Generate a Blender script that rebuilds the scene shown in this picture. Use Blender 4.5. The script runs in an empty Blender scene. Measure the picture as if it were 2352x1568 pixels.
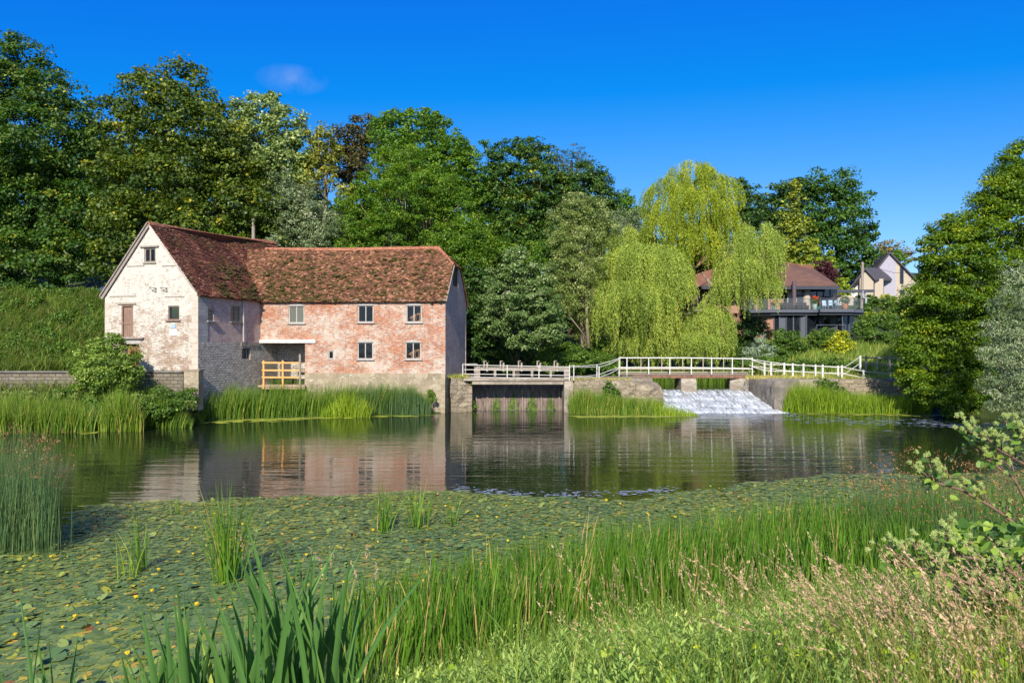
import bpy, math, random
import numpy as np
from mathutils import Vector
R = math.radians
rng = np.random.default_rng(7)
random.seed(7)
sc = bpy.context.scene
col = sc.collection

# ------------------------------------------------------------------ camera, sky, sun, exposure
H = 4.5                      # eye height above the mill pond
F = 1700.0                   # focal length in px of the 2352 px wide survey frame
CX, HY = 1176.0, 795.0       # frame centre and horizon row
cam_d = bpy.data.cameras.new("camera")
cam_d.sensor_width = 36.0
cam_d.lens = 36.0 * F / 2352.0
cam_d.shift_y = 11.0 / 2352.0
cam_d.clip_start = 0.1
cam_d.clip_end = 5000
cam = bpy.data.objects.new("camera", cam_d)
col.objects.link(cam)
cam.location = (0, 0, H)
cam.rotation_euler = (R(90), 0, 0)
sc.camera = cam

SUN_EL, SUN_AZ = 32.0, 7.8   # light travels 7.8 degrees right of straight ahead
sun_d = bpy.data.lights.new("sun", 'SUN')
sun_d.energy = 5.0
sun_d.angle = R(0.5)
sun_d.color = (1.0, 0.93, 0.80)
sun = bpy.data.objects.new("sun", sun_d)
col.objects.link(sun)
tr = Vector((math.sin(R(SUN_AZ)) * math.cos(R(SUN_EL)), math.cos(R(SUN_AZ)) * math.cos(R(SUN_EL)), -math.sin(R(SUN_EL))))
sun.rotation_euler = tr.to_track_quat('-Z', 'Y').to_euler()
LDIR = np.array(tr)

world = bpy.data.worlds.new("World")
sc.world = world
world.use_nodes = True
wt = world.node_tree
wt.nodes.clear()
wo = wt.nodes.new('ShaderNodeOutputWorld')
wb = wt.nodes.new('ShaderNodeBackground')
sky = wt.nodes.new('ShaderNodeTexSky')
sky.sky_type = 'NISHITA'
sky.sun_disc = False
sky.sun_elevation = R(SUN_EL)
sky.sun_rotation = R(180 + SUN_AZ)
sky.altitude = 400
sky.air_density = 1.0
sky.dust_density = 0.3
sky.ozone_density = 4.0
wg = wt.nodes.new('ShaderNodeGamma'); wg.inputs[1].default_value = 1.45
wh = wt.nodes.new('ShaderNodeHueSaturation'); wh.inputs['Saturation'].default_value = 1.12
# one faint wisp of cloud, fixed at its own bearing in the sky
wtc = wt.nodes.new('ShaderNodeTexCoord')
wm = wt.nodes.new('ShaderNodeVectorMath'); wm.operation = 'SUBTRACT'
_d = Vector(((672 - CX) / F, 1.0, (HY - 183) / F)).normalized()
wm.inputs[1].default_value = _d
wsc = wt.nodes.new('ShaderNodeVectorMath'); wsc.operation = 'MULTIPLY'; wsc.inputs[1].default_value = (22, 22, 55)
wlen = wt.nodes.new('ShaderNodeVectorMath'); wlen.operation = 'LENGTH'
wno = wt.nodes.new('ShaderNodeTexNoise'); wno.inputs['Scale'].default_value = 22; wno.inputs['Detail'].default_value = 6
wmr = wt.nodes.new('ShaderNodeMapRange'); wmr.inputs[1].default_value = 1.0; wmr.inputs[2].default_value = 0.1
wmr.inputs[3].default_value = 0.0; wmr.inputs[4].default_value = 0.9
wmr2 = wt.nodes.new('ShaderNodeMapRange'); wmr2.inputs[1].default_value = 0.42; wmr2.inputs[2].default_value = 0.75
wmu = wt.nodes.new('ShaderNodeMath'); wmu.operation = 'MULTIPLY'
wmx = wt.nodes.new('ShaderNodeMixRGB'); wmx.inputs[2].default_value = (1.3, 2.1, 4.3, 1)
L = wt.links.new
L(wtc.outputs['Generated'], wm.inputs[0]); L(wm.outputs[0], wsc.inputs[0]); L(wsc.outputs[0], wlen.inputs[0])
L(wtc.outputs['Generated'], wno.inputs[0])
L(wlen.outputs['Value'], wmr.inputs[0]); L(wno.outputs[0], wmr2.inputs[0])
L(wmr.outputs[0], wmu.inputs[0]); L(wmr2.outputs[0], wmu.inputs[1])
# the deep clear upper sky reaches almost to the tree tops in this light
wlift = wt.nodes.new('ShaderNodeVectorMath'); wlift.operation = 'ADD'; wlift.inputs[1].default_value = (0, 0, 0.13)
wnrm = wt.nodes.new('ShaderNodeVectorMath'); wnrm.operation = 'NORMALIZE'
L(wtc.outputs['Generated'], wlift.inputs[0]); L(wlift.outputs[0], wnrm.inputs[0]); L(wnrm.outputs[0], sky.inputs[0])
L(sky.outputs[0], wg.inputs[0]); L(wg.outputs[0], wh.inputs['Color'])
# deep polarised blue of this sky
wcg = wt.nodes.new('ShaderNodeVectorMath'); wcg.operation = 'MULTIPLY_ADD'; wcg.inputs[1].default_value = (1.45, 0.624, 0.22); wcg.inputs[2].default_value = (-0.60, -0.10, 2.93)
wcm = wt.nodes.new('ShaderNodeVectorMath'); wcm.operation = 'MAXIMUM'; wcm.inputs[1].default_value = (0.02, 0.1, 0.2)
L(wh.outputs[0], wcg.inputs[0]); L(wcg.outputs[0], wcm.inputs[0])
# the polariser works away from the sun; the half of the sky on the sun's side stays pale
wsp = wt.nodes.new('ShaderNodeSeparateXYZ'); wyr = wt.nodes.new('ShaderNodeMapRange'); wyr.interpolation_type = 'SMOOTHSTEP'
wyr.inputs[1].default_value = 0.30; wyr.inputs[2].default_value = -0.45; wyr.inputs[3].default_value = 0.0; wyr.inputs[4].default_value = 1.0
wmy = wt.nodes.new('ShaderNodeMixRGB')
L(wtc.outputs['Generated'], wsp.inputs[0]); L(wsp.outputs[1], wyr.inputs[0]); L(wyr.outputs[0], wmy.inputs[0])
L(wcm.outputs[0], wmy.inputs[1]); L(sky.outputs[0], wmy.inputs[2])
L(wmy.outputs[0], wmx.inputs[1]); L(wmu.outputs[0], wmx.inputs[0])
L(wmx.outputs[0], wb.inputs[0]); L(wb.outputs[0], wo.inputs[0])
wb.inputs[1].default_value = 0.15

sc.view_settings.view_transform = 'Standard'
sc.view_settings.look = 'None'
sc.view_settings.exposure = 0.45
sc.view_settings.gamma = 1.0
sc.render.engine = 'CYCLES'
sc.cycles.max_bounces = 6
sc.cycles.diffuse_bounces = 3
sc.cycles.glossy_bounces = 3
sc.cycles.transmission_bounces = 4
sc.cycles.transparent_max_bounces = 6
sc.cycles.caustics_reflective = False
sc.cycles.caustics_refractive = False

# ------------------------------------------------------------------ helpers
def at(x, y, Y):
    """survey pixel + distance -> point in the place"""
    return np.array([(x - CX) / F * Y, Y, H - (y - HY) / F * Y])

def AX(x, Y): return (x - CX) / F * Y
def AZ(y, Y): return H - (y - HY) / F * Y

def smooth(a, b, x):
    t = np.clip((x - a) / (b - a), 0, 1)
    return t * t * (3 - 2 * t)

class MB:
    """collects faces and links them as one mesh object"""
    def __init__(s):
        s.v = []; s.f = []; s.uv = []; s.r = []; s.n = 0; s.mi = []
    def add(s, verts, faces, uvs=None, rnd=None, mi=0):
        verts = np.asarray(verts, float).reshape(-1, 3)
        k = s.n
        s.v.append(verts); s.n += len(verts)
        r = rnd if rnd is not None else 0.5
        s.r.append(np.full(len(verts), r) if np.isscalar(r) else np.asarray(r, float))
        for i, f in enumerate(faces):
            s.f.append(tuple(int(j) + k for j in f))
            s.uv.append(uvs[i] if uvs is not None else None)
            s.mi.append(mi)
    def box(s, c, size, ax=None, ay=None, rnd=None, mi=0):
        c = np.asarray(c, float); hx, hy, hz = [q / 2 for q in size]
        ax = np.array([1, 0, 0.]) if ax is None else np.asarray(ax, float) / np.linalg.norm(ax)
        if ay is None:
            ay = np.array([-ax[1], ax[0], 0.]); nn = np.linalg.norm(ay)
            ay = ay / nn if nn > 1e-6 else np.array([0, 1., 0])
        ay = np.asarray(ay, float) / np.linalg.norm(ay)
        az = np.cross(ax, ay)
        V = [c + sx * hx * ax + sy * hy * ay + sz * hz * az for sz in (-1, 1) for sy in (-1, 1) for sx in (-1, 1)]
        F_ = [(0, 2, 3, 1), (4, 5, 7, 6), (0, 1, 5, 4), (2, 6, 7, 3), (0, 4, 6, 2), (1, 3, 7, 5)]
        dims = [(0, 1), (0, 1), (0, 2), (0, 2), (1, 2), (1, 2)]
        L_ = np.array([[sx * hx, sy * hy, sz * hz] for sz in (-1, 1) for sy in (-1, 1) for sx in (-1, 1)])
        uv = [[(L_[j][d[0]] + c[0] + c[1], L_[j][d[1]] + (c[2] if d[1] == 2 else 0)) for j in f] for f, d in zip(F_, dims)]
        s.add(V, F_, uv, rnd, mi)
    def beam(s, p, q, w, h, rnd=None, mi=0):
        p = np.asarray(p, float); q = np.asarray(q, float)
        d = q - p; L_ = np.linalg.norm(d); d = d / L_
        up = np.array([0, 0, 1.]) if abs(d[2]) < 0.95 else np.array([0, 1., 0])
        side = np.cross(up, d); side /= np.linalg.norm(side)
        s.box((p + q) / 2, (L_, w, h), d, side, rnd, mi)
    def tube(s, pts, rad, n=8, rnd=None, cap=True, mi=0):
        pts = [np.asarray(p, float) for p in pts]
        if np.isscalar(rad): rad = [rad] * len(pts)
        V = []; Fs = []; U = []
        ref = None; acc = 0; last = None
        for i, p in enumerate(pts):
            d = pts[min(i + 1, len(pts) - 1)] - pts[max(i - 1, 0)]
            d = d / (np.linalg.norm(d) + 1e-9)
            if ref is None:
                ref = np.array([1., 0, 0]) if abs(d[0]) < 0.8 else np.array([0, 1., 0])
            a = ref - d * np.dot(ref, d); a /= np.linalg.norm(a) + 1e-9
            b = np.cross(d, a); ref = a
            for k in range(n):
                t = 2 * math.pi * k / n
                V.append(p + rad[i] * (math.cos(t) * a + math.sin(t) * b))
        for i in range(len(pts) - 1):
            l = np.linalg.norm(pts[i + 1] - pts[i])
            for k in range(n):
                k2 = (k + 1) % n
                Fs.append((i * n + k, i * n + k2, (i + 1) * n + k2, (i + 1) * n + k))
                U.append([(k / n, acc), ((k + 1) / n, acc), ((k + 1) / n, acc + l), (k / n, acc + l)])
            acc += l
        if cap:
            Fs.append(tuple(range(n))[::-1]); U.append([(0, 0)] * n)
            Fs.append(tuple((len(pts) - 1) * n + k for k in range(n))); U.append([(0, 0)] * n)
        s.add(V, Fs, U, rnd, mi)
    def quad(s, a, b, c, d, uv=None, rnd=None, mi=0):
        s.add([a, b, c, d], [(0, 1, 2, 3)], [uv] if uv else None, rnd, mi)
    def blob(s, c, r, seed=0, sub=8, rings=5, jit=0.15, rnd=None):
        g = np.random.default_rng(seed)
        V = [np.array([0, 0, -1.])]
        for i in range(1, rings):
            ph = -math.pi / 2 + math.pi * i / rings
            for k in range(sub):
                t = 2 * math.pi * (k + 0.5 * (i % 2)) / sub
                V.append(np.array([math.cos(ph) * math.cos(t), math.cos(ph) * math.sin(t), math.sin(ph)]))
        V.append(np.array([0, 0, 1.]))
        V = np.array(V) * (1 + jit * g.normal(size=(len(V), 1)))
        Fs = []
        for k in range(sub): Fs.append((0, 1 + (k + 1) % sub, 1 + k))
        for i in range(rings - 2):
            for k in range(sub):
                a = 1 + i * sub + k; b = 1 + i * sub + (k + 1) % sub
                Fs.append((a, b, b + sub, a + sub))
        o = 1 + (rings - 2) * sub; t = len(V) - 1
        for k in range(sub): Fs.append((o + k, o + (k + 1) % sub, t))
        s.add(np.asarray(c) + V * np.asarray(r), Fs, None, rnd)
    def build(s, name, mats, parent=None, smooth_=False):
        me = bpy.data.meshes.new(name)
        V = np.concatenate(s.v) if s.v else np.zeros((0, 3))
        off = np.array(parent['_o']) if parent is not None and '_o' in parent.keys() else np.zeros(3)
        me.from_pydata((V - off).tolist(), [], s.f)
        a = me.attributes.new('rnd', 'FLOAT', 'POINT')
        a.data.foreach_set('value', np.concatenate(s.r).astype(np.float32))
        uvl = me.uv_layers.new(name='UVMap')
        buf = np.zeros((len(me.loops), 2), np.float32)
        i = 0
        for f, u in zip(s.f, s.uv):
            if u is not None: buf[i:i + len(f)] = u
            i += len(f)
        uvl.data.foreach_set('uv', buf.ravel())
        if not isinstance(mats, (list, tuple)): mats = [mats]
        for m in mats: me.materials.append(m)
        if len(mats) > 1: me.polygons.foreach_set('material_index', np.array(s.mi, np.int32))
        if smooth_: me.polygons.foreach_set('use_smooth', np.ones(len(me.polygons), bool))
        me.update()
        return link(name, me, parent)

def link(name, me, parent=None):
    o = bpy.data.objects.new(name, me)
    col.objects.link(o)
    if parent is not None:
        o.parent = parent
    return o

def mesh_np(name, V, k, mat, rnd, parent=None, faces=None, smooth_=False):
    """V: (n*k,3) verts, every k verts one polygon (or faces given as (m,4) index array)"""
    me = bpy.data.meshes.new(name)
    if parent is not None and '_o' in parent.keys():
        V = V - np.array(parent['_o'])
    me.vertices.add(len(V))
    me.vertices.foreach_set('co', V.astype(np.float32).ravel())
    if faces is None:
        n = len(V) // k
        idx = np.arange(len(V), dtype=np.int32)
        me.loops.add(len(V)); me.loops.foreach_set('vertex_index', idx)
        me.polygons.add(n)
        me.polygons.foreach_set('loop_start', np.arange(0, len(V), k, dtype=np.int32))
        me.polygons.foreach_set('loop_total', np.full(n, k, np.int32))
    else:
        m, q = faces.shape
        me.loops.add(m * q); me.loops.foreach_set('vertex_index', faces.astype(np.int32).ravel())
        me.polygons.add(m)
        me.polygons.foreach_set('loop_start', np.arange(0, m * q, q, dtype=np.int32))
        me.polygons.foreach_set('loop_total', np.full(m, q, np.int32))
        if smooth_: me.polygons.foreach_set('use_smooth', np.ones(m, bool))
    a = me.attributes.new('rnd', 'FLOAT', 'POINT')
    a.data.foreach_set('value', rnd.astype(np.float32))
    me.materials.append(mat)
    me.update(calc_edges=True)
    return link(name, me, parent)

def tag(o, label=None, cat=None, group=None, kind=None):
    if label: o['label'] = label
    if cat: o['category'] = cat
    if group: o['group'] = group
    if kind: o['kind'] = kind
    return o

def thing(name, label, cat, loc, group=None):
    o = bpy.data.objects.new(name, None)
    o.empty_display_size = 0.5
    col.objects.link(o)
    o.location = tuple(float(q) for q in loc)
    o['_o'] = [float(q) for q in loc]
    return tag(o, label, cat, group)

def unit(v):
    return v / (np.linalg.norm(v, axis=-1, keepdims=True) + 1e-9)

def leaf_quads(C, N, T, size, aspect=0.6, fold=0.18):
    """rhombus leaves folded on the midrib: C centres, N normals, T along-leaf directions"""
    N = unit(N); T = unit(T - N * np.sum(T * N, axis=1, keepdims=True)); B = np.cross(N, T)
    s = size[:, None]
    a = C - T * s * 0.5
    c = C + T * s * 0.5
    m = C - T * s * 0.05
    b = m + B * s * 0.5 * aspect + N * s * fold
    d = m - B * s * 0.5 * aspect + N * s * fold
    return np.stack([a, b, c, d], axis=1).reshape(-1, 3)

def blades(P, h, w, lean, bend, seg=4, twist=None, tipw=0.05, taper=0.6, fold=0.0):
    """grass-like blades. P bases (n,3), h heights, w widths, lean (n,2) horizontal offset at tip as fraction of h; bend curvature"""
    n = len(P)
    t = np.linspace(0, 1, seg + 1)
    ang = rng.uniform(0, math.pi, n) if twist is None else twist
    side = np.stack([np.cos(ang), np.sin(ang), np.zeros(n)], 1)
    V = np.zeros((n, seg + 1, 2, 3))
    for i, ti in enumerate(t):
        k = ti ** bend
        cx = P + np.stack([lean[:, 0] * h * k, lean[:, 1] * h * k, h * (ti - 0.35 * (lean ** 2).sum(1) * ti ** 3)], 1)
        ww = w * (1 - (ti ** (1 / max(taper, .05))) * (1 - tipw)) * (0.55 + 0.45 * min(1, ti * 4 + .3))
        V[:, i, 0] = cx - side * ww[:, None] / 2
        V[:, i, 1] = cx + side * ww[:, None] / 2
    if fold:
        nrm = np.stack([-np.sin(ang), np.cos(ang), np.zeros(n)], 1)
        nrm = np.where((nrm[:, 1] > 0)[:, None], -nrm, nrm)
        W3 = np.zeros((n, seg + 1, 3, 3)); W3[:, :, 0] = V[:, :, 0]; W3[:, :, 2] = V[:, :, 1]
        wid = np.linalg.norm(V[:, :, 1] - V[:, :, 0], axis=-1)
        W3[:, :, 1] = (V[:, :, 0] + V[:, :, 1]) / 2 + nrm[:, None, :] * (wid * fold)[..., None]
        b3 = np.arange(n) * (seg + 1) * 3; fs = []
        for i in range(seg):
            for q in (0, 1): fs.append(np.stack([b3 + 3 * i + q, b3 + 3 * i + q + 1, b3 + 3 * i + q + 4, b3 + 3 * i + q + 3], 1))
        return W3.reshape(-1, 3), np.concatenate(fs), (seg + 1) * 3
    base = (np.arange(n) * (seg + 1) * 2)[:, None]
    fs = []
    for i in range(seg):
        fs.append(np.stack([base[:, 0] + 2 * i, base[:, 0] + 2 * i + 1, base[:, 0] + 2 * i + 3, base[:, 0] + 2 * i + 2], 1))
    return V.reshape(-1, 3), np.concatenate(fs), (seg + 1) * 2

# ------------------------------------------------------------------ materials
def newmat(name):
    m = bpy.data.materials.new(name); m.use_nodes = True
    nt = m.node_tree; nt.nodes.clear()
    out = nt.nodes.new('ShaderNodeOutputMaterial')
    return m, nt, out

def N_(nt, t, **kw):
    n = nt.nodes.new(t)
    for k, v in kw.items():
        if k in ('op',): n.operation = v
        elif k.startswith('i_'): n.inputs[k[2:].replace('_', ' ')].default_value = v
        else: setattr(n, k, v)
    return n

def ramp(nt, stops, interp='LINEAR'):
    r = nt.nodes.new('ShaderNodeValToRGB'); r.color_ramp.interpolation = interp
    el = r.color_ramp.elements
    while len(el) < len(stops): el.new(0.5)
    for e, (p, c) in zip(el, stops):
        e.position = p; e.color = (*c, 1) if len(c) == 3 else c
    return r

LEAF_GAIN = 1.55
def leafmat(name, stops, transl=0.35, rough=0.5, spec=0.35, tcol=None, interp='LINEAR'):
    stops = [(p_, tuple(min(.85, c_ * LEAF_GAIN * g__) for c_, g__ in zip(cc_, (1.12, 1.0, .85)))) for p_, cc_ in stops]
    m, nt, out = newmat(name)
    at_ = N_(nt, 'ShaderNodeAttribute', attribute_name='rnd')
    r = ramp(nt, stops, interp)
    p = N_(nt, 'ShaderNodeBsdfPrincipled')
    p.inputs['Roughness'].default_value = rough
    p.inputs['Specular IOR Level'].default_value = spec
    tb = N_(nt, 'ShaderNodeBsdfTranslucent')
    hs = N_(nt, 'ShaderNodeHueSaturation'); hs.inputs['Hue'].default_value = 0.485; hs.inputs['Saturation'].default_value = 1.15; hs.inputs['Value'].default_value = 1.5
    mx = N_(nt, 'ShaderNodeMixShader'); mx.inputs[0].default_value = transl
    l = nt.links.new
    l(at_.outputs['Fac'], r.inputs[0]); l(r.outputs[0], p.inputs['Base Color'])
    l(r.outputs[0], hs.inputs['Color']); l(hs.outputs[0], tb.inputs['Color'])
    l(p.outputs[0], mx.inputs[1]); l(tb.outputs[0], mx.inputs[2]); l(mx.outputs[0], out.inputs[0])
    return m

def noisemat(name, stops, scale=3, detail=6, rough=0.8, bump=0.3, bscale=None, coord='Object', spec=0.3, metal=0, dist=0.02, stretch=None):
    m, nt, out = newmat(name); l = nt.links.new
    tc = N_(nt, 'ShaderNodeTexCoord')
    src = tc.outputs[coord]
    if stretch:
        mp = N_(nt, 'ShaderNodeMapping'); mp.inputs['Scale'].default_value = stretch
        l(src, mp.inputs[0]); src = mp.outputs[0]
    n = N_(nt, 'ShaderNodeTexNoise'); n.inputs['Scale'].default_value = scale; n.inputs['Detail'].default_value = detail; n.inputs['Roughness'].default_value = 0.65
    r = ramp(nt, stops)
    p = N_(nt, 'ShaderNodeBsdfPrincipled'); p.inputs['Roughness'].default_value = rough; p.inputs['Specular IOR Level'].default_value = spec; p.inputs['Metallic'].default_value = metal
    n2 = N_(nt, 'ShaderNodeTexNoise'); n2.inputs['Scale'].default_value = bscale or scale * 5; n2.inputs['Detail'].default_value = 5
    b = N_(nt, 'ShaderNodeBump'); b.inputs['Strength'].default_value = bump; b.inputs['Distance'].default_value = dist
    l(src, n.inputs[0]); l(src, n2.inputs[0]); l(n.outputs[0], r.inputs[0]); l(r.outputs[0], p.inputs['Base Color'])
    l(n2.outputs[0], b.inputs['Height']); l(b.outputs[0], p.inputs['Normal']); l(p.outputs[0], out.inputs[0])
    return m

def brickmat(name, c1, c2, c3, mortar, wash, wash_lo, wash_hi, bw=0.225, bh=0.075, ms=0.012, wscale=0.45, low=None, dirt=(0.12, 0.10, 0.08), bump=0.5, offset=0.5, zfade=None, jitter=0.0, bdist=0.02, marks=0.0):
    """brick/stone coursing on UVs in metres, limewash surviving in ragged patches, soot/algae stains"""
    m, nt, out = newmat(name); l = nt.links.new
    tc = N_(nt, 'ShaderNodeTexCoord'); uv = tc.outputs['UV']
    if jitter:
        nz = N_(nt, 'ShaderNodeTexNoise'); nz.inputs['Scale'].default_value = 2.5; nz.inputs['Detail'].default_value = 2
        l(uv, nz.inputs[0])
        vm = N_(nt, 'ShaderNodeVectorMath', op='MULTIPLY_ADD'); vm.inputs[1].default_value = (jitter, jitter, 0)
        l(nz.outputs['Color'], vm.inputs[0]); l(uv, vm.inputs[2]); uv = vm.outputs[0]
    bk = N_(nt, 'ShaderNodeTexBrick'); bk.offset = offset
    bk.inputs['Scale'].default_value = 1; bk.inputs['Brick Width'].default_value = bw; bk.inputs['Row Height'].default_value = bh
    bk.inputs['Mortar Size'].default_value = ms; bk.inputs['Mortar Smooth'].default_value = 0.3
    bk.inputs['Color1'].default_value = (0, 0, 0, 1); bk.inputs['Color2'].default_value = (1, 1, 1, 1); bk.inputs['Mortar'].default_value = (0.5, 0.5, 0.5, 1)
    l(uv, bk.inputs[0])
    nb = N_(nt, 'ShaderNodeTexNoise'); nb.inputs['Scale'].default_value = 1.1; nb.inputs['Detail'].default_value = 8; nb.inputs['Roughness'].default_value = 0.7
    l(uv, nb.inputs[0])
    ad = N_(nt, 'ShaderNodeMath', op='MULTIPLY_ADD'); ad.inputs[1].default_value = 0.55
    sx = N_(nt, 'ShaderNodeMath', op='MULTIPLY_ADD'); sx.inputs[1].default_value = 0.9; sx.inputs[2].default_value = -0.22
    l(nb.outputs[0], sx.inputs[0])
    l(bk.outputs['Color'], ad.inputs[0]); l(sx.outputs[0], ad.inputs[2])
    rc = ramp(nt, [(0.05, c1), (0.5, c2), (0.95, c3)]); l(ad.outputs[0], rc.inputs[0])
    mm = N_(nt, 'ShaderNodeMixRGB'); mm.inputs[2].default_value = (*mortar, 1)
    l(bk.outputs['Fac'], mm.inputs[0]); l(rc.outputs[0], mm.inputs[1])
    # limewash
    nw = N_(nt, 'ShaderNodeTexNoise'); nw.inputs['Scale'].default_value = wscale; nw.inputs['Detail'].default_value = 12; nw.inputs['Roughness'].default_value = 0.80; nw.inputs['Distortion'].default_value = 0.0
    mpw = N_(nt, 'ShaderNodeMapping'); mpw.inputs['Scale'].default_value = (1, 1.5, 1); mpw.inputs['Location'].default_value = (3.3, 1.7, 0)
    l(uv, mpw.inputs[0]); l(mpw.outputs[0], nw.inputs[0])
    mw = N_(nt, 'ShaderNodeMapRange'); mw.inputs[1].default_value = wash_lo; mw.inputs[2].default_value = wash_hi; mw.inputs[4].default_value = 0.92
    nf = N_(nt, 'ShaderNodeTexNoise'); nf.inputs['Scale'].default_value = 5.5; nf.inputs['Detail'].default_value = 6; nf.inputs['Roughness'].default_value = 0.8
    mpf = N_(nt, 'ShaderNodeMapping'); mpf.inputs['Scale'].default_value = (0.7, 2.2, 1); l(uv, mpf.inputs[0]); l(mpf.outputs[0], nf.inputs[0])
    fa = N_(nt, 'ShaderNodeMath', op='MULTIPLY_ADD'); fa.inputs[1].default_value = 0.85; l(nf.outputs[0], fa.inputs[0])
    fb_ = N_(nt, 'ShaderNodeMath', op='SUBTRACT'); fb_.inputs[1].default_value = 0.425; l(nw.outputs[0], fb_.inputs[0]); l(fb_.outputs[0], fa.inputs[2])
    src = fa.outputs[0]
    if zfade:   # more wash higher/lower on the wall: (v0, v1, add)
        sp = N_(nt, 'ShaderNodeSeparateXYZ'); l(tc.outputs['UV'], sp.inputs[0])
        zr = N_(nt, 'ShaderNodeMapRange'); zr.inputs[1].default_value = zfade[0]; zr.inputs[2].default_value = zfade[1]; zr.inputs[4].default_value = zfade[2]
        l(sp.outputs[1], zr.inputs[0])
        za = N_(nt, 'ShaderNodeMath', op='ADD'); l(src, za.inputs[0]); l(zr.outputs[0], za.inputs[1]); src = za.outputs[0]
    # mortar keeps wash better than brick faces
    mk = N_(nt, 'ShaderNodeMath', op='MULTIPLY_ADD'); mk.inputs[1].default_value = 0.06; l(bk.outputs['Fac'], mk.inputs[0]); l(src, mk.inputs[2])
    l(mk.outputs[0], mw.inputs[0])
    mx = N_(nt, 'ShaderNodeMixRGB'); mx.inputs[2].default_value = (*wash, 1); l(mw.outputs[0], mx.inputs[0]); l(mm.outputs[0], mx.inputs[1])
    # stains
    nd = N_(nt, 'ShaderNodeTexNoise'); nd.inputs['Scale'].default_value = 2.6; nd.inputs['Detail'].default_value = 9; nd.inputs['Roughness'].default_value = 0.75
    mpd = N_(nt, 'ShaderNodeMapping'); mpd.inputs['Scale'].default_value = (1.2, 0.8, 1); mpd.inputs['Location'].default_value = (9, 4, 0)
    l(uv, mpd.inputs[0]); l(mpd.outputs[0], nd.inputs[0])
    md = N_(nt, 'ShaderNodeMapRange'); md.inputs[1].default_value = 0.52; md.inputs[2].default_value = 0.78; md.inputs[4].default_value = 0.85
    l(nd.outputs[0], md.inputs[0])
    mx2 = N_(nt, 'ShaderNodeMixRGB'); mx2.inputs[2].default_value = (*dirt, 1); l(md.outputs[0], mx2.inputs[0]); l(mx.outputs[0], mx2.inputs[1])
    # rain streaks running down
    ns_ = N_(nt, 'ShaderNodeTexNoise'); ns_.inputs['Scale'].default_value = 2.2; ns_.inputs['Detail'].default_value = 6; ns_.inputs['Roughness'].default_value = 0.7
    mps = N_(nt, 'ShaderNodeMapping'); mps.inputs['Scale'].default_value = (2.6, 0.22, 1); mps.inputs['Location'].default_value = (2, 7, 0)
    l(tc.outputs['UV'], mps.inputs[0]); l(mps.outputs[0], ns_.inputs[0])
    mst = N_(nt, 'ShaderNodeMapRange'); mst.inputs[1].default_value = 0.55; mst.inputs[2].default_value = 0.75; mst.inputs[4].default_value = 0.5
    l(ns_.outputs[0], mst.inputs[0])
    mx3 = N_(nt, 'ShaderNodeMixRGB'); mx3.inputs[2].default_value = (dirt[0] * 1.1, dirt[1] * 1.2, dirt[2] * 1.2, 1); l(mst.outputs[0], mx3.inputs[0]); l(mx2.outputs[0], mx3.inputs[1])
    p = N_(nt, 'ShaderNodeBsdfPrincipled'); p.inputs['Roughness'].default_value = 0.9; p.inputs['Specular IOR Level'].default_value = 0.15
    if marks:
        nk = N_(nt, 'ShaderNodeTexNoise'); nk.inputs['Scale'].default_value = 3.0; nk.inputs['Detail'].default_value = 5; nk.inputs['Roughness'].default_value = 0.6
        mpk = N_(nt, 'ShaderNodeMapping'); mpk.inputs['Scale'].default_value = (0.7, 3.4, 1); mpk.inputs['Location'].default_value = (1, 12, 0); l(tc.outputs['UV'], mpk.inputs[0]); l(mpk.outputs[0], nk.inputs[0])
        mrk = N_(nt, 'ShaderNodeMapRange'); mrk.inputs[1].default_value = 0.60; mrk.inputs[2].default_value = 0.68; mrk.inputs[4].default_value = marks; l(nk.outputs[0], mrk.inputs[0])
        mx4 = N_(nt, 'ShaderNodeMixRGB'); mx4.inputs[2].default_value = (*dirt, 1); l(mrk.outputs[0], mx4.inputs[0]); l(mx3.outputs[0], mx4.inputs[1]); mx3 = mx4
    l(mx3.outputs[0], p.inputs['Base Color'])
    hb = N_(nt, 'ShaderNodeMath', op='MULTIPLY_ADD'); hb.inputs[1].default_value = -0.8; l(bk.outputs['Fac'], hb.inputs[0]); l(nb.outputs[0], hb.inputs[2])
    b = N_(nt, 'ShaderNodeBump'); b.inputs['Strength'].default_value = bump; b.inputs['Distance'].default_value = bdist
    l(hb.outputs[0], b.inputs['Height']); l(b.outputs[0], p.inputs['Normal']); l(p.outputs[0], out.inputs[0])
    return m

def plain(name, c, rough=0.6, metal=0, spec=0.4, var=0.12):
    c2 = tuple(q * (1 - var) for q in c); c3 = tuple(min(1, q * (1 + var)) for q in c)
    return noisemat(name, [(0.3, c2), (0.7, c3)], scale=4, rough=rough, metal=metal, spec=spec, bump=0.1)

def woodmat(name, c1, c2, scale=3, rough=0.8):
    return noisemat(name, [(0.3, c1), (0.7, c2)], scale=scale, rough=rough, bump=0.4, stretch=(6, 6, 0.8))
# ------------------------------------------------------------------ terrain
def lerp_pts(x, pts):
    return np.interp(x, [p[0] for p in pts], [p[1] for p in pts])

SHORE_NEAR = [(-60, 6.0), (-12, 7.0), (-7, 7.6), (-4.2, 9.0), (-2.8, 11.6), (2, 14.6), (8.6, 17.6), (16, 20.5), (24, 21.5), (34, 19), (60, 12)]
SHORE_FAR = [(-60, 34), (-26, 38), (-22.5, 39.5), (-19.7, 44), (-15, 46.5), (-5.6, 49.3), (-4.4, 50.6), (-4.0, 56), (4, 56), (10, 56), (18.2, 56), (18.8, 50.6), (24, 50.2), (28.5, 49), (30, 46), (29.5, 41), (34, 36), (60, 30)]

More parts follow.
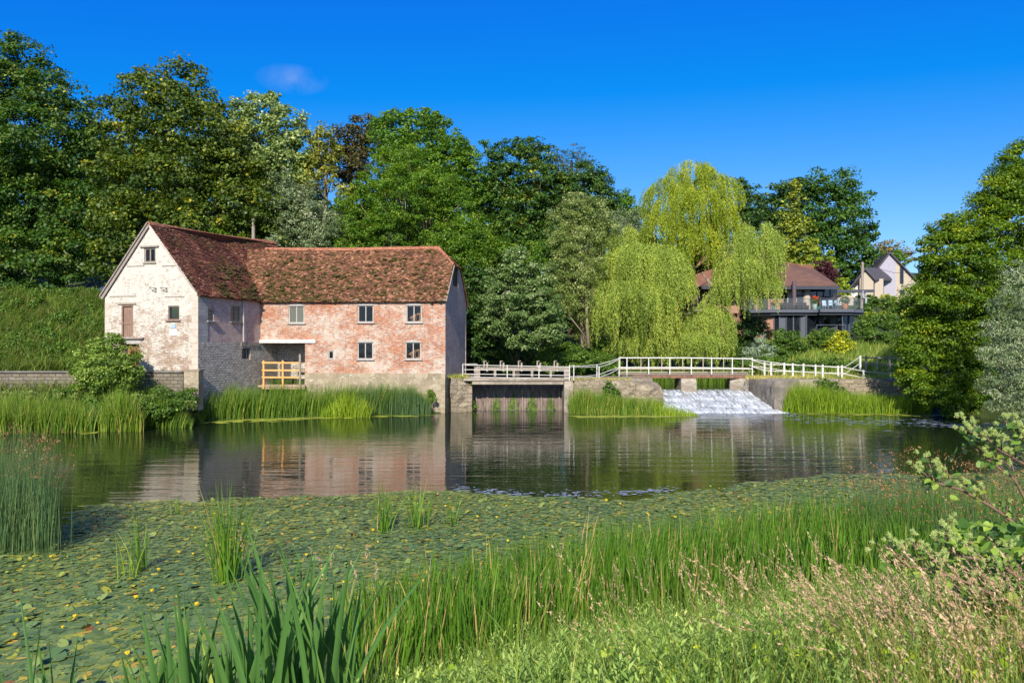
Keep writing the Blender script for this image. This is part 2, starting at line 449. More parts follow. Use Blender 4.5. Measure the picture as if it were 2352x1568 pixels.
def vnoise(X, Y, s, seed=0):
    return (np.sin(X * s + 1.3 + seed) * np.cos(Y * s * 1.1 + 0.7 * seed) + 0.5 * np.sin(X * s * 2.3 + Y * s * 1.7 + seed * 2) + 0.3 * np.cos(X * s * 4.1 - Y * s * 3.7 + seed)) / 1.8

def ground_z(X, Y):
    X = np.asarray(X, float); Y = np.asarray(Y, float)
    sn = lerp_pts(X, SHORE_NEAR); sf = lerp_pts(X, SHORE_FAR)
    # near bank
    d = sn - Y
    start = sn - 4.0 + 0 * X
    t = np.clip((start - Y) / np.maximum(start - 2.2, 1.5), 0, 1)
    top = 2.85 * (0.30 + 0.70 * smooth(-6.5, -1.8, X))
    top = np.where(X > 6, top + 0.02 * (X - 6), top)
    zn = np.where(d > 0, 0.04 + 0.22 * smooth(0, 4, d) + top * 0.92 * (0.65 * t + 0.35 * smooth(0, 1, t)), -1.2 * smooth(0, 2.5, -d) + 0.04)
    # far side
    e = Y - sf
    base = np.where(e > 0, 0.1 + 0.9 * smooth(0, 4, e), -1.2 * smooth(0, 2.0, -e) + 0.1)
    # left: bank under wall, hillside behind
    hl = 3.0 + np.clip((Y - 46.5) * 0.42, 0, 5.4) + np.clip((Y - 61) * 0.02, 0, 1) + np.clip((Y - 68) * 0.3, 0, 25)
    hl = np.where(Y < 43.95, base, hl)
    hl = np.where(Y < 43.95, hl + 1.0 * smooth(41.2, 43.2, Y) * (X < -18.2), hl)
    # behind the mill
    hm = 2.2 + np.clip((Y - 58.5) * 0.35, 0, 30)
    hm = np.where(Y < 51.5, np.minimum(base, 1.2), hm)
    # middle: river channel, far bank, garden slope
    hc = np.where(Y < 66.5, -0.2 + 1.6 * smooth(65.0, 66.5, Y), 1.4 + np.clip((Y - 66.5) * 0.265, 0, 4.4) + np.clip((Y - 92) * 0.20, 0, 30))
    hc = np.where(Y < 57, -1.2, hc)
    # right bank
    hr = np.where(Y < 53.2, base * 0.8, 2.05 + np.clip((Y - 58.5) * 0.15, 0, 3.7) + np.clip((Y - 92) * 0.27, 0, 30))
    wl = smooth(-19.2, -23.5, X) if False else 1 - smooth(-23.5, -19.2, X)
    wl = np.where(Y < 46, (X < -18.9) * 1.0, wl)
    z = np.where(X < -2.0, wl * hl + (1 - wl) * hm, 0)
    bl = smooth(-4.6, -3.6, X)
    bl = np.where(Y > 57.5, smooth(-6.5, -3.0, X), bl)
    bl = np.where(Y > 66, smooth(-20, -2, X), bl)
    z = (1 - bl) * np.where(X < 0, wl * hl + (1 - wl) * hm, hm) + bl * hc
    br = smooth(18.6, 19.2, X)
    br = np.where(Y > 57, smooth(22.0, 25.0, X), br)
    br = np.where((X > 18.6) & (Y > 53.2) & (Y < 60.0), 1.0, br)
    z = (1 - br) * z + br * hr
    mid = np.where(Y > 35, z, -1.2)
    mid = np.where((Y > 30) & (e < 0) & ((X < -4.6) | (X > 18.9)), base, mid)
    out = np.where(Y < sn + 3, zn, mid)
    out = np.where((Y > 30) & (X > 29) & (e > 0) & (Y < 53.2), np.minimum(base + (X - 29) * 0.05, 2.2), out)
    out = out + np.where(out > 0.3, 0.05 * vnoise(X, Y, 1.7) , 0)
    return out

gx = np.concatenate([[-1500, -600, -250, -150], np.arange(-100, -30, 2.0), np.arange(-30, 32, 0.35), np.arange(32, 101, 2.0), [150, 250, 600, 1500]])
gy = np.concatenate([[-400, -60, -20, -8, -4], np.arange(-2, 23, 0.35), np.arange(23, 36, 1.5), np.arange(36, 70, 0.35), np.arange(70, 140, 2.0), [160, 200, 300, 600, 1500]])
GX, GY = np.meshgrid(gx, gy)
GZ = ground_z(np.clip(GX, -95, 95), np.clip(GY, -5, 138))
nx, ny = len(gx), len(gy)
ii = (np.arange(ny - 1)[:, None] * nx + np.arange(nx - 1)[None, :]).ravel()
gf = np.stack([ii, ii + 1, ii + nx + 1, ii + nx], 1)
groundm = noisemat('meadow ground', [(0.25, (0.020, 0.030, 0.008)), (0.5, (0.045, 0.07, 0.014)), (0.68, (0.09, 0.10, 0.03)), (0.8, (0.16, 0.13, 0.06))], scale=0.35, detail=10, bump=0.8, bscale=8, dist=0.1)
g = mesh_np('ground', np.stack([GX.ravel(), GY.ravel(), GZ.ravel()], 1), 4, groundm, np.full(GX.size, .5), faces=gf, smooth_=True)
tag(g, kind='structure')

# ------------------------------------------------------------------ water
def watermat(name, sc1=2.2, str1=0.10, base=(0.012, 0.018, 0.008)):
    m, nt, out = newmat(name); l = nt.links.new
    tc = N_(nt, 'ShaderNodeTexCoord')
    p = N_(nt, 'ShaderNodeBsdfPrincipled'); p.inputs['Base Color'].default_value = (*base, 1); p.inputs['Roughness'].default_value = 0.015
    p.inputs['IOR'].default_value = 1.6
    mp = N_(nt, 'ShaderNodeMapping'); mp.inputs['Scale'].default_value = (0.30, 1.7, 1); mp.inputs['Rotation'].default_value = (0, 0, R(6))
    n1 = N_(nt, 'ShaderNodeTexNoise'); n1.inputs['Scale'].default_value = sc1; n1.inputs['Detail'].default_value = 3; n1.inputs['Roughness'].default_value = 0.45; n1.inputs['Distortion'].default_value = 0.4
    # calmer and livelier patches
    n2 = N_(nt, 'ShaderNodeTexNoise'); n2.inputs['Scale'].default_value = 0.16; n2.inputs['Detail'].default_value = 2
    mr = N_(nt, 'ShaderNodeMapRange'); mr.inputs[1].default_value = 0.35; mr.inputs[2].default_value = 0.65; mr.inputs[3].default_value = 0.25; mr.inputs[4].default_value = 1.0
    mu = N_(nt, 'ShaderNodeMath', op='MULTIPLY')
    b = N_(nt, 'ShaderNodeBump'); b.inputs['Strength'].default_value = 1.0; b.inputs['Distance'].default_value = str1
    mp3 = N_(nt, 'ShaderNodeMapping'); mp3.inputs['Scale'].default_value = (0.14, 1.0, 1); mp3.inputs['Rotation'].default_value = (0, 0, R(-4))
    n3 = N_(nt, 'ShaderNodeTexNoise'); n3.inputs['Scale'].default_value = 1.5; n3.inputs['Detail'].default_value = 2; n3.inputs['Roughness'].default_value = 0.4
    ad3 = N_(nt, 'ShaderNodeMath', op='MULTIPLY_ADD'); ad3.inputs[1].default_value = 1.1
    l(tc.outputs['Object'], mp3.inputs[0]); l(mp3.outputs[0], n3.inputs[0]); l(n3.outputs[0], ad3.inputs[0])
    l(tc.outputs['Object'], mp.inputs[0]); l(mp.outputs[0], n1.inputs[0]); l(tc.outputs['Object'], n2.inputs[0])
    l(n2.outputs[0], mr.inputs[0]); l(n1.outputs[0], mu.inputs[0]); l(mr.outputs[0], mu.inputs[1])
    l(mu.outputs[0], ad3.inputs[2]); l(ad3.outputs[0], b.inputs['Height']); l(b.outputs[0], p.inputs['Normal']); l(p.outputs[0], out.inputs[0])
    return m
M = {}
M['water'] = watermat('mill pond water', 2.6, 0.015)
M['water2'] = watermat('river water', 3.0, 0.006)
w = MB(); w.quad((-70, 3, 0), (70, 3, 0), (70, 56.9, 0), (-70, 56.9, 0)); o = w.build('mill_pond_water', M['water']); tag(o, kind='structure')
w = MB(); w.add([(-4.2, 53.2, 1.2), (4.2, 53.2, 1.2), (4.2, 57, 1.2), (18.1, 57, 1.2), (26, 57, 1.2), (26, 68, 1.2), (-5, 68, 1.2), (-5, 57, 1.2), (-4.2, 57, 1.2)],
      [(0, 1, 2, 8), (8, 2, 3, 4, 5, 6, 7)]); o = w.build('river_water', M['water2']); tag(o, kind='structure')

# weir: stepped concrete slope with broken white water over it
def weir():
    m, nt, out = newmat('weir white water'); l = nt.links.new
    tc = N_(nt, 'ShaderNodeTexCoord')
    mp = N_(nt, 'ShaderNodeMapping'); mp.inputs['Scale'].default_value = (3.2, 0.16, 0.5)
    n1 = N_(nt, 'ShaderNodeTexNoise'); n1.inputs['Scale'].default_value = 2.2; n1.inputs['Detail'].default_value = 10; n1.inputs['Roughness'].default_value = 0.75
    at_ = N_(nt, 'ShaderNodeAttribute', attribute_name='rnd')
    ad = N_(nt, 'ShaderNodeMath', op='ADD')
    r = ramp(nt, [(0.36, (0, 0, 0)), (0.70, (1, 1, 1))])
    foam = N_(nt, 'ShaderNodeBsdfPrincipled'); foam.inputs['Base Color'].default_value = (0.68, 0.72, 0.77, 1); foam.inputs['Roughness'].default_value = 0.6
    dk = N_(nt, 'ShaderNodeBsdfPrincipled'); dk.inputs['Base Color'].default_value = (0.05, 0.065, 0.05, 1); dk.inputs['Roughness'].default_value = 0.08
    b = N_(nt, 'ShaderNodeBump'); b.inputs['Strength'].default_value = 0.5; b.inputs['Distance'].default_value = 0.04
    mx = N_(nt, 'ShaderNodeMixShader')
    l(tc.outputs['Object'], mp.inputs[0]); l(mp.outputs[0], n1.inputs[0]); l(n1.outputs[0], ad.inputs[0]); l(at_.outputs['Fac'], ad.inputs[1])
    l(ad.outputs[0], r.inputs[0]); l(r.outputs[0], mx.inputs[0]); l(dk.outputs[0], mx.inputs[1]); l(foam.outputs[0], mx.inputs[2])
    l(n1.outputs[0], b.inputs['Height']); l(b.outputs[0], foam.inputs['Normal']); l(b.outputs[0], dk.inputs['Normal']); l(mx.outputs[0], out.inputs[0])
    nu, nv = 150, 90
    g2 = np.random.default_rng(3)
    nu, nv = 220, 150
    U, V = np.meshgrid(np.linspace(0, 1, nu), np.linspace(0, 1, nv))
    X0 = 9.4 + 0.7 * V; X1 = 18.75 - 0.75 * V
    X = X0 + (X1 - X0) * U
    Y = 49.6 + 7.6 * V
    steps = 4
    sv = V * steps; sv = sv + (.16 * np.sin(U * 9) + .10 * np.sin(U * 23 + 1)) * (V > .02) * (V < .97); st = np.floor(sv); fr = sv - st
    Zs = (st + smooth(0.0, 0.35, fr)) / steps
    Z = -0.08 + 1.32 * (0.28 * Zs + 0.72 * V) - 0.02
    n = g2.normal(size=(nv, nu)); 
    for _ in range(5): n = (n + np.roll(n, 1, 0) + np.roll(n, -1, 0)) / 3
    n = (n + .5 * np.roll(n, 1, 1) + .5 * np.roll(n, -1, 1)) * 1.6
    amp = 0.014 * (1 - smooth(0.93, 1.0, V)) * (1 - 0.0 * V)
    Z = Z + amp * n
    wh = 0.095 - 0.035 * smooth(.45, 1.0, fr) + 0.03 * (1 - smooth(0, .35, fr)) - 0.22 * smooth(0.90, 1.0, V) + 0.05 * n - 0.05 * np.abs(vnoise(X, Y, 1.3, 2)) + 0.10 * (1 - smooth(0, .12, V)) - 0.05*V - 0.12 * smooth(.12,.0,U)*0
    idx = (np.arange(nv - 1)[:, None] * nu + np.arange(nu - 1)[None, :]).ravel()
    o = mesh_np('weir_water', np.stack([X.ravel(), Y.ravel(), Z.ravel()], 1), 4, m, wh.ravel(), faces=np.stack([idx, idx + 1, idx + nu + 1, idx + nu], 1), smooth_=True)
    tag(o, kind='structure')
weir()

# foam and floating scum drifting in front of the weir and along the right
foamm = noisemat('floating foam', [(0.3, (0.25, 0.30, 0.40)), (0.7, (0.45, 0.50, 0.60))], rough=0.5)
V = []
def flake(x, y, rx, ry, z=0.012):
    k = 9; a = np.linspace(0, 2 * math.pi, k, endpoint=False); rr = rng.uniform(0.55, 1.15, k)
    return np.stack([x + np.cos(a) * rx * rr, y + np.sin(a) * ry * rr, np.full(k, z)], 1)
fl = []
for i in range(420):
    X = rng.uniform(9.0, 19); Y = 49.6 - abs(rng.normal()) * 1.1
    fl.append(flake(X, Y, rng.uniform(.02, .22), rng.uniform(.02, .06), 0.010 + i * 1e-5))
for i in range(420):
    x = rng.uniform(1700, 2340); yy = 958 + (x - 1700) * 0.035 + rng.normal() * 5.0
    Y = F * H / (yy - HY)
    fl.append(flake(AX(x, Y), Y, rng.uniform(.03, .3), rng.uniform(.02, .08), 0.012 + i * 1e-5))
for i in range(70):
    X = rng.uniform(-4.3, 4); Y = 52.0 - abs(rng.normal()) * .35
    fl.append(flake(X, Y, rng.uniform(.05, .3), rng.uniform(.02, .07), 0.014 + i * 1e-5))
for i in range(260):
    x = rng.uniform(1040, 1560); yy = 1122 + 14 * math.sin((x - 1040) / 520 * 3.1) + rng.normal() * 4.0
    Y = F * H / (yy - HY)
    fl.append(flake(AX(x, Y), Y, rng.uniform(.02, .12), rng.uniform(.01, .05), 0.011 + i * 1e-5))
o = mesh_np('floating_foam', np.concatenate(fl), 9, foamm, np.full(9 * len(fl), .5))
tag(o, 'white flecks of foam drifting on the water below the weir', 'foam', kind='stuff')

# lily pads
padm = leafmat('lily pad', [(0.0, (0.045, 0.090, 0.038)), (0.30, (0.075, 0.130, 0.048)), (0.6, (0.12, 0.17, 0.05)), (0.80, (0.17, 0.20, 0.03)), (0.90, (0.28, 0.28, 0.04)), (0.955, (0.30, 0.20, 0.04)), (1.0, (0.14, 0.055, 0.03))], transl=0.05, rough=0.5, spec=0.3)
def pads():
    n = 110000
    x = rng.uniform(-150, 2500, n)
    Y = rng.uniform(6.5, 27, n)
    X = (x - CX) / F * Y
    far = np.interp(x, [-200, 90, 200, 330, 700, 1000, 1100, 1300, 1480, 1560, 1900, 2200, 2500], [17.5, 17.2, 20.5, 21.3, 22.3, 22.8, 22.7, 21.9, 21.7, 22.9, 25.8, 26, 26])
    far = far + 0.5 * vnoise(X, Y, 1.1)
    near = lerp_pts(X, SHORE_NEAR) - 0.6
    edge = smooth(-0.3, 1.6, far - Y)
    # dark gaps of open water near the front left
    gap = vnoise(X * 1.6, Y * 2.2, 0.9, 3)
    keep = (Y < far) & (Y > near) & (rng.uniform(0, 1, n) < 0.25 + 0.75 * edge) & ~((gap > 0.62) & (rng.uniform(0, 1, n) < 0.8) & (Y < 14))
    sh = (X < -8.2) & (Y > 15.8) & (Y < 20) 
    keep &= ~(sh & (rng.uniform(0, 1, n) < 0.5))
    X = X[keep]; Y = Y[keep]; n = len(X)
    r = rng.uniform(0.03, 0.075, n) * (1.0 + 0.75 * smooth(15, 9, Y))
    z = rng.uniform(0.006, 0.035, n)
    k = 11
    a0 = rng.uniform(0, 2 * math.pi, n)
    ang = a0[:, None] + np.linspace(0.16, 2 * math.pi - 0.16, k - 1)[None]
    rr = r[:, None] * (1 + 0.07 * rng.normal(size=(n, k - 1)))
    tx = rng.normal(0, 0.05, n); ty = rng.normal(0, 0.05, n)
    curl = rng.uniform(0, 1, n) < 0.015
    tx = np.where(curl, rng.normal(0, 0.35, n), tx); ty = np.where(curl, rng.normal(0, 0.35, n), ty)
    dx = np.cos(ang) * rr * 1.12; dy = np.sin(ang) * rr
    P = np.zeros((n, k, 3))
    P[:, 1:, 0] = X[:, None] + dx; P[:, 1:, 1] = Y[:, None] + dy
    P[:, 1:, 2] = z[:, None] + dx * tx[:, None] + dy * ty[:, None] + np.where(curl, 0.04, 0)[:, None]
    P[:, 0, 0] = X; P[:, 0, 1] = Y; P[:, 0, 2] = z + np.where(curl, 0.04, 0)
    P[:, :, 2] = np.maximum(P[:, :, 2], 0.004)
    c = np.clip(0.34 + 0.12 * smooth(15, 22, Y) + 0.20 * rng.normal(size=n) + 0.16 * vnoise(X, Y, 0.8, 5), 0, 0.97)
    odd = rng.uniform(0, 1, n)
    c = np.where(odd < 0.05, rng.uniform(0.78, 1.0, n), c)
    o = mesh_np('lily_pads', P.reshape(-1, 3), k, padm, np.repeat(c, k))
    tag(o, 'overlapping green lily pads covering the near half of the pond', 'lily pads', kind='stuff')
    # film of duckweed between the pads
    nn_ = 14000; x = rng.uniform(-100, 2400, nn_); Y = rng.uniform(9, 27, nn_); X = (x - CX) / F * Y
    far2 = np.interp(x, [-200, 90, 200, 330, 700, 1000, 1100, 1300, 1480, 1560, 1900, 2200, 2500], [17.5, 17.2, 20.5, 21.3, 22.3, 22.8, 22.7, 21.9, 21.7, 22.9, 25.8, 26, 26]) + 0.5 * vnoise(X, Y, 1.1)
    k2_ = (Y < far2 + .1) & (Y > lerp_pts(X, SHORE_NEAR) - .6) & (rng.uniform(0, 1, nn_) < np.where(Y < 14, .75, 1))
    fl2 = [flake(a_, b_, rng.uniform(.1, .38), rng.uniform(.08, .2), .0035 + i_ * 2e-7) for i_, (a_, b_) in enumerate(zip(X[k2_], Y[k2_]))]
    dwm = leafmat('duckweed', [(0, (.05, .09, .03)), (.5, (.10, .14, .04)), (1, (.19, .22, .05))], transl=.02, rough=.35, spec=.5)
    o = mesh_np('duckweed', np.concatenate(fl2), 9, dwm, np.repeat(rng.uniform(0, 1, len(fl2)), 9)); tag(o, 'thin yellow green film of duckweed between the lily pads', 'duckweed', kind='stuff')
    # small yellow-green scraps and duckweed between them
    n = 9000
    x = rng.uniform(0, 2300, n); Y = rng.uniform(9, 26, n); X = (x - CX) / F * Y
    far = np.interp(x, [-200, 90, 200, 330, 700, 1000, 1100, 1300, 1480, 1560, 1900, 2200, 2500], [17.5, 17.2, 20.5, 21.3, 22.3, 22.8, 22.7, 21.9, 21.7, 22.9, 25.8, 26, 26])
    near = lerp_pts(X, SHORE_NEAR)
    keep = (Y < far) & (Y > near) & (vnoise(X, Y, 1.3, 9) + 0.5 * rng.normal(size=n) > 0.1 - 0.5 * smooth(15, 22, Y))
    X, Y = X[keep], Y[keep]; n = len(X)
    C = np.stack([X, Y, rng.uniform(0.03, 0.08, n)], 1)
    Nn = unit(np.stack([rng.normal(0, .35, n), rng.normal(0, .35, n), np.ones(n)], 1))
    T = unit(rng.normal(size=(n, 3)))
    Vv = leaf_quads(C, Nn, T, rng.uniform(0.03, 0.10, n), 0.7)
    m2 = leafmat('pond weed', [(0.0, (0.06, 0.12, 0.02)), (0.5, (0.12, 0.19, 0.03)), (0.85, (0.22, 0.26, 0.04)), (1, (0.38, 0.22, 0.05))], transl=0.2)
    o = mesh_np('pond_weed', Vv, 4, m2, np.repeat(rng.uniform(0, 1, n) ** 1.3, 4))
    tag(o, 'small yellow green scraps of weed among the lily pads', 'pond weed', kind='stuff')
pads()

# yellow water-lily flowers standing above the pads
yellow = plain('water lily yellow', (0.75, 0.50, 0.01), rough=0.4)
stemg = plain('pond stem green', (0.08, 0.14, 0.02))
def lily_flower_mesh():
    b = MB(); b.blob((0, 0, 0.10), (0.030, 0.030, 0.026), seed=4, sub=7, rings=5, jit=0.08)
    for k in range(5):
        a = 2 * math.pi * k / 5
        b.blob((0.022 * math.cos(a), 0.022 * math.sin(a), 0.112), (0.018, 0.018, 0.016), seed=k, sub=5, rings=4, jit=0.1)
    return b
fb = lily_flower_mesh()
f0 = fb.build('water_lily_flower', yellow)
st = MB(); st.tube([(0, 0, -0.02), (0.004, 0, 0.05), (0, 0, 0.09)], 0.005, 5); s0 = st.build('stem', stemg, f0)
def lily_spot():
    while True:
        x = rng.uniform(30, 2150); y = 1085 + 420 * rng.uniform(0, 1) ** 1.9
        Y = F * H / (y - HY); X = AX(x, Y)
        far = np.interp(x, [0, 90, 200, 330, 700, 1000, 1300, 1480, 1560, 1900, 2200], [17, 17.2, 20, 21.0, 22.0, 22.5, 21.6, 21.5, 22.6, 25.5, 26])
        if Y < far and Y > float(lerp_pts(X, SHORE_NEAR)) + 0.3: return X, Y
spots = [(px, py) for px, py in [(155, 1398), (293, 1514), (452, 1398), (556, 1272), (762, 1386), (790, 1345), (897, 1417), (925, 1415), (1003, 1425), (1019, 1412), (1061, 1373), (1043, 1453), (1119, 1256), (1127, 1310), (1292, 1303), (1325, 1273), (1407, 1287), (1371, 1236), (1491, 1187), (1300, 1290), (895, 1440)]]
fl_objs = []
LG = 'small yellow water lily flowers dotted over the pads'
for i in range(70):
    if i < len(spots):
        Y = F * H / (spots[i][1] - HY); X = AX(spots[i][0], Y)
    else: X, Y = lily_spot()
    if i == 0: o = f0
    else:
        o = f0.copy(); col.objects.link(o)
        c = s0.copy(); col.objects.link(c); c.parent = o
    o.location = (X, Y, 0.0); o.rotation_euler = (0, 0, rng.uniform(0, 6)); s_ = rng.uniform(0.6, 1.0); o.scale = (s_, s_, s_)
    tag(o, 'small yellow water lily flower held just above the floating pads', 'water lily', LG)
# ------------------------------------------------------------------ the mill
BW = (0.60, 0.57, 0.51)
M['brick_wing'] = brickmat('red mill brick', (0.15, 0.05, 0.035), (0.40, 0.115, 0.05), (0.55, 0.20, 0.075), (0.36, 0.28, 0.21), (0.54, 0.49, 0.42), 0.485, 0.62, wscale=0.42, dirt=(0.16, 0.10, 0.08), zfade=(6.8, 4.8, 0.03), marks=.5, bdist=.03)
M['brick_gable'] = brickmat('limewashed gable brick', (0.15, 0.08, 0.055), (0.29, 0.165, 0.11), (0.38, 0.24, 0.16), (0.46, 0.40, 0.32), BW, 0.49, 0.57, wscale=0.8, zfade=(4.8, 8.2, 0.13), dirt=(0.20, 0.15, 0.10), marks=.8, bdist=.04)
M['brick_side'] = brickmat('purple weathered brick', (0.26, 0.14, 0.12), (0.44, 0.23, 0.19), (0.56, 0.34, 0.27), (0.60, 0.54, 0.50), (0.70, 0.64, 0.60), 0.50, 0.76, wscale=0.8, dirt=(0.14, 0.09, 0.08), bdist=.05, marks=.5)
M['rubble'] = brickmat('coursed rubble stone', (0.40, 0.33, 0.27), (0.60, 0.52, 0.44), (0.70, 0.64, 0.56), (0.26, 0.22, 0.18), (0.80, 0.76, 0.70), 0.50, 0.78, bw=0.34, bh=0.15, ms=0.03, wscale=1.4, bump=1.0, jitter=0.12, bdist=.10, marks=.5)
M['plinth'] = brickmat('lichened plinth stone', (0.20, 0.16, 0.11), (0.32, 0.26, 0.18), (0.42, 0.35, 0.25), (0.24, 0.20, 0.14), (0.58, 0.54, 0.45), 0.56, 0.66, bw=0.9, bh=0.4, ms=0.012, wscale=1.9, bump=0.7, jitter=0.2, dirt=(0.16, 0.12, 0.06))
M['quoin'] = brickmat('dressed quoin stone', (0.30, 0.27, 0.25), (0.40, 0.37, 0.34), (0.50, 0.46, 0.42), (0.22, 0.2, 0.18), (0.6, 0.57, 0.53), 0.5, 0.8, bw=1.0, bh=0.42, ms=0.015, wscale=1.2, bump=0.4)
M['walldk'] = brickmat('mossy block wall', (0.12, 0.10, 0.08), (0.19, 0.16, 0.13), (0.25, 0.22, 0.18), (0.09, 0.08, 0.06), (0.40, 0.37, 0.32), 0.58, 0.85, bw=0.42, bh=0.21, ms=0.025, wscale=1.0, bump=1.0, jitter=0.06, dirt=(0.13, 0.11, 0.02))
M['oldwood'] = woodmat('weathered grey wood', (0.20, 0.16, 0.13), (0.36, 0.31, 0.26))
M['doorwood'] = woodmat('faded brown door wood', (0.17, 0.10, 0.075), (0.32, 0.21, 0.16))
M['palewood'] = woodmat('sun bleached window wood', (0.30, 0.28, 0.26), (0.48, 0.45, 0.42))
M['newwood'] = woodmat('orange fence timber', (0.62, 0.30, 0.09), (0.75, 0.42, 0.15))
M['dark'] = plain('dark interior', (0.03, 0.025, 0.02))
M['plaster'] = plain('interior limewash', (0.25, 0.22, 0.18))

def glassmat(name, tint=(0.02, 0.022, 0.025), alpha=0.55, rough=0.04):
    m, nt, out = newmat(name); l = nt.links.new
    p = N_(nt, 'ShaderNodeBsdfPrincipled'); p.inputs['Base Color'].default_value = (*tint, 1); p.inputs['Roughness'].default_value = rough; p.inputs['Specular IOR Level'].default_value = 0.6
    t = N_(nt, 'ShaderNodeBsdfTransparent')
    n = N_(nt, 'ShaderNodeTexNoise'); n.inputs['Scale'].default_value = 1.5; n.inputs['Detail'].default_value = 2
    tc = N_(nt, 'ShaderNodeTexCoord'); l(tc.outputs['Object'], n.inputs[0])
    b = N_(nt, 'ShaderNodeBump'); b.inputs['Strength'].default_value = 0.25; b.inputs['Distance'].default_value = 0.05; l(n.outputs[0], b.inputs['Height']); l(b.outputs[0], p.inputs['Normal'])
    mx = N_(nt, 'ShaderNodeMixShader'); mx.inputs[0].default_value = alpha
    l(p.outputs[0], mx.inputs[1]); l(t.outputs[0], mx.inputs[2]); l(mx.outputs[0], out.inputs[0])
    return m
M['glass'] = glassmat('old window glass')
M['dirtyglass'] = glassmat('dusty window glass', (0.13, 0.13, 0.10), 0.12, 0.3)

class WallF:
    """a wall plane: P0->P1 in plan, outward normal towards the viewer's right-hand rule side"""
    def __init__(s, P0, P1, out):
        s.P0 = np.array([*P0, 0.]); d = np.array([P1[0] - P0[0], P1[1] - P0[1], 0.]); s.L = np.linalg.norm(d); s.d = d / s.L
        n = np.array([s.d[1], -s.d[0], 0.]); s.n = n if np.dot(n[:2], out) > 0 else -n
    def pt(s, a, z, o=0): return s.P0 + s.d * a + s.n * o + np.array([0, 0, z])
    def px(s, x, y):
        ray = np.array([(x - CX) / F, 1., 0]); A = np.array([[s.d[0], -ray[0]], [s.d[1], -ray[1]]])
        t = np.linalg.solve(A, -s.P0[:2]); return t[0], H - (y - HY) / F * t[1]
    def rect(s, x0, y0, x1, y1):
        a0, zt = s.px(x0, y0); a1, zb = s.px(x1, y1); zt2 = s.px(x1, y0)[1]; zb2 = s.px(x0, y1)[1]
        return (a0, a1, (zb + zb2) / 2, (zt + zt2) / 2)

def wall_faces(mb, W, tops, zb, ops, t=0.35, inner=True, wob=0.0):
    """vertical strips between breakpoints; tops: [(s,z)...] roofline; zb: float or [(s,z)]; ops: rect openings (s0,s1,z0,z1)"""
    xs = sorted(set([p[0] for p in tops] + [q for o in ops for q in o[:2]] + ([p[0] for p in zb] if not np.isscalar(zb) else [])))
    lo = tops[0][0]; hi = tops[-1][0]; xs = [x for x in xs if lo - 1e-6 <= x <= hi + 1e-6]
    zt = lambda x: np.interp(x, [p[0] for p in tops], [p[1] for p in tops])
    zbf = (lambda x: zb) if np.isscalar(zb) else (lambda x: np.interp(x, [p[0] for p in zb], [p[1] for p in zb]))
    for a, b in zip(xs[:-1], xs[1:]):
        if b - a < 1e-5: continue
        m = (a + b) / 2
        cuts = sorted([(o[2], o[3]) for o in ops if o[0] - 1e-6 <= m <= o[1] + 1e-6])
        z0 = (zbf(a), zbf(b)); segs = []
        for c0, c1 in cuts:
            segs.append((z0, (c0, c0))); z0 = (c1, c1)
        segs.append((z0, (zt(a), zt(b))))
        for (l0, l1), (u0, u1) in segs:
            if u0 - l0 < 1e-4 and u1 - l1 < 1e-4: continue
            for o in ([0, -t] if inner else [0]):
                mb.quad(W.pt(a, l0, o), W.pt(b, l1, o), W.pt(b, u1, o), W.pt(a, u0, o), [(a, l0), (b, l1), (b, u1), (a, u0)])
    for (a, b, c, d_) in ops:
        for p, q in (((a, c), (b, c)), ((b, c), (b, d_)), ((b, d_), (a, d_)), ((a, d_), (a, c))):
            mb.quad(W.pt(*p, 0), W.pt(*q, 0), W.pt(*q, -t), W.pt(*p, -t), [(p[0], p[1]), (q[0], q[1]), (q[0] + t, q[1] + .1), (p[0] + t, p[1] + .1)])

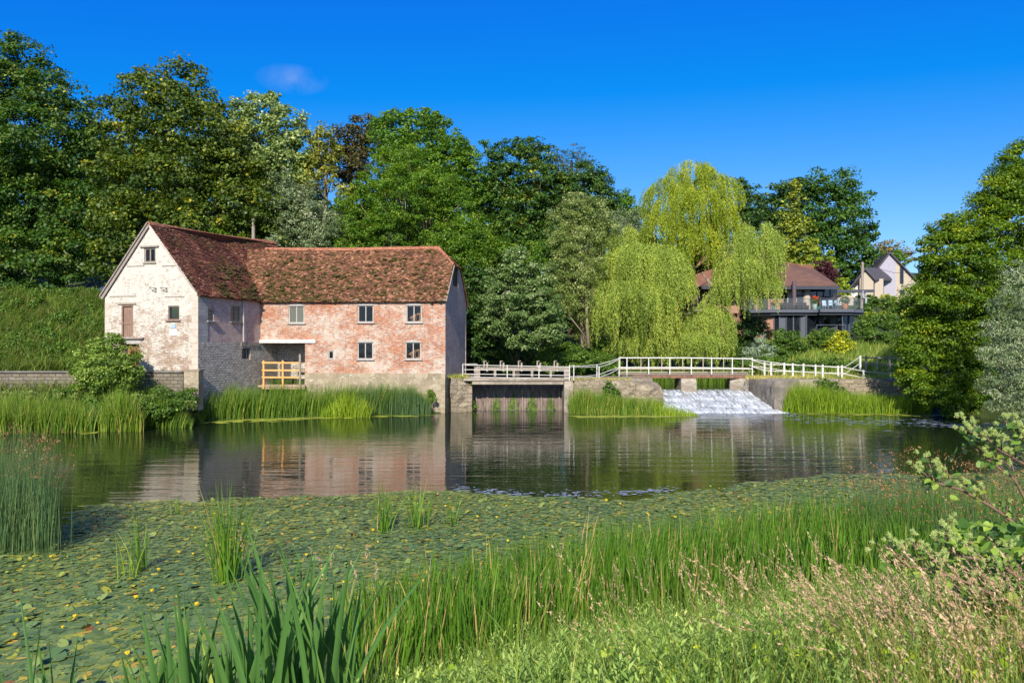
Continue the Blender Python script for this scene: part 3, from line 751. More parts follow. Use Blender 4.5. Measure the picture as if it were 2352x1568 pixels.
def window(parent, W, r, lights=2, wood='palewood', glass='glass', arch=True, rows=1, cols=0, depth=0.07, fw=0.075, sill=True, lab=None):
    a0, a1, z0, z1 = r
    f = MB()
    def bar(aa, ab, za, zb_, o=-depth, th=0.06): f.box(W.pt((aa + ab) / 2, (za + zb_) / 2, o), (abs(ab - aa), th, abs(zb_ - za)), W.d, W.n)
    bar(a0, a0 + fw, z0, z1); bar(a1 - fw, a1, z0, z1); bar(a0 + fw, a1 - fw, z0, z0 + fw); bar(a0 + fw, a1 - fw, z1 - fw, z1)
    iw = (a1 - a0 - 2 * fw)
    for k in range(1, lights):
        c = a0 + fw + iw * k / lights; bar(c - fw * .45, c + fw * .45, z0 + fw, z1 - fw)
    for k in range(1, rows):
        c = z0 + fw + (z1 - z0 - 2 * fw) * k / rows; bar(a0 + fw, a1 - fw, c - .012, c + .012, th=0.03)
    if cols:
        for k in range(1, cols * lights):
            if k % cols: c = a0 + fw + iw * k / (cols * lights); bar(c - .01, c + .01, z0 + fw, z1 - fw, th=0.025)
    if arch:   # curved timber head
        n = 8; V = []; Fs = []
        for k in range(n + 1):
            u = k / n; s_ = a0 - 0.06 + (a1 - a0 + 0.12) * u; rise = 0.13 * (1 - (2 * u - 1) ** 2) + 0.02
            for o in (0.035, -0.10):
                V += [W.pt(s_, z1 - 0.02, o), W.pt(s_, z1 + rise, o)]
        for k in range(n):
            q = 4 * k
            Fs += [(q, q + 4, q + 5, q + 1), (q + 1, q + 5, q + 7, q + 3), (q, q + 2, q + 6, q + 4)]
        Fs += [(0, 1, 3, 2), (4 * n, 4 * n + 2, 4 * n + 3, 4 * n + 1)]
        f.add(V, Fs)
    fo = f.build('window', M[wood], parent)
    if lab: fo['label'] = lab
    for k in range(lights):
        aa = a0 + fw + iw * k / lights + (fw * .45 if k else 0); ab = a0 + fw + iw * (k + 1) / lights - (fw * .45 if k < lights - 1 else 0)
        g_ = MB(); tl = rng.normal(0, .012)
        g_.quad(W.pt(aa, z0 + fw, -depth - .01 + tl), W.pt(ab, z0 + fw, -depth - .01 - tl), W.pt(ab, z1 - fw, -depth - .01 - tl), W.pt(aa, z1 - fw, -depth - .01 + tl * .5))
        po = g_.build('pane', M[glass], parent); po.parent = fo; 
    if sill:
        s_ = MB(); s_.box(W.pt((a0 + a1) / 2, z0 - 0.035, 0.0), (a1 - a0 + 0.2, 0.24, 0.06), W.d, W.n)
        so = s_.build('sill', M[wood], parent); so.parent = fo
    return fo

def tile_field(ridge, eave, gauge=0.11, tw=0.175, name='roof', parent=None, mat=None, sag=0.0, seed=0, rows_skip=0, deck=0.05, hipR=None, hipL=None):
    """ridge/eave: polylines (k,3) running the same way. returns tile mesh arrays; hipR(v)->max u"""
    g_ = np.random.default_rng(seed)
    def poly(P, u):
        P = np.asarray(P, float); c = np.concatenate([[0], np.cumsum(np.linalg.norm(np.diff(P, axis=0), axis=1))]); c /= c[-1]
        return np.stack([np.interp(u, c, P[:, i]) for i in range(3)], -1)
    r0, r1 = np.asarray(ridge[0]), np.asarray(ridge[-1]); e0, e1 = np.asarray(eave[0]), np.asarray(eave[-1])
    slope = (np.linalg.norm(r0 - e0) + np.linalg.norm(r1 - e1)) / 2; length = max(np.linalg.norm(r1 - r0), np.linalg.norm(e1 - e0))
    nr = int(slope / gauge); nc = int(length / tw)
    nrm = np.cross(e1 - e0, r0 - e0); nrm /= np.linalg.norm(nrm)
    if nrm[2] < 0: nrm = -nrm
    def S(u, v):
        s_ = poly(eave, u) * (1 - v)[..., None] + poly(ridge, u) * v[..., None]
        bump = -sag * 4 * v * (1 - v) * (0.6 + 0.4 * np.sin(u * 7 + seed)) + 0.02 * np.sin(u * 31 + v * 5 + seed) + 0.015 * np.sin(u * 55 - v * 9)
        return s_ + nrm * bump[..., None]
    out = []; rr = []
    for i in range(nr + 1):
        v0 = i / nr; v1 = min((i + 1.35) / nr, 1.0 + 0.1 / nr)
        hi = 1.0 if hipR is None else hipR(v0); lo = 0.0 if hipL is None else hipL(v0)
        u = (np.arange(nc + 1) + (0.5 if i % 2 else 0)) / nc
        u = u[(u >= lo - 1e-6) & (u < hi)]
        if len(u) == 0: continue
        u1 = np.minimum(u + 1 / nc * 0.965, hi)
        j = g_.normal(0, 0.0010, len(u)); lift = np.abs(g_.normal(0.026, 0.018, len(u))); tl = g_.normal(0, 0.005, len(u))
        slip = g_.normal(0, 0.09, len(u)) / nr
        vv0 = v0 + slip; 
        a = S(u + j, vv0) + nrm * (0.02 + lift + tl)[:, None]
        b = S(u1 + j, vv0) + nrm * (0.02 + lift - tl)[:, None]
        c = S(u1 + j, np.full(len(u), v1)) + nrm * 0.012
        d = S(u + j, np.full(len(u), v1)) + nrm * 0.012
        a2 = a - nrm * 0.022; b2 = b - nrm * 0.022
        out.append(np.stack([a, b, c, d, a2, b2, b, a], 1).reshape(-1, 3))
        rr.append(np.repeat(np.clip(g_.normal(0.5, 0.22, len(u)), 0, 1), 8))
    return np.concatenate(out), np.concatenate(rr), S, nrm

def tilemat(name, cols_, mosslo=0.56, mosshi=0.66, mscale=0.9):
    m, nt, out = newmat(name); l = nt.links.new
    tc = N_(nt, 'ShaderNodeTexCoord'); at_ = N_(nt, 'ShaderNodeAttribute', attribute_name='rnd')
    n1 = N_(nt, 'ShaderNodeTexNoise'); n1.inputs['Scale'].default_value = 0.7; n1.inputs['Detail'].default_value = 8; n1.inputs['Roughness'].default_value = .7
    l(tc.outputs['Object'], n1.inputs[0])
    ma = N_(nt, 'ShaderNodeMath', op='MULTIPLY_ADD'); ma.inputs[1].default_value = 0.85
    mb_ = N_(nt, 'ShaderNodeMath', op='MULTIPLY_ADD'); mb_.inputs[1].default_value = 0.55; mb_.inputs[2].default_value = -0.22
    l(n1.outputs[0], mb_.inputs[0]); l(at_.outputs['Fac'], ma.inputs[0]); l(mb_.outputs[0], ma.inputs[2])
    r = ramp(nt, cols_); l(ma.outputs[0], r.inputs[0])
    n2 = N_(nt, 'ShaderNodeTexNoise'); n2.inputs['Scale'].default_value = mscale; n2.inputs['Detail'].default_value = 10; n2.inputs['Roughness'].default_value = .72
    mp = N_(nt, 'ShaderNodeMapping'); mp.inputs['Location'].default_value = (5, 3, 8); l(tc.outputs['Object'], mp.inputs[0]); l(mp.outputs[0], n2.inputs[0])
    mr = N_(nt, 'ShaderNodeMapRange'); mr.inputs[1].default_value = mosslo; mr.inputs[2].default_value = mosshi; mr.inputs[4].default_value = .9; l(n2.outputs[0], mr.inputs[0])
    n3 = N_(nt, 'ShaderNodeTexNoise'); n3.inputs['Scale'].default_value = 9; n3.inputs['Detail'].default_value = 3; l(tc.outputs['Object'], n3.inputs[0])
    rm = ramp(nt, [(0.35, (0.035, 0.03, 0.01)), (0.65, (0.11, 0.095, 0.02))]); l(n3.outputs[0], rm.inputs[0])
    mx = N_(nt, 'ShaderNodeMixRGB'); l(mr.outputs[0], mx.inputs[0]); l(r.outputs[0], mx.inputs[1]); l(rm.outputs[0], mx.inputs[2])
    # pale lichen spots
    n4 = N_(nt, 'ShaderNodeTexNoise'); n4.inputs['Scale'].default_value = 6; n4.inputs['Detail'].default_value = 4; l(mp.outputs[0], n4.inputs[0])
    mr4 = N_(nt, 'ShaderNodeMapRange'); mr4.inputs[1].default_value = .68; mr4.inputs[2].default_value = .74; mr4.inputs[4].default_value = .8; l(n4.outputs[0], mr4.inputs[0])
    mx2 = N_(nt, 'ShaderNodeMixRGB'); mx2.inputs[2].default_value = (.5, .46, .40, 1); l(mr4.outputs[0], mx2.inputs[0]); l(mx.outputs[0], mx2.inputs[1])
    p = N_(nt, 'ShaderNodeBsdfPrincipled'); p.inputs['Roughness'].default_value = .85; p.inputs['Specular IOR Level'].default_value = .2
    l(mx2.outputs[0], p.inputs['Base Color']); l(p.outputs[0], out.inputs[0])
    return m
M['tile_wing'] = tilemat('orange clay tiles', [(0.05, (0.06, 0.028, 0.02)), (0.35, (0.14, 0.064, 0.038)), (0.6, (0.23, 0.105, 0.056)), (0.8, (0.34, 0.17, 0.09)), (0.97, (0.46, 0.26, 0.16))], .54, .66, 1.3)
M['tile_main'] = tilemat('dark brown clay tiles', [(0.1, (0.06, 0.028, 0.02)), (0.45, (0.15, 0.055, 0.035)), (0.7, (0.27, 0.095, 0.05)), (0.97, (0.46, 0.24, 0.15))], .50, .64, .8)
M['moss'] = noisemat('roof moss', [(0.3, (0.035, 0.03, 0.008)), (0.7, (0.10, 0.085, 0.02))], scale=8, bump=.8)
M['ridge'] = noisemat('ridge tile', [(0.3, (0.24, 0.08, 0.045)), (0.7, (0.42, 0.18, 0.10))], scale=2.5)
M['barge'] = woodmat('grey barge board', (0.22, 0.17, 0.15), (0.38, 0.32, 0.29))
M['iron'] = plain('rusty iron', (0.03, 0.025, 0.02))
M['render'] = noisemat('grey render', [(0.3, (0.30, 0.27, 0.25)), (0.7, (0.50, 0.46, 0.42))], scale=2)

# plan corners
A0 = (-24.95 - .32, 45.95)     # gable, far left
A1 = (-18.80, 44.30)           # gable, right corner
J = (-17.24, 50.72)            # inner corner
C0 = (-4.50, 50.0)             # wing, river corner
C1 = (-3.47, 56.3)             # wing, back corner
EZ = 7.60

mill = thing('water_mill', 'old L-shaped brick water mill with limewashed gable and mossy clay tile roofs', 'mill', (-15, 50, 0))
Wg = WallF(A0, A1, (0, -1)); Ws = WallF(A1, J, (1, 0)); Ww = WallF(J, C0, (0, -1)); We = WallF(C0, C1, (1, 0))

# ---- gable wall
APX = Wg.px(343, 518); apex_s, apex_z = APX[0], APX[1]
g_top = Wg.rect(331, 569, 357.5, 603); g_win = Wg.rect(386, 702, 412, 735); g_door = Wg.rect(279, 700, 306, 774); g_low = Wg.rect(287, 790, 319, 845)
b = MB(); wall_faces(b, Wg, [(0, EZ - .02), (apex_s, apex_z), (Wg.L, EZ - .02)], 2.6, [g_top, g_win, g_door, g_low])
b.build('gable_wall', M['brick_gable'], mill)
# corner stones flush-proud of the gable and side
q = MB()
for k in range(11):
    z = 3.0 + k * 0.42; wd = 0.42 if k % 2 else 0.62
    for s0, s1 in ((Wg.L - wd, Wg.L + .012),):
        q.box(Wg.pt((s0 + s1) / 2, z + .2, 0.0), (s1 - s0, 0.03, .40), Wg.d, Wg.n)
    if k < 10: q.box(Wg.pt(wd * .4 + .0, z + .2, 0.0), (wd * .8, 0.028, .40), Wg.d, Wg.n)
q.build('quoins', M['brick_gable'] if False else brickmat('limewashed stone', (.45, .40, .34), (.48, .41, .34), (.54, .46, .38), (.4, .36, .3), (.56, .51, .43), .40, .7, bw=2, bh=.42, bump=.3, dirt=(.3, .2, .16)), mill)
q = MB(); q.box(Ws.pt(.45, 5.05, 0.0), (.92, .05, 5.05), Ws.d, Ws.n); 
q.build('corner_pilaster', M['quoin'], mill)
LIN = []
window(mill, Wg, g_top, 2, 'oldwood', 'glass', False, sill=False, fw=.09, lab='two light loft window high in the gable')
window(mill, Wg, g_win, 1, 'doorwood', 'glass', False, fw=.06)
r = g_top; LIN.append((Wg.pt((r[0] + r[1]) / 2, r[3] + .07, .03), (r[1] - r[0] + .5, .14, .10)))
LIN.append((Wg.pt((r[0] + r[1]) / 2, r[2] - .04, .02), (r[1] - r[0] + .12, .10, .07)))
r = g_door; LIN.append((Wg.pt((r[0] + r[1]) / 2, r[3] + .07, .02), (r[1] - r[0] + .45, .10, .10)))
LIN.append((Wg.pt((r[0] + r[1]) / 2 + .35, r[2] - .07, .06), (r[1] - r[0] + .9, .22, .09)))
for x0, x1, y in ((292, 332, 612), (372, 404, 611), (252, 312, 681), (378, 424, 682)):
    s0, z = Wg.px(x0, y); s1, _ = Wg.px(x1, y); LIN.append((Wg.pt((s0 + s1) / 2, z, .0), (s1 - s0, .03, .07)))
for c_, s_ in [(t_[0], t_[1]) for t_ in LIN]:
    q = MB(); q.box(c_, s_, Wg.d, Wg.n); q.build('lintel', M['oldwood'], mill)
# loading door of upright planks, two leaves
dr = MB(); a0, a1, z0, z1 = g_door
fw = .09
for (aa, ab, za, zb_) in ((a0, a0 + fw, z0, z1), (a1 - fw, a1, z0, z1), (a0 + fw, a1 - fw, z1 - fw, z1)):
    dr.box(Wg.pt((aa + ab) / 2, (za + zb_) / 2, -.05), (ab - aa, .10, zb_ - za), Wg.d, Wg.n)
do = dr.build('door', M['doorwood'], mill)
pl = MB(); zm = z0 + (z1 - z0) * .42; n = 5; w_ = (a1 - a0 - 2 * fw) / n
for k in range(n):
    for (za, zb_) in ((z0 + .02, zm - .03), (zm + .07, z1 - fw)):
        pl.box(Wg.pt(a0 + fw + w_ * (k + .5), (za + zb_) / 2, -.12), (w_ - .012, .04 + .006 * rng.uniform(), zb_ - za), Wg.d, Wg.n)
pl.box(Wg.pt((a0 + a1) / 2, zm + .02, -.09), (a1 - a0 - 2 * fw, .05, .12), Wg.d, Wg.n)
lo = pl.build('planks', M['doorwood'], mill); lo.parent = do
redd = woodmat('faded red door', (.22, .06, .04), (.34, .12, .08))
dr = MB(); a0, a1, z0, z1 = g_low
dr.box(Wg.pt((a0 + a1) / 2, (z0 + z1) / 2, -.28), (a1 - a0, .05, z1 - z0), Wg.d, Wg.n)
dr.box(Wg.pt(a0 + .2, (z0 + z1) / 2, -.24), (.08, .05, z1 - z0 - .1), Wg.d, Wg.n)
d2 = dr.build('door', redd, mill); d2['label'] = 'faded red ground floor door behind the shrub'
dr = MB(); dr.box(Wg.pt((a0 + a1) / 2, z1 + .13, .0), (a1 - a0 + .3, .05, .24), Wg.d, Wg.n); dr.build('door_lintel', M['quoin'], mill)
# notices and iron brackets
sgn = plain('white notice board', (.72, .72, .70)); sgb = plain('blue notice', (.30, .42, .62))
for (x0, y0, x1, y1), mt in (((394, 745.5, 404, 753.5), sgb), ((391, 757, 406.5, 770), sgn)):
    r = Wg.rect(x0, y0, x1, y1); q = MB(); q.box(Wg.pt((r[0] + r[1]) / 2, (r[2] + r[3]) / 2, .02), (r[1] - r[0], .03, r[3] - r[2]), Wg.d, Wg.n)
    q.build('notice', mt, mill)
for x0, x1 in ((350, 359), (375, 384)):
    q = MB(); p1 = Wg.px(x0, 661); p2 = Wg.px(x1, 661); p3 = Wg.px(x1 - 1, 672)
    q.beam(Wg.pt(p2[0], p2[1], .03), Wg.pt(p2[0], p3[1], .03), .03, .03); q.beam(Wg.pt(p2[0], p2[1], .03), Wg.pt(p1[0], p1[1], .30), .03, .03); q.beam(Wg.pt(p2[0], p3[1] + .05, .03), Wg.pt(p1[0], p1[1] - .03, .28), .025, .025)
    q.build('iron_bracket', M['iron'], mill)

# ---- side wall
s_w1 = Ws.rect(477, 708, 491, 737); s_w2 = Ws.rect(530, 702, 552, 739); s_w3 = Ws.rect(555, 799, 574, 825)
zsplit = 4.75
b = MB(); wall_faces(b, Ws, [(0, EZ - .02), (Ws.L + .35, EZ - .02)], zsplit, [s_w1, s_w2]); b.build('side_wall', M['brick_side'], mill)
b = MB(); wall_faces(b, Ws, [(0, zsplit), (Ws.L + 2.2, zsplit)], .3, [s_w3]); 
wo_ = Ws.pt(0, 0, .035) - Ws.pt(0, 0, 0)
for i in range(len(b.v)): b.v[i] = b.v[i] + wo_
b.quad(Ws.pt(0, zsplit, 0), Ws.pt(Ws.L + 2, zsplit, 0), Ws.pt(Ws.L + 2, zsplit, .035), Ws.pt(0, zsplit, .035))
b.build('stone_base_wall', M['rubble'], mill)
window(mill, Ws, s_w1, 1, 'palewood', 'dirtyglass', False, rows=3, fw=.06)
window(mill, Ws, s_w2, 2, 'oldwood', 'dirtyglass', False, rows=3, fw=.07)
window(mill, Ws, s_w3, 3, 'oldwood', 'glass', False, fw=.05, sill=False)
q = MB(); p1 = Ws.px(556.5, 692); p2 = Ws.px(556.5, 784); q.tube([Ws.pt(p1[0], p1[1], .09), Ws.pt(p1[0], p1[1] - .2, .09), Ws.pt(p1[0], p2[1], .09)], .05, 8)
q.build('drain_pipe', plain('grey pipe', (.4, .38, .36)), mill)
q = MB(); p1 = Ws.px(552, 790); p2 = Ws.px(592, 789); q.box(Ws.pt((p1[0] + p2[0]) / 2, p1[1], .05), (p2[0] - p1[0], .08, .2), Ws.d, Ws.n); q.build('timber_plate', M['oldwood'], mill)

# ---- wing wall with recessed ground floor at the left
wA = Ww.rect(663, 702, 699, 742); wB = Ww.rect(822, 701, 858, 740.5); wC = Ww.rect(933, 701, 968.5, 740.5)
wD = Ww.rect(821, 785.5, 857, 825); wE = Ww.rect(931, 785.5, 967, 825); wF = Ww.rect(754, 805, 766.5, 824.5)
zr = Ww.px(650, 787.5)[1]; sr = Ww.px(700.6, 800)[0]; zpl = Ww.px(850, 857)[1]
b = MB(); wall_faces(b, Ww, [(0, EZ), (Ww.L, EZ)], [(0, zr), (sr, zr), (sr + 1e-4, zpl), (Ww.L, zpl)], [wA, wB, wC, wD, wE, wF])
b.quad(Ww.pt(0, zr, 0), Ww.pt(sr, zr, 0), Ww.pt(sr, zr, -.35), Ww.pt(0, zr, -.35))
b.build('brick_front_wall', M['brick_wing'], mill)
# plinth, battered slightly proud
b = MB(); nn = 60; Vt = []
for k in range(nn + 1):
    s_ = sr + (Ww.L - sr) * k / nn
    j1 = .03 * math.sin(k * 1.9) + .02 * math.sin(k * 4.3)
    Vt += [Ww.pt(s_, zpl + .0, -.01), Ww.pt(s_, zpl - .02 + .03 * math.sin(k * 2.3), .07), Ww.pt(s_, 1.2, .10 + j1 * .5), Ww.pt(s_, -.5, .14 + j1 * .6)]
Fs = []; U = []
for k in range(nn):
    for i in range(3):
        a_ = 4 * k + i; Fs.append((a_, a_ + 4, a_ + 5, a_ + 1))
        zz = [zpl, zpl - .05, 1.2, -.5]; s0 = (Ww.L - sr) * k / nn; s1 = (Ww.L - sr) * (k + 1) / nn
        U.append([(s0, zz[i]), (s1, zz[i]), (s1, zz[i + 1]), (s0, zz[i + 1])])
b.add(Vt, Fs, U)
b.quad(Ww.pt(sr, zpl, -.01), Ww.pt(sr, zpl, .07), Ww.pt(sr, -.5, .14), Ww.pt(sr, -.5, -2), [(0, 0), (.1, 0), (.1, 2), (2, 2)])
# end face along the river side
for a0, a1 in ((0, We.L),):
    b.quad(We.pt(-.16, -.5, .10), We.pt(a1, -.5, .10), We.pt(a1, zpl - .25, .06), We.pt(-.09, zpl - .25, .06), [(0, -.5), (a1, -.5), (a1, zpl), (0, zpl)])
    b.quad(We.pt(-.09, zpl - .25, .06), We.pt(a1, zpl - .25, .06), We.pt(a1, zpl - .25, 0), We.pt(0, zpl - .25, -0.01))
b.build('stone_plinth', M['plinth'], mill)
for r, g_, lab in ((wA, 'dirtyglass', 'two light window with dusty panes above the recess'), (wB, 'glass', None), (wC, 'glass', None), (wD, 'glass', None), (wE, 'glass', None)):
    window(mill, Ww, r, 2, 'palewood', g_, True, lab=lab)
window(mill, Ww, wF, 1, 'palewood', 'glass', False, fw=.07, sill=False, lab='tiny single pane window beside the recess')
q = MB(); s0, z0 = Ww.px(725.5, 787.5); z1 = Ww.px(725.5, 779.6)[1]
q.box(Ww.pt(s0 / 2 - .02, (z0 + z1) / 2, .05), (s0 + .05, .14, z1 - z0), Ww.d, Ww.n); q.build('bressummer_beam', noisemat('white painted beam', [(.3, (.50, .46, .42)), (.6, (.70, .67, .62))], scale=2), mill)
q = MB(); q.box(Ww.pt(Ww.L / 2, EZ - .02, .10), (Ww.L + .1, .06, .16), Ww.d, Ww.n); q.build('eaves_board', M['palewood'], mill)
# recess: floor, back wall, door
RD = 2.1
zf = Ww.px(650, 882)[1]
b = MB()
Wb = WallF(Ww.pt(-.6, 0, -RD)[:2], Ww.pt(sr + .2, 0, -RD)[:2], (0, -1))
dd = Wb.rect(644, 829, 668, 881)
dd = (dd[0], dd[1], zf, dd[3])
wall_faces(b, Wb, [(0, zr), (Wb.L, zr)], zf - .4, [dd])
b.quad(Ww.pt(sr, zf - .4, 0), Ww.pt(sr, zr, 0), Ww.pt(sr, zr, -RD), Ww.pt(sr, zf - .4, -RD), [(0, 0), (0, 2.8), (2, 2.8), (2, 0)])
b.build('recess_wall', M['rubble'], mill)
q = MB(); q.box(Wb.pt((dd[0] + dd[1]) / 2, (dd[2] + dd[3]) / 2, -.12), (dd[1] - dd[0] - .02, .06, dd[3] - dd[2] - .02), Wb.d, Wb.n); 
o = q.build('door', plain('dark grey door', (.06, .055, .055)), mill); o['label'] = 'dark door at the back of the recess'
q = MB(); q.box(Ww.pt(sr / 2 + .05, zf - .12, -RD / 2 + .25), (sr + 0.1, RD + .5, .14), Ww.d, Ww.n)
q.box(Ww.pt(sr / 2 + .2, zf - .16, .42), (sr - .1, .07, .32), Ww.d, Ww.n)
q.build('timber_platform', woodmat('pink brown board', (.33, .22, .16), (.45, .32, .24)), mill)
q = MB(); q.quad(Ww.pt(0, zr + .02, -.3), Ww.pt(sr, zr + .02, -.3), Ww.pt(sr, zr + .02, -RD), Ww.pt(0, zr + .02, -RD)); q.build('recess_ceiling', M['oldwood'], mill)
q = MB()  # bench and window frame in the recess
q.beam(Wb.pt(dd[1] + .5, zf + .9, .3), Wb.pt(dd[1] + 1.4, zf + .9, .3), .06, .3); q.beam(Wb.pt(dd[1] + .6, zf, .3), Wb.pt(dd[1] + .6, zf + .9, .3), .07, .07); q.beam(Wb.pt(dd[1] + 1.3, zf, .3), Wb.pt(dd[1] + 1.3, zf + .9, .3), .07, .07)
bench = q.build('workbench', M['oldwood']); tag(bench, 'rough grey wooden bench standing inside the dark recess of the mill', 'bench')

# ---- end wall towards the river
C1s = We.L
mid = We.L / 2; RZ = 11.55; hz = 10.2
dk = We.rect(1040, 616, 1052.5, 658)
fr = (hz - EZ) / (RZ - EZ) * mid
b = MB(); wall_faces(b, We, [(0, EZ), (fr, hz), (We.L - fr, hz), (We.L, EZ)], zpl - .25, [dk]); b.build('brick_end_wall', M['brick_side'], mill)
q = MB(); q.box(We.pt((dk[0] + dk[1]) / 2, (dk[2] + dk[3]) / 2, -.1), (dk[1] - dk[0], .05, dk[3] - dk[2]), We.d, We.n); o = q.build('hatch', M['dark'], mill); 
# back walls
b = MB(); Wk = WallF(C1, (-17.0, 57.2), (0, 1)); wall_faces(b, Wk, [(0, EZ), (Wk.L, EZ)], 0, []); b.build('back_wall', M['brick_side'], mill)
# interior floor in the wing
b = MB(); b.box(Ww.pt(Ww.L / 2 + 1.3, 4.85, -2.8), (Ww.L - 2.6, 5.0, .2), Ww.d, Ww.n); b.build('upper_floor', M['oldwood'], mill)
b = MB(); b.box(Ww.pt(Ww.L / 2 + 2, 1.95, -2.8), (Ww.L - 4.8, 5.0, .2), Ww.d, Ww.n); b.build('ground_floor', M['oldwood'], mill)
# stairs seen through the windows at the river end
for (r, zb_) in ((wC, 4.95), (wE, 2.05)):
    q = MB(); x0 = r[0] - .25; x1 = r[1] + .25
    for k in range(7):
        s_ = x0 + (x1 - x0) * k / 6; z = r[2] + .05 + (r[3] - r[2]) * .62 * k / 6
        q.box(Ww.pt(s_, z - .25, -.75), (.05, .05, .95), Ww.d, Ww.n)
    q.beam(Ww.pt(x0, r[2] + .15, -.75), Ww.pt(x1, r[2] + .15 + (r[3] - r[2]) * .66, -.75), .06, .12)
    q.beam(Ww.pt(x0, r[2] - .45, -.75), Ww.pt(x1, r[2] - .45 + (r[3] - r[2]) * .66, -.75), .06, .26)
    q.build('staircase', M['newwood'], mill)

# ---- roofs
mA = Wg.pt(apex_s, 0)[:2]
def under(b, S, nrm, umax=1.0, hip=None):
    N1, N2 = 24, 8; uu, vv = np.meshgrid(np.linspace(0, 1, N1), np.linspace(0, 1, N2))
    if hip: uu = uu * (1 - hip[1] * np.maximum(0, (vv - hip[0]) / (1 - hip[0])))
    P = S(uu.ravel(), vv.ravel()) - nrm * .05
    b.add(P, [(j * N1 + i, j * N1 + i + 1, (j + 1) * N1 + i + 1, (j + 1) * N1 + i) for j in range(N2 - 1) for i in range(N1 - 1)])
rid0 = np.array([mA[0], mA[1] - .12, apex_z + .12]) - np.array([.03, 0, 0])
ridM = at(495, 541, 52.4); ridE = at(633, 557.5, 59.0)
e0 = Ws.pt(-.18, EZ - .08, .22); eJ = Ws.pt(Ws.L, EZ - .05, .24); eE = Ws.pt(Ws.L + 8.2, EZ + .1, .2)
tv, tr_, S1, n1 = tile_field([rid0, ridM, ridE], [e0, eJ, eE], sag=.06, seed=3, hipR=lambda v: 1 - 0.055 * max(0, (v - .62) / .38))
rf = mesh_np('roof', tv, 4, M['tile_main'], tr_, mill); rf['label'] = 'dark moss covered roof of the gabled range'
b = MB(); under(b, S1, n1)

l0 = Wg.pt(-.22, EZ - .1, .12); lE = l0 + (ridE - rid0) * np.array([1, 1, 0]) + np.array([0, 0, .3])
b.quad(rid0 - (0, 0, .02), l0, lE, ridE - (0, 0, .05))
b.quad(ridE - (0, 0, .06), lE, eE - (0, 0, .06), eE - (0, 0, .06)); b.build('roof_underside', M['tile_main'], mill)
# barge boards and verge tiles on the gable
q = MB()
for (p, qd) in ((Wg.pt(-.2, EZ - .12, .10), Wg.pt(apex_s, apex_z + .06, .10)),):
    q.beam(p, qd, .06, .26)
    q.beam(p + np.array([-.03, -.05, .12]), qd + np.array([0, -.05, .10]), .14, .07)
q.build('barge_board', M['barge'], mill)
q = MB(); q.beam(Wg.pt(Wg.L + .02, EZ - .02, .05), Wg.pt(apex_s, apex_z + .04, .05), .10, .12); q.build('verge', noisemat('pale verge mortar', [(.3, (.5, .45, .4)), (.7, (.7, .66, .6))], scale=3), mill)
# ridge caps
def ridge_caps(P, w=.24, seed=0, parent=mill):
    g_ = np.random.default_rng(seed); q = MB()
    P = [np.asarray(p, float) for p in P]
    for a_, b_ in zip(P[:-1], P[1:]):
        L_ = np.linalg.norm(b_ - a_); n = max(1, int(L_ / .33)); d = (b_ - a_) / L_; sd = np.cross(d, [0, 0, 1]); sd /= np.linalg.norm(sd)
        for k in range(n):
            p = a_ + d * L_ * k / n; e = a_ + d * L_ * (k + .96) / n; up = np.array([0, 0, .02 + g_.uniform(0, .03)])
            prof = [(-w * .62, -.13), (-w * .35, .02), (0, .09), (w * .35, .02), (w * .62, -.13)]
            V = [p + sd * x + (0, 0, z) + up for x, z in prof] + [e + sd * x + (0, 0, z) + up * .6 for x, z in prof]
            q.add(V, [(i, i + 1, i + 6, i + 5) for i in range(4)] + [(0, 1, 2, 3, 4)], None, g_.uniform())
    return q.build('ridge_tiles', M['ridge'], parent)
ridge_caps([rid0, ridM, ridE], seed=2)
# wing roof
rn0 = Ww.pt(-2.2, RZ, -3.05); rn1p = We.pt(mid, RZ, 0) - We.n * 0 ; rn1 = np.array([-5.26, rn1p[1] - .05, RZ + .02]); rnm = (rn0 + rn1) / 2 - (0, 0, .07)
ew0 = Ww.pt(-1.0, EZ - .10, .26); ew1 = We.pt(-.22, EZ - .10, .12)
rfull = rn1 + (rn1 - rn0) / np.linalg.norm(rn1 - rn0) * 1.25
ulen = np.linalg.norm(rfull - rn0); vh = (hz - EZ) / (RZ - EZ)
tv, tr_, S2, n2 = tile_field([rn0, rnm, rfull], [ew0, ew1], sag=.05, seed=5, hipR=lambda v: 1 - 1.2 / ulen * max(0, (v - vh) / (1 - vh)))
rf2 = mesh_np('roof', tv, 4, M['tile_wing'], tr_, mill); rf2['label'] = 'orange red moss dotted roof of the long wing'
b = MB(); ewb0 = Wk.pt(Wk.L, EZ - .1, .25); ewb1 = Wk.pt(-.2, EZ - .1, .25)
hA = We.pt(fr, hz - .03, .10); hB = We.pt(We.L - fr, hz - .03, .10)
under(b, S2, n2, .93, (vh, 1.2 / ulen))
b.add([rn0 - (0, 0, .05), ew0 - (0, 0, .16), ew1 - (0, 0, .16), hA - (0, 0, .1), rn1 - (0, 0, .05), ewb0, ewb1, hB - (0, 0, .1)], [(0, 4, 7, 6, 5), (4, 3, 7)])
b.build('roof_underside', M['tile_wing'], mill)
tv, tr_, S3, n3 = tile_field([rn1, rn1 + (.01, .02, 0)], [hA + (0, -.1, 0), hB + (0, .1, 0)], seed=8)
mesh_np('hip_tiles', tv, 4, M['tile_wing'], tr_, mill)
ridge_caps([rn0 + (1.3, 0, 0), rnm, rn1], seed=4); ridge_caps([rn1, hA + (0, -.08, .03)], w=.22, seed=6)
q = MB(); q.beam(ew1 + (0, 0, .0), hA + (.02, -.05, .0), .06, .1); q.build('verge', M['oldwood'], mill)
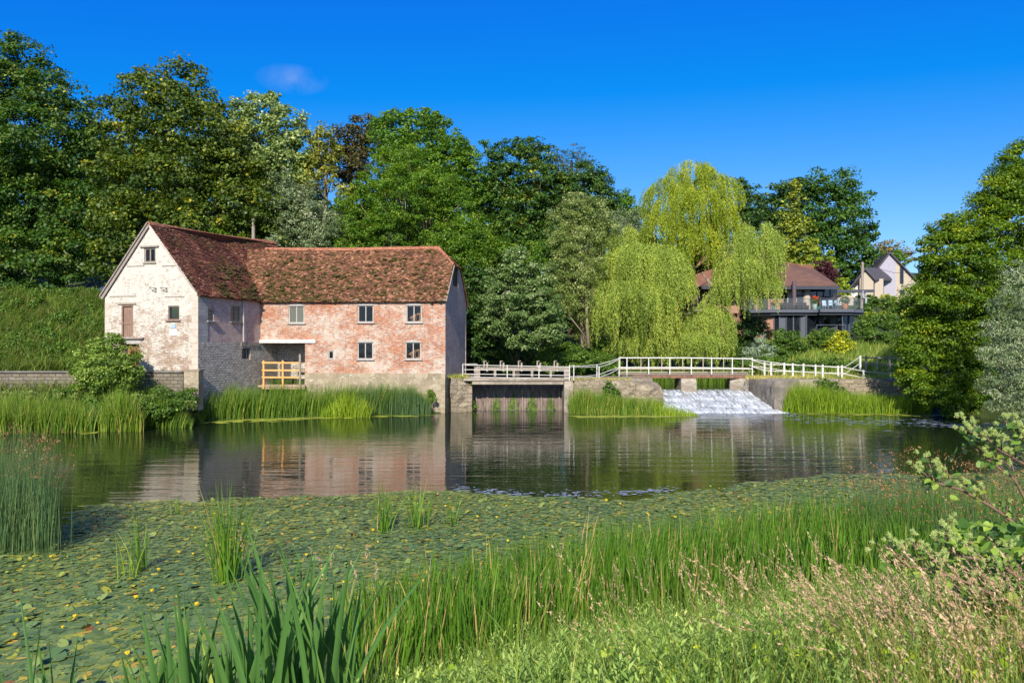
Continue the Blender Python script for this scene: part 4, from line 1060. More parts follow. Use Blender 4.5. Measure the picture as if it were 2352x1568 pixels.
# moss cushions
def moss(S, nrm, n, seed, ud=lambda g_: g_.uniform(), vd=lambda g_: g_.uniform()):
    g_ = np.random.default_rng(seed); q = MB()
    for i in range(n):
        u, v = ud(g_), vd(g_)
        p = S(np.array([u]), np.array([v]))[0] + nrm * .035
        s_ = g_.uniform(.04, .11) * (1.6 if g_.uniform() < .15 else 1)
        for k in range(g_.integers(1, 4)):
            q.blob(p + g_.normal(0, s_ * .7, 3) * (1, .6, .6), (s_ * g_.uniform(.8, 1.6), s_ * .8, s_ * .45), seed=int(g_.integers(1e6)), sub=6, rings=4, jit=.2)
    o = q.build('moss', M['moss'], mill); o['kind'] = 'stuff'
moss(S2, n2, 620, 11, lambda g_: min(.99, .1 + .9 * g_.uniform()), lambda g_: min(.97, g_.beta(1.1, 1.7)))
moss(S2, n2, 200, 12, lambda g_: .09 + .30 * g_.uniform() ** 1.4, lambda g_: .02 + .6 * g_.uniform() ** 1.3)
moss(S1, n1, 260, 13, lambda g_: .15 + .45 * g_.uniform(), lambda g_: .02 + .5 * g_.uniform() ** 1.5)
# little plants rooted in the plinth
pm = leafmat('wall plant', [(0, (.05, .10, .01)), (1, (.20, .28, .03))])

# ---- fence on the platform
fence = thing('timber_fence', 'new orange timber post and rail fence across the mill recess platform', 'fence', Ww.pt(sr / 2, zf, .5))
for x, yt in ((612.5, 827), (656, 827), (695, 813)):
    s_, zt = Ww.px(x, yt); q = MB(); q.box(Ww.pt(s_, (zt + zf) / 2 - .15, .5), (.12, .12, zt - zf + .3), Ww.d, Ww.n); q.build('post', M['newwood'] if x < 690 else M['oldwood'], fence)
s0 = Ww.px(609, 850)[0]; s1 = Ww.px(694, 850)[0]
for y in (832.5, 849.5, 865.5):
    z = Ww.px(650, y)[1]; q = MB(); q.box(Ww.pt((s0 + s1) / 2, z, .57), (s1 - s0, .05, .11), Ww.d, Ww.n); q.build('rail', M['newwood'], fence)
q = MB(); z0 = zf + .25; z1 = Ww.px(650, 834)[1]
for k in range(26):
    s_ = s0 + (s1 - s0) * k / 25; q.box(Ww.pt(s_, (z0 + z1) / 2, .53), (.008, .008, z1 - z0), Ww.d, Ww.n)
for k in range(12):
    z = z0 + (z1 - z0) * k / 11; q.box(Ww.pt((s0 + s1) / 2, z, .525), (s1 - s0, .008, .008), Ww.d, Ww.n)
q.build('wire_mesh', M['iron'], fence)

# ---- garden wall left of the mill
gw = thing('garden_wall', 'low mossy block wall with flat coping running left from the mill', 'wall', (-27, 43.6, 0))
W1 = WallF((-44, 43.3), (-19.35, 43.55), (0, -1))
b = MB(); wall_faces(b, W1, [(0, 2.95), (W1.L, 2.95)], .1, [], t=.4)
b.build('wall_face', M['walldk'], gw)
q = MB(); q.box(W1.pt(W1.L / 2, 3.0, -.15), (W1.L, .52, .10), W1.d, W1.n); q.build('coping', noisemat('dark coping', [(.3, (.10, .09, .08)), (.7, (.22, .20, .17))], scale=3), gw)
q = MB(); q.box((-18.75, 43.6, 1.9), (.86, .7, 2.3)); 
q.box((-18.75, 43.6, 3.09), (.98, .8, .08)); pil = q.build('gate_pillar', M['plinth'], None); tag(pil, 'square lichened stone pillar at the end of the garden wall', 'pillar')
# ledge in front
# ------------------------------------------------------------------ trees and shrubs
M['bark'] = noisemat('tree bark', [(.3, (.05, .04, .03)), (.7, (.13, .10, .07))], scale=6, bump=.8, stretch=(3, 3, .6))
M['barkpale'] = noisemat('pale bark', [(.3, (.16, .13, .09)), (.7, (.34, .28, .20))], scale=6, bump=.6, stretch=(3, 3, .6))
LM = {}
def lm(key, stops, **kw):
    if key not in LM: LM[key] = leafmat(key + ' leaves', stops, **kw)
    return LM[key]
lm('sycamore', [(0, (.016, .045, .010)), (.45, (.030, .080, .014)), (.75, (.060, .12, .016)), (.93, (.12, .17, .02)), (1, (.24, .24, .03))], transl=.28)
lm('sycamore2', [(0, (.020, .045, .008)), (.4, (.045, .085, .012)), (.7, (.085, .13, .016)), (.9, (.16, .19, .02)), (1, (.28, .26, .03))], transl=.28)
lm('pale', [(0, (.04, .08, .02)), (.5, (.12, .19, .06)), (.85, (.28, .36, .16)), (1, (.42, .48, .28))], transl=.3)
lm('gold', [(0, (.06, .09, .01)), (.5, (.16, .20, .03)), (1, (.34, .34, .08))], transl=.3)
lm('copper', [(0, (.022, .026, .010)), (.5, (.052, .052, .016)), (1, (.10, .10, .03))], transl=.2)
lm('bright', [(0, (.03, .08, .010)), (.5, (.065, .15, .016)), (1, (.16, .25, .03))], transl=.38)
lm('ash', [(0, (.035, .09, .010)), (.5, (.075, .165, .016)), (.9, (.15, .25, .03)), (1, (.26, .30, .06))], transl=.38)
lm('darkgreen', [(0, (.014, .040, .010)), (.5, (.030, .075, .014)), (.9, (.07, .13, .02)), (1, (.16, .2, .03))], transl=.25)
lm('silver', [(0, (.05, .09, .04)), (.5, (.12, .18, .09)), (.85, (.26, .32, .22)), (1, (.42, .46, .38))], transl=.22)
lm('silverbush', [(0, (.04, .085, .02)), (.5, (.09, .16, .05)), (.85, (.20, .28, .14)), (1, (.40, .45, .34))], transl=.22)
lm('paleolive', [(0, (.05, .09, .02)), (.5, (.13, .19, .05)), (.85, (.26, .33, .14)), (1, (.42, .46, .28))], transl=.28)
lm('willow', [(0, (.08, .13, .02)), (.45, (.17, .25, .05)), (.8, (.27, .36, .08)), (1, (.40, .40, .06))], transl=.35)
lm('willowtop', [(0, (.07, .12, .010)), (.45, (.155, .225, .018)), (.8, (.25, .32, .03)), (1, (.40, .38, .03))], transl=.35)
lm('roundtree', [(0, (.014, .045, .008)), (.5, (.034, .090, .012)), (1, (.08, .16, .02))], transl=.25)
lm('conifer', [(0, (.06, .10, .01)), (.5, (.14, .19, .02)), (1, (.26, .30, .04))], transl=.2)
lm('goldcypress', [(0, (.08, .14, .01)), (.5, (.17, .25, .02)), (1, (.28, .34, .04))], transl=.25)
lm('purple', [(0, (.018, .006, .010)), (.5, (.05, .015, .022)), (1, (.12, .05, .05))], transl=.25)
lm('acacia', [(0, (.028, .070, .006)), (.45, (.068, .14, .010)), (.8, (.14, .22, .012)), (1, (.26, .30, .02))], transl=.38)
lm('pine', [(0, (.015, .035, .015)), (.6, (.04, .07, .025)), (.9, (.09, .10, .04)), (1, (.20, .16, .06))], transl=.1)
lm('shrub', [(0, (.04, .09, .015)), (.5, (.10, .18, .03)), (.9, (.22, .32, .07)), (1, (.32, .40, .14))], transl=.3)
lm('brown', [(0, (.06, .05, .015)), (.5, (.12, .11, .03)), (1, (.20, .18, .05))], transl=.2)
lm('yellowbush', [(0, (.10, .16, .01)), (.5, (.26, .32, .02)), (1, (.50, .50, .06))], transl=.3)
lm('hedge', [(0, (.03, .07, .012)), (.5, (.06, .13, .02)), (1, (.13, .22, .04))], transl=.3)
lm('greybush', [(0, (.08, .13, .09)), (.5, (.17, .25, .18)), (1, (.32, .40, .32))], transl=.2)

LSUN = -LDIR
def fib(n, g_):
    i = np.arange(n) + .5
    ph = np.arccos(1 - 2 * i / n); th = math.pi * (1 + 5 ** .5) * i + g_.uniform(0, 6)
    v = np.stack([np.cos(th) * np.sin(ph), np.sin(th) * np.sin(ph), np.cos(ph)], 1)
    return unit(v + g_.normal(0, .22, v.shape))

def crown_leaves(C, Rr, g_, sub=.8, leaf=.26, dens=1.0, flat=.55, upbias=.7, asp=.65, droop=0.0, inner=.35, backcut=.55, cover=2.6):
    """leaf clumps over the surface (and thinly through the volume) of one crown lobe"""
    ns = max(6, int(5.6 * (Rr / sub) ** 2))
    d = fib(ns, g_)
    keep = (d[:, 1] < .35) | (g_.uniform(0, 1, ns) < (1 - backcut))
    d = d[keep]
    rad = Rr * g_.uniform(.68, 1.02, len(d))
    cc = C + d * rad[:, None] * np.array([1, 1, .92])
    ni = int(inner * ns)
    ci = C + g_.normal(0, .38, (ni, 3)) * Rr; 
    cc = np.concatenate([cc, ci]); dd = np.concatenate([d, unit(g_.normal(size=(ni, 3)))])
    per = max(8, int(cover * 3.4 * (sub / leaf) ** 2 * dens))
    n = len(cc) * per
    ctr = np.repeat(cc, per, 0); dr = np.repeat(dd, per, 0)
    ss = np.repeat(sub * g_.uniform(.55, 1.25, len(cc)), per)
    o = g_.normal(size=(n, 3)); o = unit(o) * (g_.uniform(0, 1, (n, 1)) ** .45)
    o[:, 2] *= flat
    P = ctr + o * ss[:, None]
    P[:, 2] -= droop * (o[:, 0] ** 2 + o[:, 1] ** 2) * ss
    Nn = unit(unit(o) * .5 + dr * .35 + np.array([0, 0, upbias]) + g_.normal(0, .55, (n, 3)))
    T = unit(g_.normal(size=(n, 3)) + dr * .4 + np.array([0, 0, -.3]))
    sz = leaf * g_.uniform(.6, 1.35, n)
    V = leaf_quads(P, Nn, T, sz, asp)
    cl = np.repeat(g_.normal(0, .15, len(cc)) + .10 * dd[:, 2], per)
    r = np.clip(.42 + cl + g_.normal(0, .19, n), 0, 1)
    return V, np.repeat(r, 4), cc

def tree(name, label, cat, blobs, Y, mat, group=None, sub=.8, leaf=.26, dens=1., trunk=None, bark='bark', seed=0, dspread=.9, limbs=10, base=None, rscale=1.0, twr=.28, **kw):
    """blobs: (x, y, r) survey px at distance Y; depth of each lobe worked out from its place in the crown"""
    g_ = np.random.default_rng(seed + 101)
    bl = np.array([b[:3] for b in blobs], float)
    Xc = AX(bl[:, 0], Y); Zc = AZ(bl[:, 1], Y); Rm = bl[:, 2] / F * Y * rscale
    cx = Xc.mean(); 
    wid = max(np.ptp(Xc) / 2 + Rm.mean(), 1)
    dy = -(1 - ((Xc - cx) / wid) ** 2) * wid * .35 + g_.normal(0, .35, len(bl)) * Rm * dspread
    zt = (Zc - Zc.min()) / (np.ptp(Zc) + 1e-3)
    dy = dy + (zt - .5) * wid * .35
    Yc = np.array([b[3] if len(b) > 3 else Y + d for b, d in zip(blobs, dy)])
    # keep every lobe on the bearing it was surveyed on
    Xc = AX(bl[:, 0], Yc); Zc = AZ(bl[:, 1], Yc); Rm = bl[:, 2] / F * Yc * rscale
    if base is None: bx, by = cx, Y + .5
    else: bx, by = AX(base, Y), Y + .5
    bz = float(ground_z(bx, by)) - .1
    t = thing(name, label, cat, (bx, by, bz), group)
    Vs = []; Rs = []
    for x, y, z, r in zip(Xc, Yc, Zc, Rm):
        V, r_, cc = crown_leaves(np.array([x, y, z]), r, g_, sub=min(sub, r * .6), leaf=leaf, dens=dens, **kw)
        Vs.append(V); Rs.append(r_)
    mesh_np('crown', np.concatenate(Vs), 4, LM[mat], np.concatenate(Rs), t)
    # trunk and limbs
    b = MB(); top = np.array([cx * .5 + bx * .5, Y + .3, Zc.max() - .38 * np.ptp(Zc)])
    p0 = np.array([bx, by, bz])
    midp = p0 * .5 + top * .5 + np.array([g_.normal(0, .4), 0, 0])
    hgt = top[2] - p0[2]
    if hgt > .5:
        tw = twr * min(1.5, hgt / 12)
        b.tube([p0, p0 * .75 + midp * .25 + (0.05, 0, 0), midp, top], [tw * 1.35, tw, tw * .75, tw * .25], 8)
        order = g_.permutation(len(Xc))[:limbs]
        for k in order:
            q = np.array([Xc[k], Yc[k], Zc[k]]); 
            u = g_.uniform(.25, .75); s_ = p0 * (1 - u) + top * u
            if s_[2] > q[2]: s_ = p0 * .7 + top * .3
            m_ = s_ * .45 + q * .55 + g_.normal(0, .25, 3) * Rm[k] * .5 - (0, 0, .1)
            b.tube([s_, m_, q + g_.normal(0, .2, 3) * Rm[k]], [tw * .34, tw * .20, tw * .06], 6)
            for j in range(3):
                e = q + unit(g_.normal(size=3)) * Rm[k] * .85
                b.tube([m_, (m_ + e) / 2 + g_.normal(0, .1, 3) * Rm[k], e], [tw * .2, tw * .12, .01], 5)
        b.build('trunk', M[bark], t, True)
    return t

WG = 'trees on the wooded slope behind the mill'
tree('sycamore_tree', 'very tall dark green sycamore filling the left edge of the photo', 'tree',
     [(-40, 190, 95), (45, 135, 62), (20, 240, 100), (115, 215, 60), (80, 320, 105), (170, 275, 58), (-30, 360, 110), (165, 380, 80), (215, 330, 42), (30, 470, 110), (130, 480, 90), (210, 460, 62), (70, 590, 85), (170, 590, 75), (5, 640, 65), (225, 560, 50), (-70, 500, 110), (110, 650, 40)],
     72, 'sycamore', WG, sub=1.15, leaf=.30, dens=.8, seed=1, base=60, cover=2.2)
tree('sycamore_tree', 'tall rounded sycamore with yellowish tips rising right behind the gable', 'tree',
     [(270, 265, 52), (345, 215, 60), (425, 190, 52), (400, 260, 70), (320, 330, 82), (450, 290, 66), (400, 400, 100), (500, 330, 66), (290, 420, 75), (515, 420, 75), (320, 520, 80), (440, 520, 85), (560, 480, 66), (590, 410, 50), (630, 490, 46), (560, 550, 45), (260, 500, 50), (480, 240, 36), (330, 175, 25), (250, 600, 50), (640, 540, 40)],
     69, 'sycamore2', WG, sub=1.1, leaf=.30, dens=.8, seed=2, base=395, cover=2.2)
tree('whitebeam_tree', 'pale leaved whitebeam behind the sycamore with whitish leaf clusters', 'tree',
     [(540, 272, 45), (600, 262, 48), (655, 290, 50), (690, 345, 48), (590, 350, 70), (660, 380, 62), (720, 380, 34), (545, 335, 60), (690, 430, 40), (625, 225, 16)],
     80, 'pale', WG, sub=1.0, leaf=.34, dens=.8, seed=3)
tree('slender_tree', 'slender tree of bare pale stems with golden green leaves near its top', 'tree',
     [(735, 312, 30), (752, 350, 34), (725, 385, 30), (705, 420, 26), (755, 400, 22), (790, 440, 20)], 77, 'gold', WG, sub=.7, leaf=.28, dens=.5, seed=4, bark='barkpale', limbs=9, base=752, twr=.22)
tree('copper_tree', 'dull brownish copper leaved tree between the golden and bright green crowns', 'tree',
     [(795, 320, 38), (840, 300, 40), (790, 370, 40), (850, 350, 45), (760, 350, 26), (815, 400, 40)], 84, 'copper', WG, sub=.9, leaf=.3, dens=.7, seed=5)
tree('poplar_tree', 'bright green tree with spiky top shoots highest above the long wing', 'tree',
     [(880, 300, 34), (915, 275, 26), (960, 290, 40), (1005, 290, 30), (905, 340, 50), (960, 350, 60), (1030, 330, 40), (1065, 360, 40), (1020, 385, 55), (1085, 395, 30), (1090, 440, 40), (892, 262, 10), (940, 258, 10), (978, 256, 11), (1000, 262, 8)],
     79, 'bright', WG, sub=.85, leaf=.28, dens=.8, seed=6)
tree('ash_tree', 'feathery bright green ash immediately behind the long tiled roof', 'tree',
     [(905, 385, 50), (950, 370, 42), (860, 430, 52), (925, 450, 75), (995, 440, 60), (1045, 470, 48), (1085, 520, 38), (830, 520, 48), (895, 540, 60), (970, 540, 62), (1035, 560, 60), (1085, 600, 45), (1090, 670, 45), (820, 575, 35), (1060, 640, 40), (1045, 430, 30), (800, 470, 30), (770, 565, 28)],
     66, 'ash', WG, sub=.75, leaf=.20, dens=.9, asp=.45, seed=7, base=960, bark='barkpale', cover=2.3)
tree('sallow_tree', 'grey green sallow with silvery leaves in the gap above the mill ridges', 'tree',
     [(645, 425, 36), (690, 460, 42), (735, 500, 44), (765, 540, 42), (690, 525, 50), (650, 490, 40), (790, 505, 30), (725, 560, 38), (640, 560, 30)],
     67, 'silver', WG, sub=.7, leaf=.20, dens=.9, asp=.4, seed=8)
tree('oak_tree', 'dark green broad tree right of the ash with an uneven flat top', 'tree',
     [(1165, 365, 42), (1215, 345, 36), (1245, 370, 34), (1160, 420, 58), (1235, 425, 62), (1195, 490, 70), (1120, 410, 34), (1125, 470, 45), (1280, 470, 50), (1145, 550, 60), (1220, 560, 60), (1270, 540, 50), (1130, 355, 22), (1290, 420, 36), (1190, 328, 14)],
     82, 'sycamore', WG, sub=.95, leaf=.28, dens=.8, seed=9, cover=2.3)
tree('scots_pine', 'dark pine with flat needle tiers showing above the dark trees', 'tree',
     [(1290, 360, 18), (1325, 350, 20), (1350, 372, 16), (1300, 385, 22), (1340, 400, 22), (1275, 345, 10)], 88, 'pine', WG, sub=.8, leaf=.28, dens=.7, asp=.25, flat=.3, seed=10, twr=.4)
tree('lime_tree', 'dark green tree sloping down to the right beneath the pine', 'tree',
     [(1345, 400, 34), (1380, 415, 28), (1330, 440, 50), (1385, 450, 34), (1350, 490, 50), (1320, 520, 40), (1400, 480, 26)], 80, 'darkgreen', WG, sub=.85, leaf=.27, dens=.8, seed=11)
tree('young_maple', 'small bright green tree in the dip left of the willow top', 'tree',
     [(1436, 455, 20), (1430, 480, 28), (1455, 495, 26), (1475, 490, 16), (1410, 500, 26), (1440, 515, 30)], 84, 'bright', WG, sub=.7, leaf=.26, dens=.8, seed=12)
tree('white_willow', 'pale olive green willow with open silvery crown and thin forked trunk', 'tree',
     [(1330, 470, 36), (1300, 505, 38), (1365, 495, 40), (1325, 555, 60), (1385, 540, 42), (1295, 620, 46), (1345, 620, 50), (1285, 690, 36), (1330, 690, 40), (1300, 560, 40)],
     65, 'paleolive', WG, sub=.65, leaf=.18, dens=.9, asp=.35, seed=13, bark='barkpale', base=1352, twr=.22)
tree('white_willow', 'low silver grey willow crown to the left of the weeping willow top', 'tree',
     [(1430, 510, 28), (1465, 500, 24), (1420, 545, 36), (1470, 540, 34)], 72, 'silver', WG, sub=.65, leaf=.18, dens=.9, asp=.35, seed=14)
tree('whitebeam_shrub', 'dense rounded silver topped bush between the mill and the bridge', 'shrub',
     [(1185, 610, 42), (1145, 650, 36), (1230, 645, 42), (1165, 700, 52), (1235, 705, 50), (1195, 755, 55), (1265, 755, 36), (1140, 745, 35), (1130, 690, 26)],
     60, 'silverbush', WG, sub=.6, leaf=.17, dens=1.0, asp=.6, seed=15)
tree('elder_bush', 'dark green bush leaning out past the mill end wall', 'shrub',
     [(1085, 640, 36), (1100, 700, 38), (1090, 765, 46), (1125, 790, 40), (1078, 810, 40), (1110, 745, 36)], 61, 'darkgreen', WG, sub=.6, leaf=.18, dens=.9, seed=16)
tree('hazel_bush', 'mid green hazel filling the gap under the dark broad tree', 'shrub',
     [(1200, 600, 46), (1255, 590, 40), (1150, 590, 46), (1270, 650, 40), (1110, 560, 36)], 70, 'bright', WG, sub=.7, leaf=.22, dens=.8, seed=17)
tree('holly_bush', 'small bright green bush poking above the gable roof', 'shrub', [(510, 545, 26), (540, 560, 20), (485, 560, 20)], 64, 'bright', WG, sub=.5, leaf=.2, seed=18)
# right side
RG = 'trees behind the modern house'
tree('round_tree', 'big round dark green tree crowning the skyline right of the willow', 'tree',
     [(1880, 425, 38), (1930, 432, 42), (1965, 465, 36), (1890, 480, 60), (1950, 520, 55), (1985, 540, 28), (1850, 450, 36), (1900, 560, 60), (1965, 590, 42), (1850, 520, 45), (1925, 620, 40), (1985, 585, 22), (1880, 620, 40)],
     120, 'roundtree', RG, sub=1.5, leaf=.42, dens=.8, seed=21, cover=2.3)
tree('round_tree', 'smaller dark dome shaped tree just right of the willow top', 'tree',
     [(1785, 450, 32), (1815, 440, 26), (1770, 485, 40), (1800, 520, 40), (1830, 425, 22), (1755, 520, 36), (1760, 580, 40), (1810, 590, 40)], 116, 'darkgreen', RG, sub=1.4, leaf=.42, dens=.8, seed=22)
tree('yew_tree', 'narrow dark tree close against the right edge of the willow top', 'tree',
     [(1715, 440, 24), (1720, 475, 32), (1700, 420, 14), (1705, 500, 30)], 100, 'darkgreen', RG, sub=1.0, leaf=.34, dens=.8, seed=23)
tree('leylandii_tree', 'yellow green conifer climbing in front of the dark round trees', 'tree',
     [(1826, 425, 14), (1828, 455, 18), (1815, 490, 26), (1838, 515, 24), (1800, 530, 26), (1835, 560, 34), (1800, 575, 30), (1860, 590, 26), (1830, 605, 26)], 108, 'conifer', RG, sub=1.1, leaf=.4, dens=.7, droop=.5, seed=24)
tree('golden_cypress', 'slim bright golden green cypress, taller of the two by the purple maple', 'tree',
     [(1873, 555, 7), (1872, 575, 11), (1872, 595, 13), (1873, 615, 13)], 98, 'goldcypress', RG, sub=.5, leaf=.3, dens=1, seed=25)
tree('golden_cypress', 'slim golden green cypress right behind the purple maple', 'tree',
     [(1908, 580, 7), (1908, 598, 10), (1910, 615, 11)], 98, 'goldcypress', RG, sub=.5, leaf=.3, dens=1, seed=26)
tree('purple_maple', 'dark purple leaved maple behind the modern house roof', 'tree',
     [(1892, 612, 18), (1880, 630, 18), (1905, 635, 22), (1922, 655, 16), (1890, 650, 20)], 94, 'purple', RG, sub=.8, leaf=.28, dens=1, seed=27)
tree('laurel_bush', 'yellow green bush between the house roof and the pole', 'shrub', [(1935, 650, 14), (1945, 668, 16), (1925, 668, 12)], 90, 'goldcypress', RG, sub=.6, leaf=.25, seed=28)
tree('thorn_tree', 'thin brownish half bare tree standing above the white house roof', 'tree',
     [(2040, 565, 18), (2020, 580, 22), (2065, 580, 22), (2040, 590, 26), (2085, 590, 16)], 140, 'brown', RG, sub=1.0, leaf=.4, dens=.45, seed=29)
tree('field_maple', 'bright green small tree behind the white house gables', 'tree',
     [(2000, 600, 22), (2030, 598, 24), (1985, 618, 20), (2062, 598, 22), (1960, 630, 18), (1945, 615, 14)], 128, 'bright', RG, sub=1.2, leaf=.4, dens=.8, seed=30)
tree('false_acacia', 'tall spreading yellow green tree filling the right edge of the photo', 'tree',
     [(2350, 365, 42), (2310, 400, 36), (2345, 440, 55), (2285, 440, 40), (2260, 475, 34), (2320, 500, 55), (2225, 525, 36), (2185, 515, 24), (2265, 545, 45), (2155, 530, 24), (2140, 562, 26), (2195, 565, 42), (2345, 570, 50), (2134, 605, 24), (2160, 605, 34), (2240, 610, 50), (2310, 630, 50), (2138, 650, 28), (2104, 688, 34), (2140, 690, 46), (2210, 680, 50), (2280, 700, 50), (2082, 712, 20), (2400, 420, 60), (2410, 540, 60), (2145, 632, 28)],
     50, 'acacia', None, sub=.75, leaf=.18, dens=.85, asp=.5, flat=.5, seed=31, base=2230, bark='barkpale', cover=3.0, inner=.55, limbs=16, rscale=1.12)
tree('sycamore_bush', 'lower yellow green tree overhanging the right bank by the white railing end', 'tree',
     [(2095, 755, 38), (2150, 760, 46), (2215, 770, 48), (2085, 815, 30), (2130, 830, 40), (2190, 840, 48), (2105, 880, 32), (2160, 905, 36), (2215, 900, 44), (2240, 830, 45), (2250, 925, 30), (2080, 860, 20), (2190, 930, 24)],
     49, 'acacia', None, sub=.6, leaf=.17, dens=.85, asp=.55, flat=.6, seed=32, base=2180, cover=2.9, inner=.6, rscale=1.15)
tree('silver_willow', 'big silver grey willow leaning over the water at the right edge', 'tree',
     [(2350, 640, 46), (2330, 700, 50), (2300, 760, 40), (2350, 780, 60), (2285, 815, 38), (2320, 850, 50), (2275, 875, 30), (2345, 900, 50), (2290, 915, 30), (2335, 945, 28), (2370, 700, 50), (2385, 860, 60)],
     40, 'silver', None, sub=.5, leaf=.14, dens=1.0, asp=.3, seed=33, base=2400, bark='barkpale', cover=2.4)
tree('alder_tree', 'alder standing on the right bank just beyond the silver willow', 'tree', [(2520, 560, 90), (2600, 640, 100), (2500, 720, 90), (2640, 780, 90), (2560, 860, 80), (2700, 600, 90), (2760, 760, 100), (2700, 880, 80), (2850, 700, 100), (2840, 860, 90)], 50, 'hedge', None, sub=.9, leaf=.24, dens=.8, seed=34, base=2600)
# garden shrubs and bank plants right
GG = 'shrubs in the garden below the modern house'
tree('silver_shrub', 'feathery blue grey shrub above the bridge railing by the willow', 'shrub', [(1745, 790, 18), (1725, 815, 22), (1760, 812, 20), (1740, 832, 18)], 64, 'greybush', GG, sub=.45, leaf=.17, asp=.3, seed=41)
tree('dark_shrub', 'dark green shrub in the shade beside the brick corner of the house', 'shrub', [(1700, 765, 28), (1735, 750, 24), (1680, 800, 28), (1710, 730, 20), (1775, 800, 22), (1700, 820, 24)], 70, 'darkgreen', GG, sub=.5, leaf=.18, seed=42)
tree('bronze_shrub', 'bronze brown shrub under the red brick house corner', 'shrub', [(1745, 745, 16), (1765, 765, 14), (1725, 770, 12)], 72, 'copper', GG, sub=.4, leaf=.16, seed=43)
tree('golden_shrub', 'bright yellow variegated shrub on the garden slope', 'shrub', [(1930, 775, 18), (1915, 795, 18), (1945, 790, 16), (1928, 808, 12)], 70, 'yellowbush', GG, sub=.4, leaf=.2, seed=44)
tree('rose_bush', 'mid green bush left of the bright yellow garden shrub', 'shrub', [(1880, 775, 20), (1900, 765, 16), (1865, 780, 14), (1890, 790, 14)], 72, 'hedge', GG, sub=.45, leaf=.17, seed=45)
tree('buddleia_bush', 'dark bush with dusty flower heads left of the garden slope', 'shrub', [(1815, 780, 22), (1795, 795, 24), (1830, 800, 16), (1790, 770, 14), (1800, 820, 18)], 68, 'hedge', GG, sub=.45, leaf=.17, seed=46)
tree('olive_bush', 'low yellow green bush next to the blue grey shrub', 'shrub', [(1700, 845, 16), (1725, 845, 16), (1750, 848, 15), (1780, 848, 14)], 61, 'paleolive', GG, sub=.4, leaf=.14, seed=47)
tree('pergola_rose', 'climbing rose mass over the garden pergola near the right trees', 'shrub', [(1985, 745, 20), (2010, 735, 16), (2040, 740, 20), (2000, 770, 20), (2035, 775, 18), (2055, 720, 20), (1965, 760, 14)], 76, 'hedge', GG, sub=.5, leaf=.18, seed=48)
tree('golden_hedge', 'bright yellow upright conifer beside the white house fence', 'shrub', [(2028, 682, 7), (2034, 695, 8), (2038, 680, 6), (2030, 705, 8)], 96, 'yellowbush', GG, sub=.4, leaf=.2, seed=49)
tree('clipped_hedge', 'rounded green hedge in front of the small gable of the white house', 'shrub', [(1975, 690, 14), (2000, 688, 13), (2020, 695, 12), (2045, 690, 12), (1990, 706, 14), (1970, 705, 10), (2050, 705, 16)], 94, 'hedge', GG, sub=.5, leaf=.24, seed=50)
tree('low_hedge', 'bright green trimmed hedge running under the balcony end', 'shrub', [(1990, 722, 8), (2010, 723, 8), (2030, 722, 8), (2050, 723, 9), (1975, 726, 7)], 84, 'goldcypress', GG, sub=.4, leaf=.2, seed=51)
# left shrub in front of the gable
tree('dogwood_shrub', 'bushy light green shrub growing over the garden wall before the gable', 'shrub',
     [(250, 800, 32), (215, 820, 32), (285, 825, 32), (190, 835, 22), (235, 855, 42), (285, 860, 32), (200, 865, 26), (250, 895, 32), (305, 852, 18), (265, 780, 16), (225, 790, 14)],
     42.6, 'shrub', None, sub=.38, leaf=.13, dens=.9, asp=.6, seed=60, base=250, cover=2.4, twr=.15, rscale=1.15)
tree('wall_bush', 'small green tuft rooted in the plinth near the river corner', 'shrub', [(990, 908, 10), (996, 916, 7), (988, 898, 6)], 49.8, 'shrub', None, sub=.18, leaf=.10, seed=61)

# background woodland closing the slope
def wood():
    Vs = []; Rs = []; g_ = np.random.default_rng(55)
    prof = [(-150, 330), (0, 330), (120, 380), (250, 330), (500, 330), (600, 370), (680, 400), (745, 520), (830, 430), (950, 390), (1100, 440), (1250, 430), (1400, 530), (1500, 560), (1600, 580)]
    for x in np.arange(-140, 1700, 42):
        top = np.interp(x, [p[0] for p in prof], [p[1] for p in prof]) + g_.normal(0, 10)
        for y in np.arange(top + 30, 760, 62):
            Y = 95 if y < 560 else 88
            if x > 1440: Y = 108
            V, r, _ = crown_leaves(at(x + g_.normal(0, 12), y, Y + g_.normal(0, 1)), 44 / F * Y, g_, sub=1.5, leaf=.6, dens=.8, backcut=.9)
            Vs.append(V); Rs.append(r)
    o = mesh_np('woodland', np.concatenate(Vs), 4, LM['darkgreen'], np.concatenate(Rs)); tag(o, 'dark mass of woodland closing the slope behind the nearer trees', 'woodland', kind='stuff')
wood()
# undergrowth masses
def growth(name, label, cat, pts, mat, seed, leaf=.15, sub=.45, **kw):
    g_ = np.random.default_rng(seed); Vs = []; Rs = []
    for (x, y, r, Y) in pts:
        V, rr, _ = crown_leaves(at(x, y, Y), r / F * Y, g_, sub=min(sub, r / F * Y * .6), leaf=leaf, **kw); Vs.append(V); Rs.append(rr)
    o = mesh_np(name, np.concatenate(Vs), 4, LM[mat], np.concatenate(Rs)); return tag(o, label, cat, kind='stuff')
g_ = np.random.default_rng(9)
growth('undergrowth', 'tangle of nettles and bushes on the bank behind the sluice', 'undergrowth', [(x, 835 + g_.normal(0, 6), 24 + g_.uniform(0, 8), 62 + g_.uniform(0, 2)) for x in np.arange(1070, 1420, 16)] + [(x, 805 + g_.normal(0, 6), 22, 65 + g_.uniform(0, 2)) for x in np.arange(1100, 1400, 18)], 'hedge', 3)
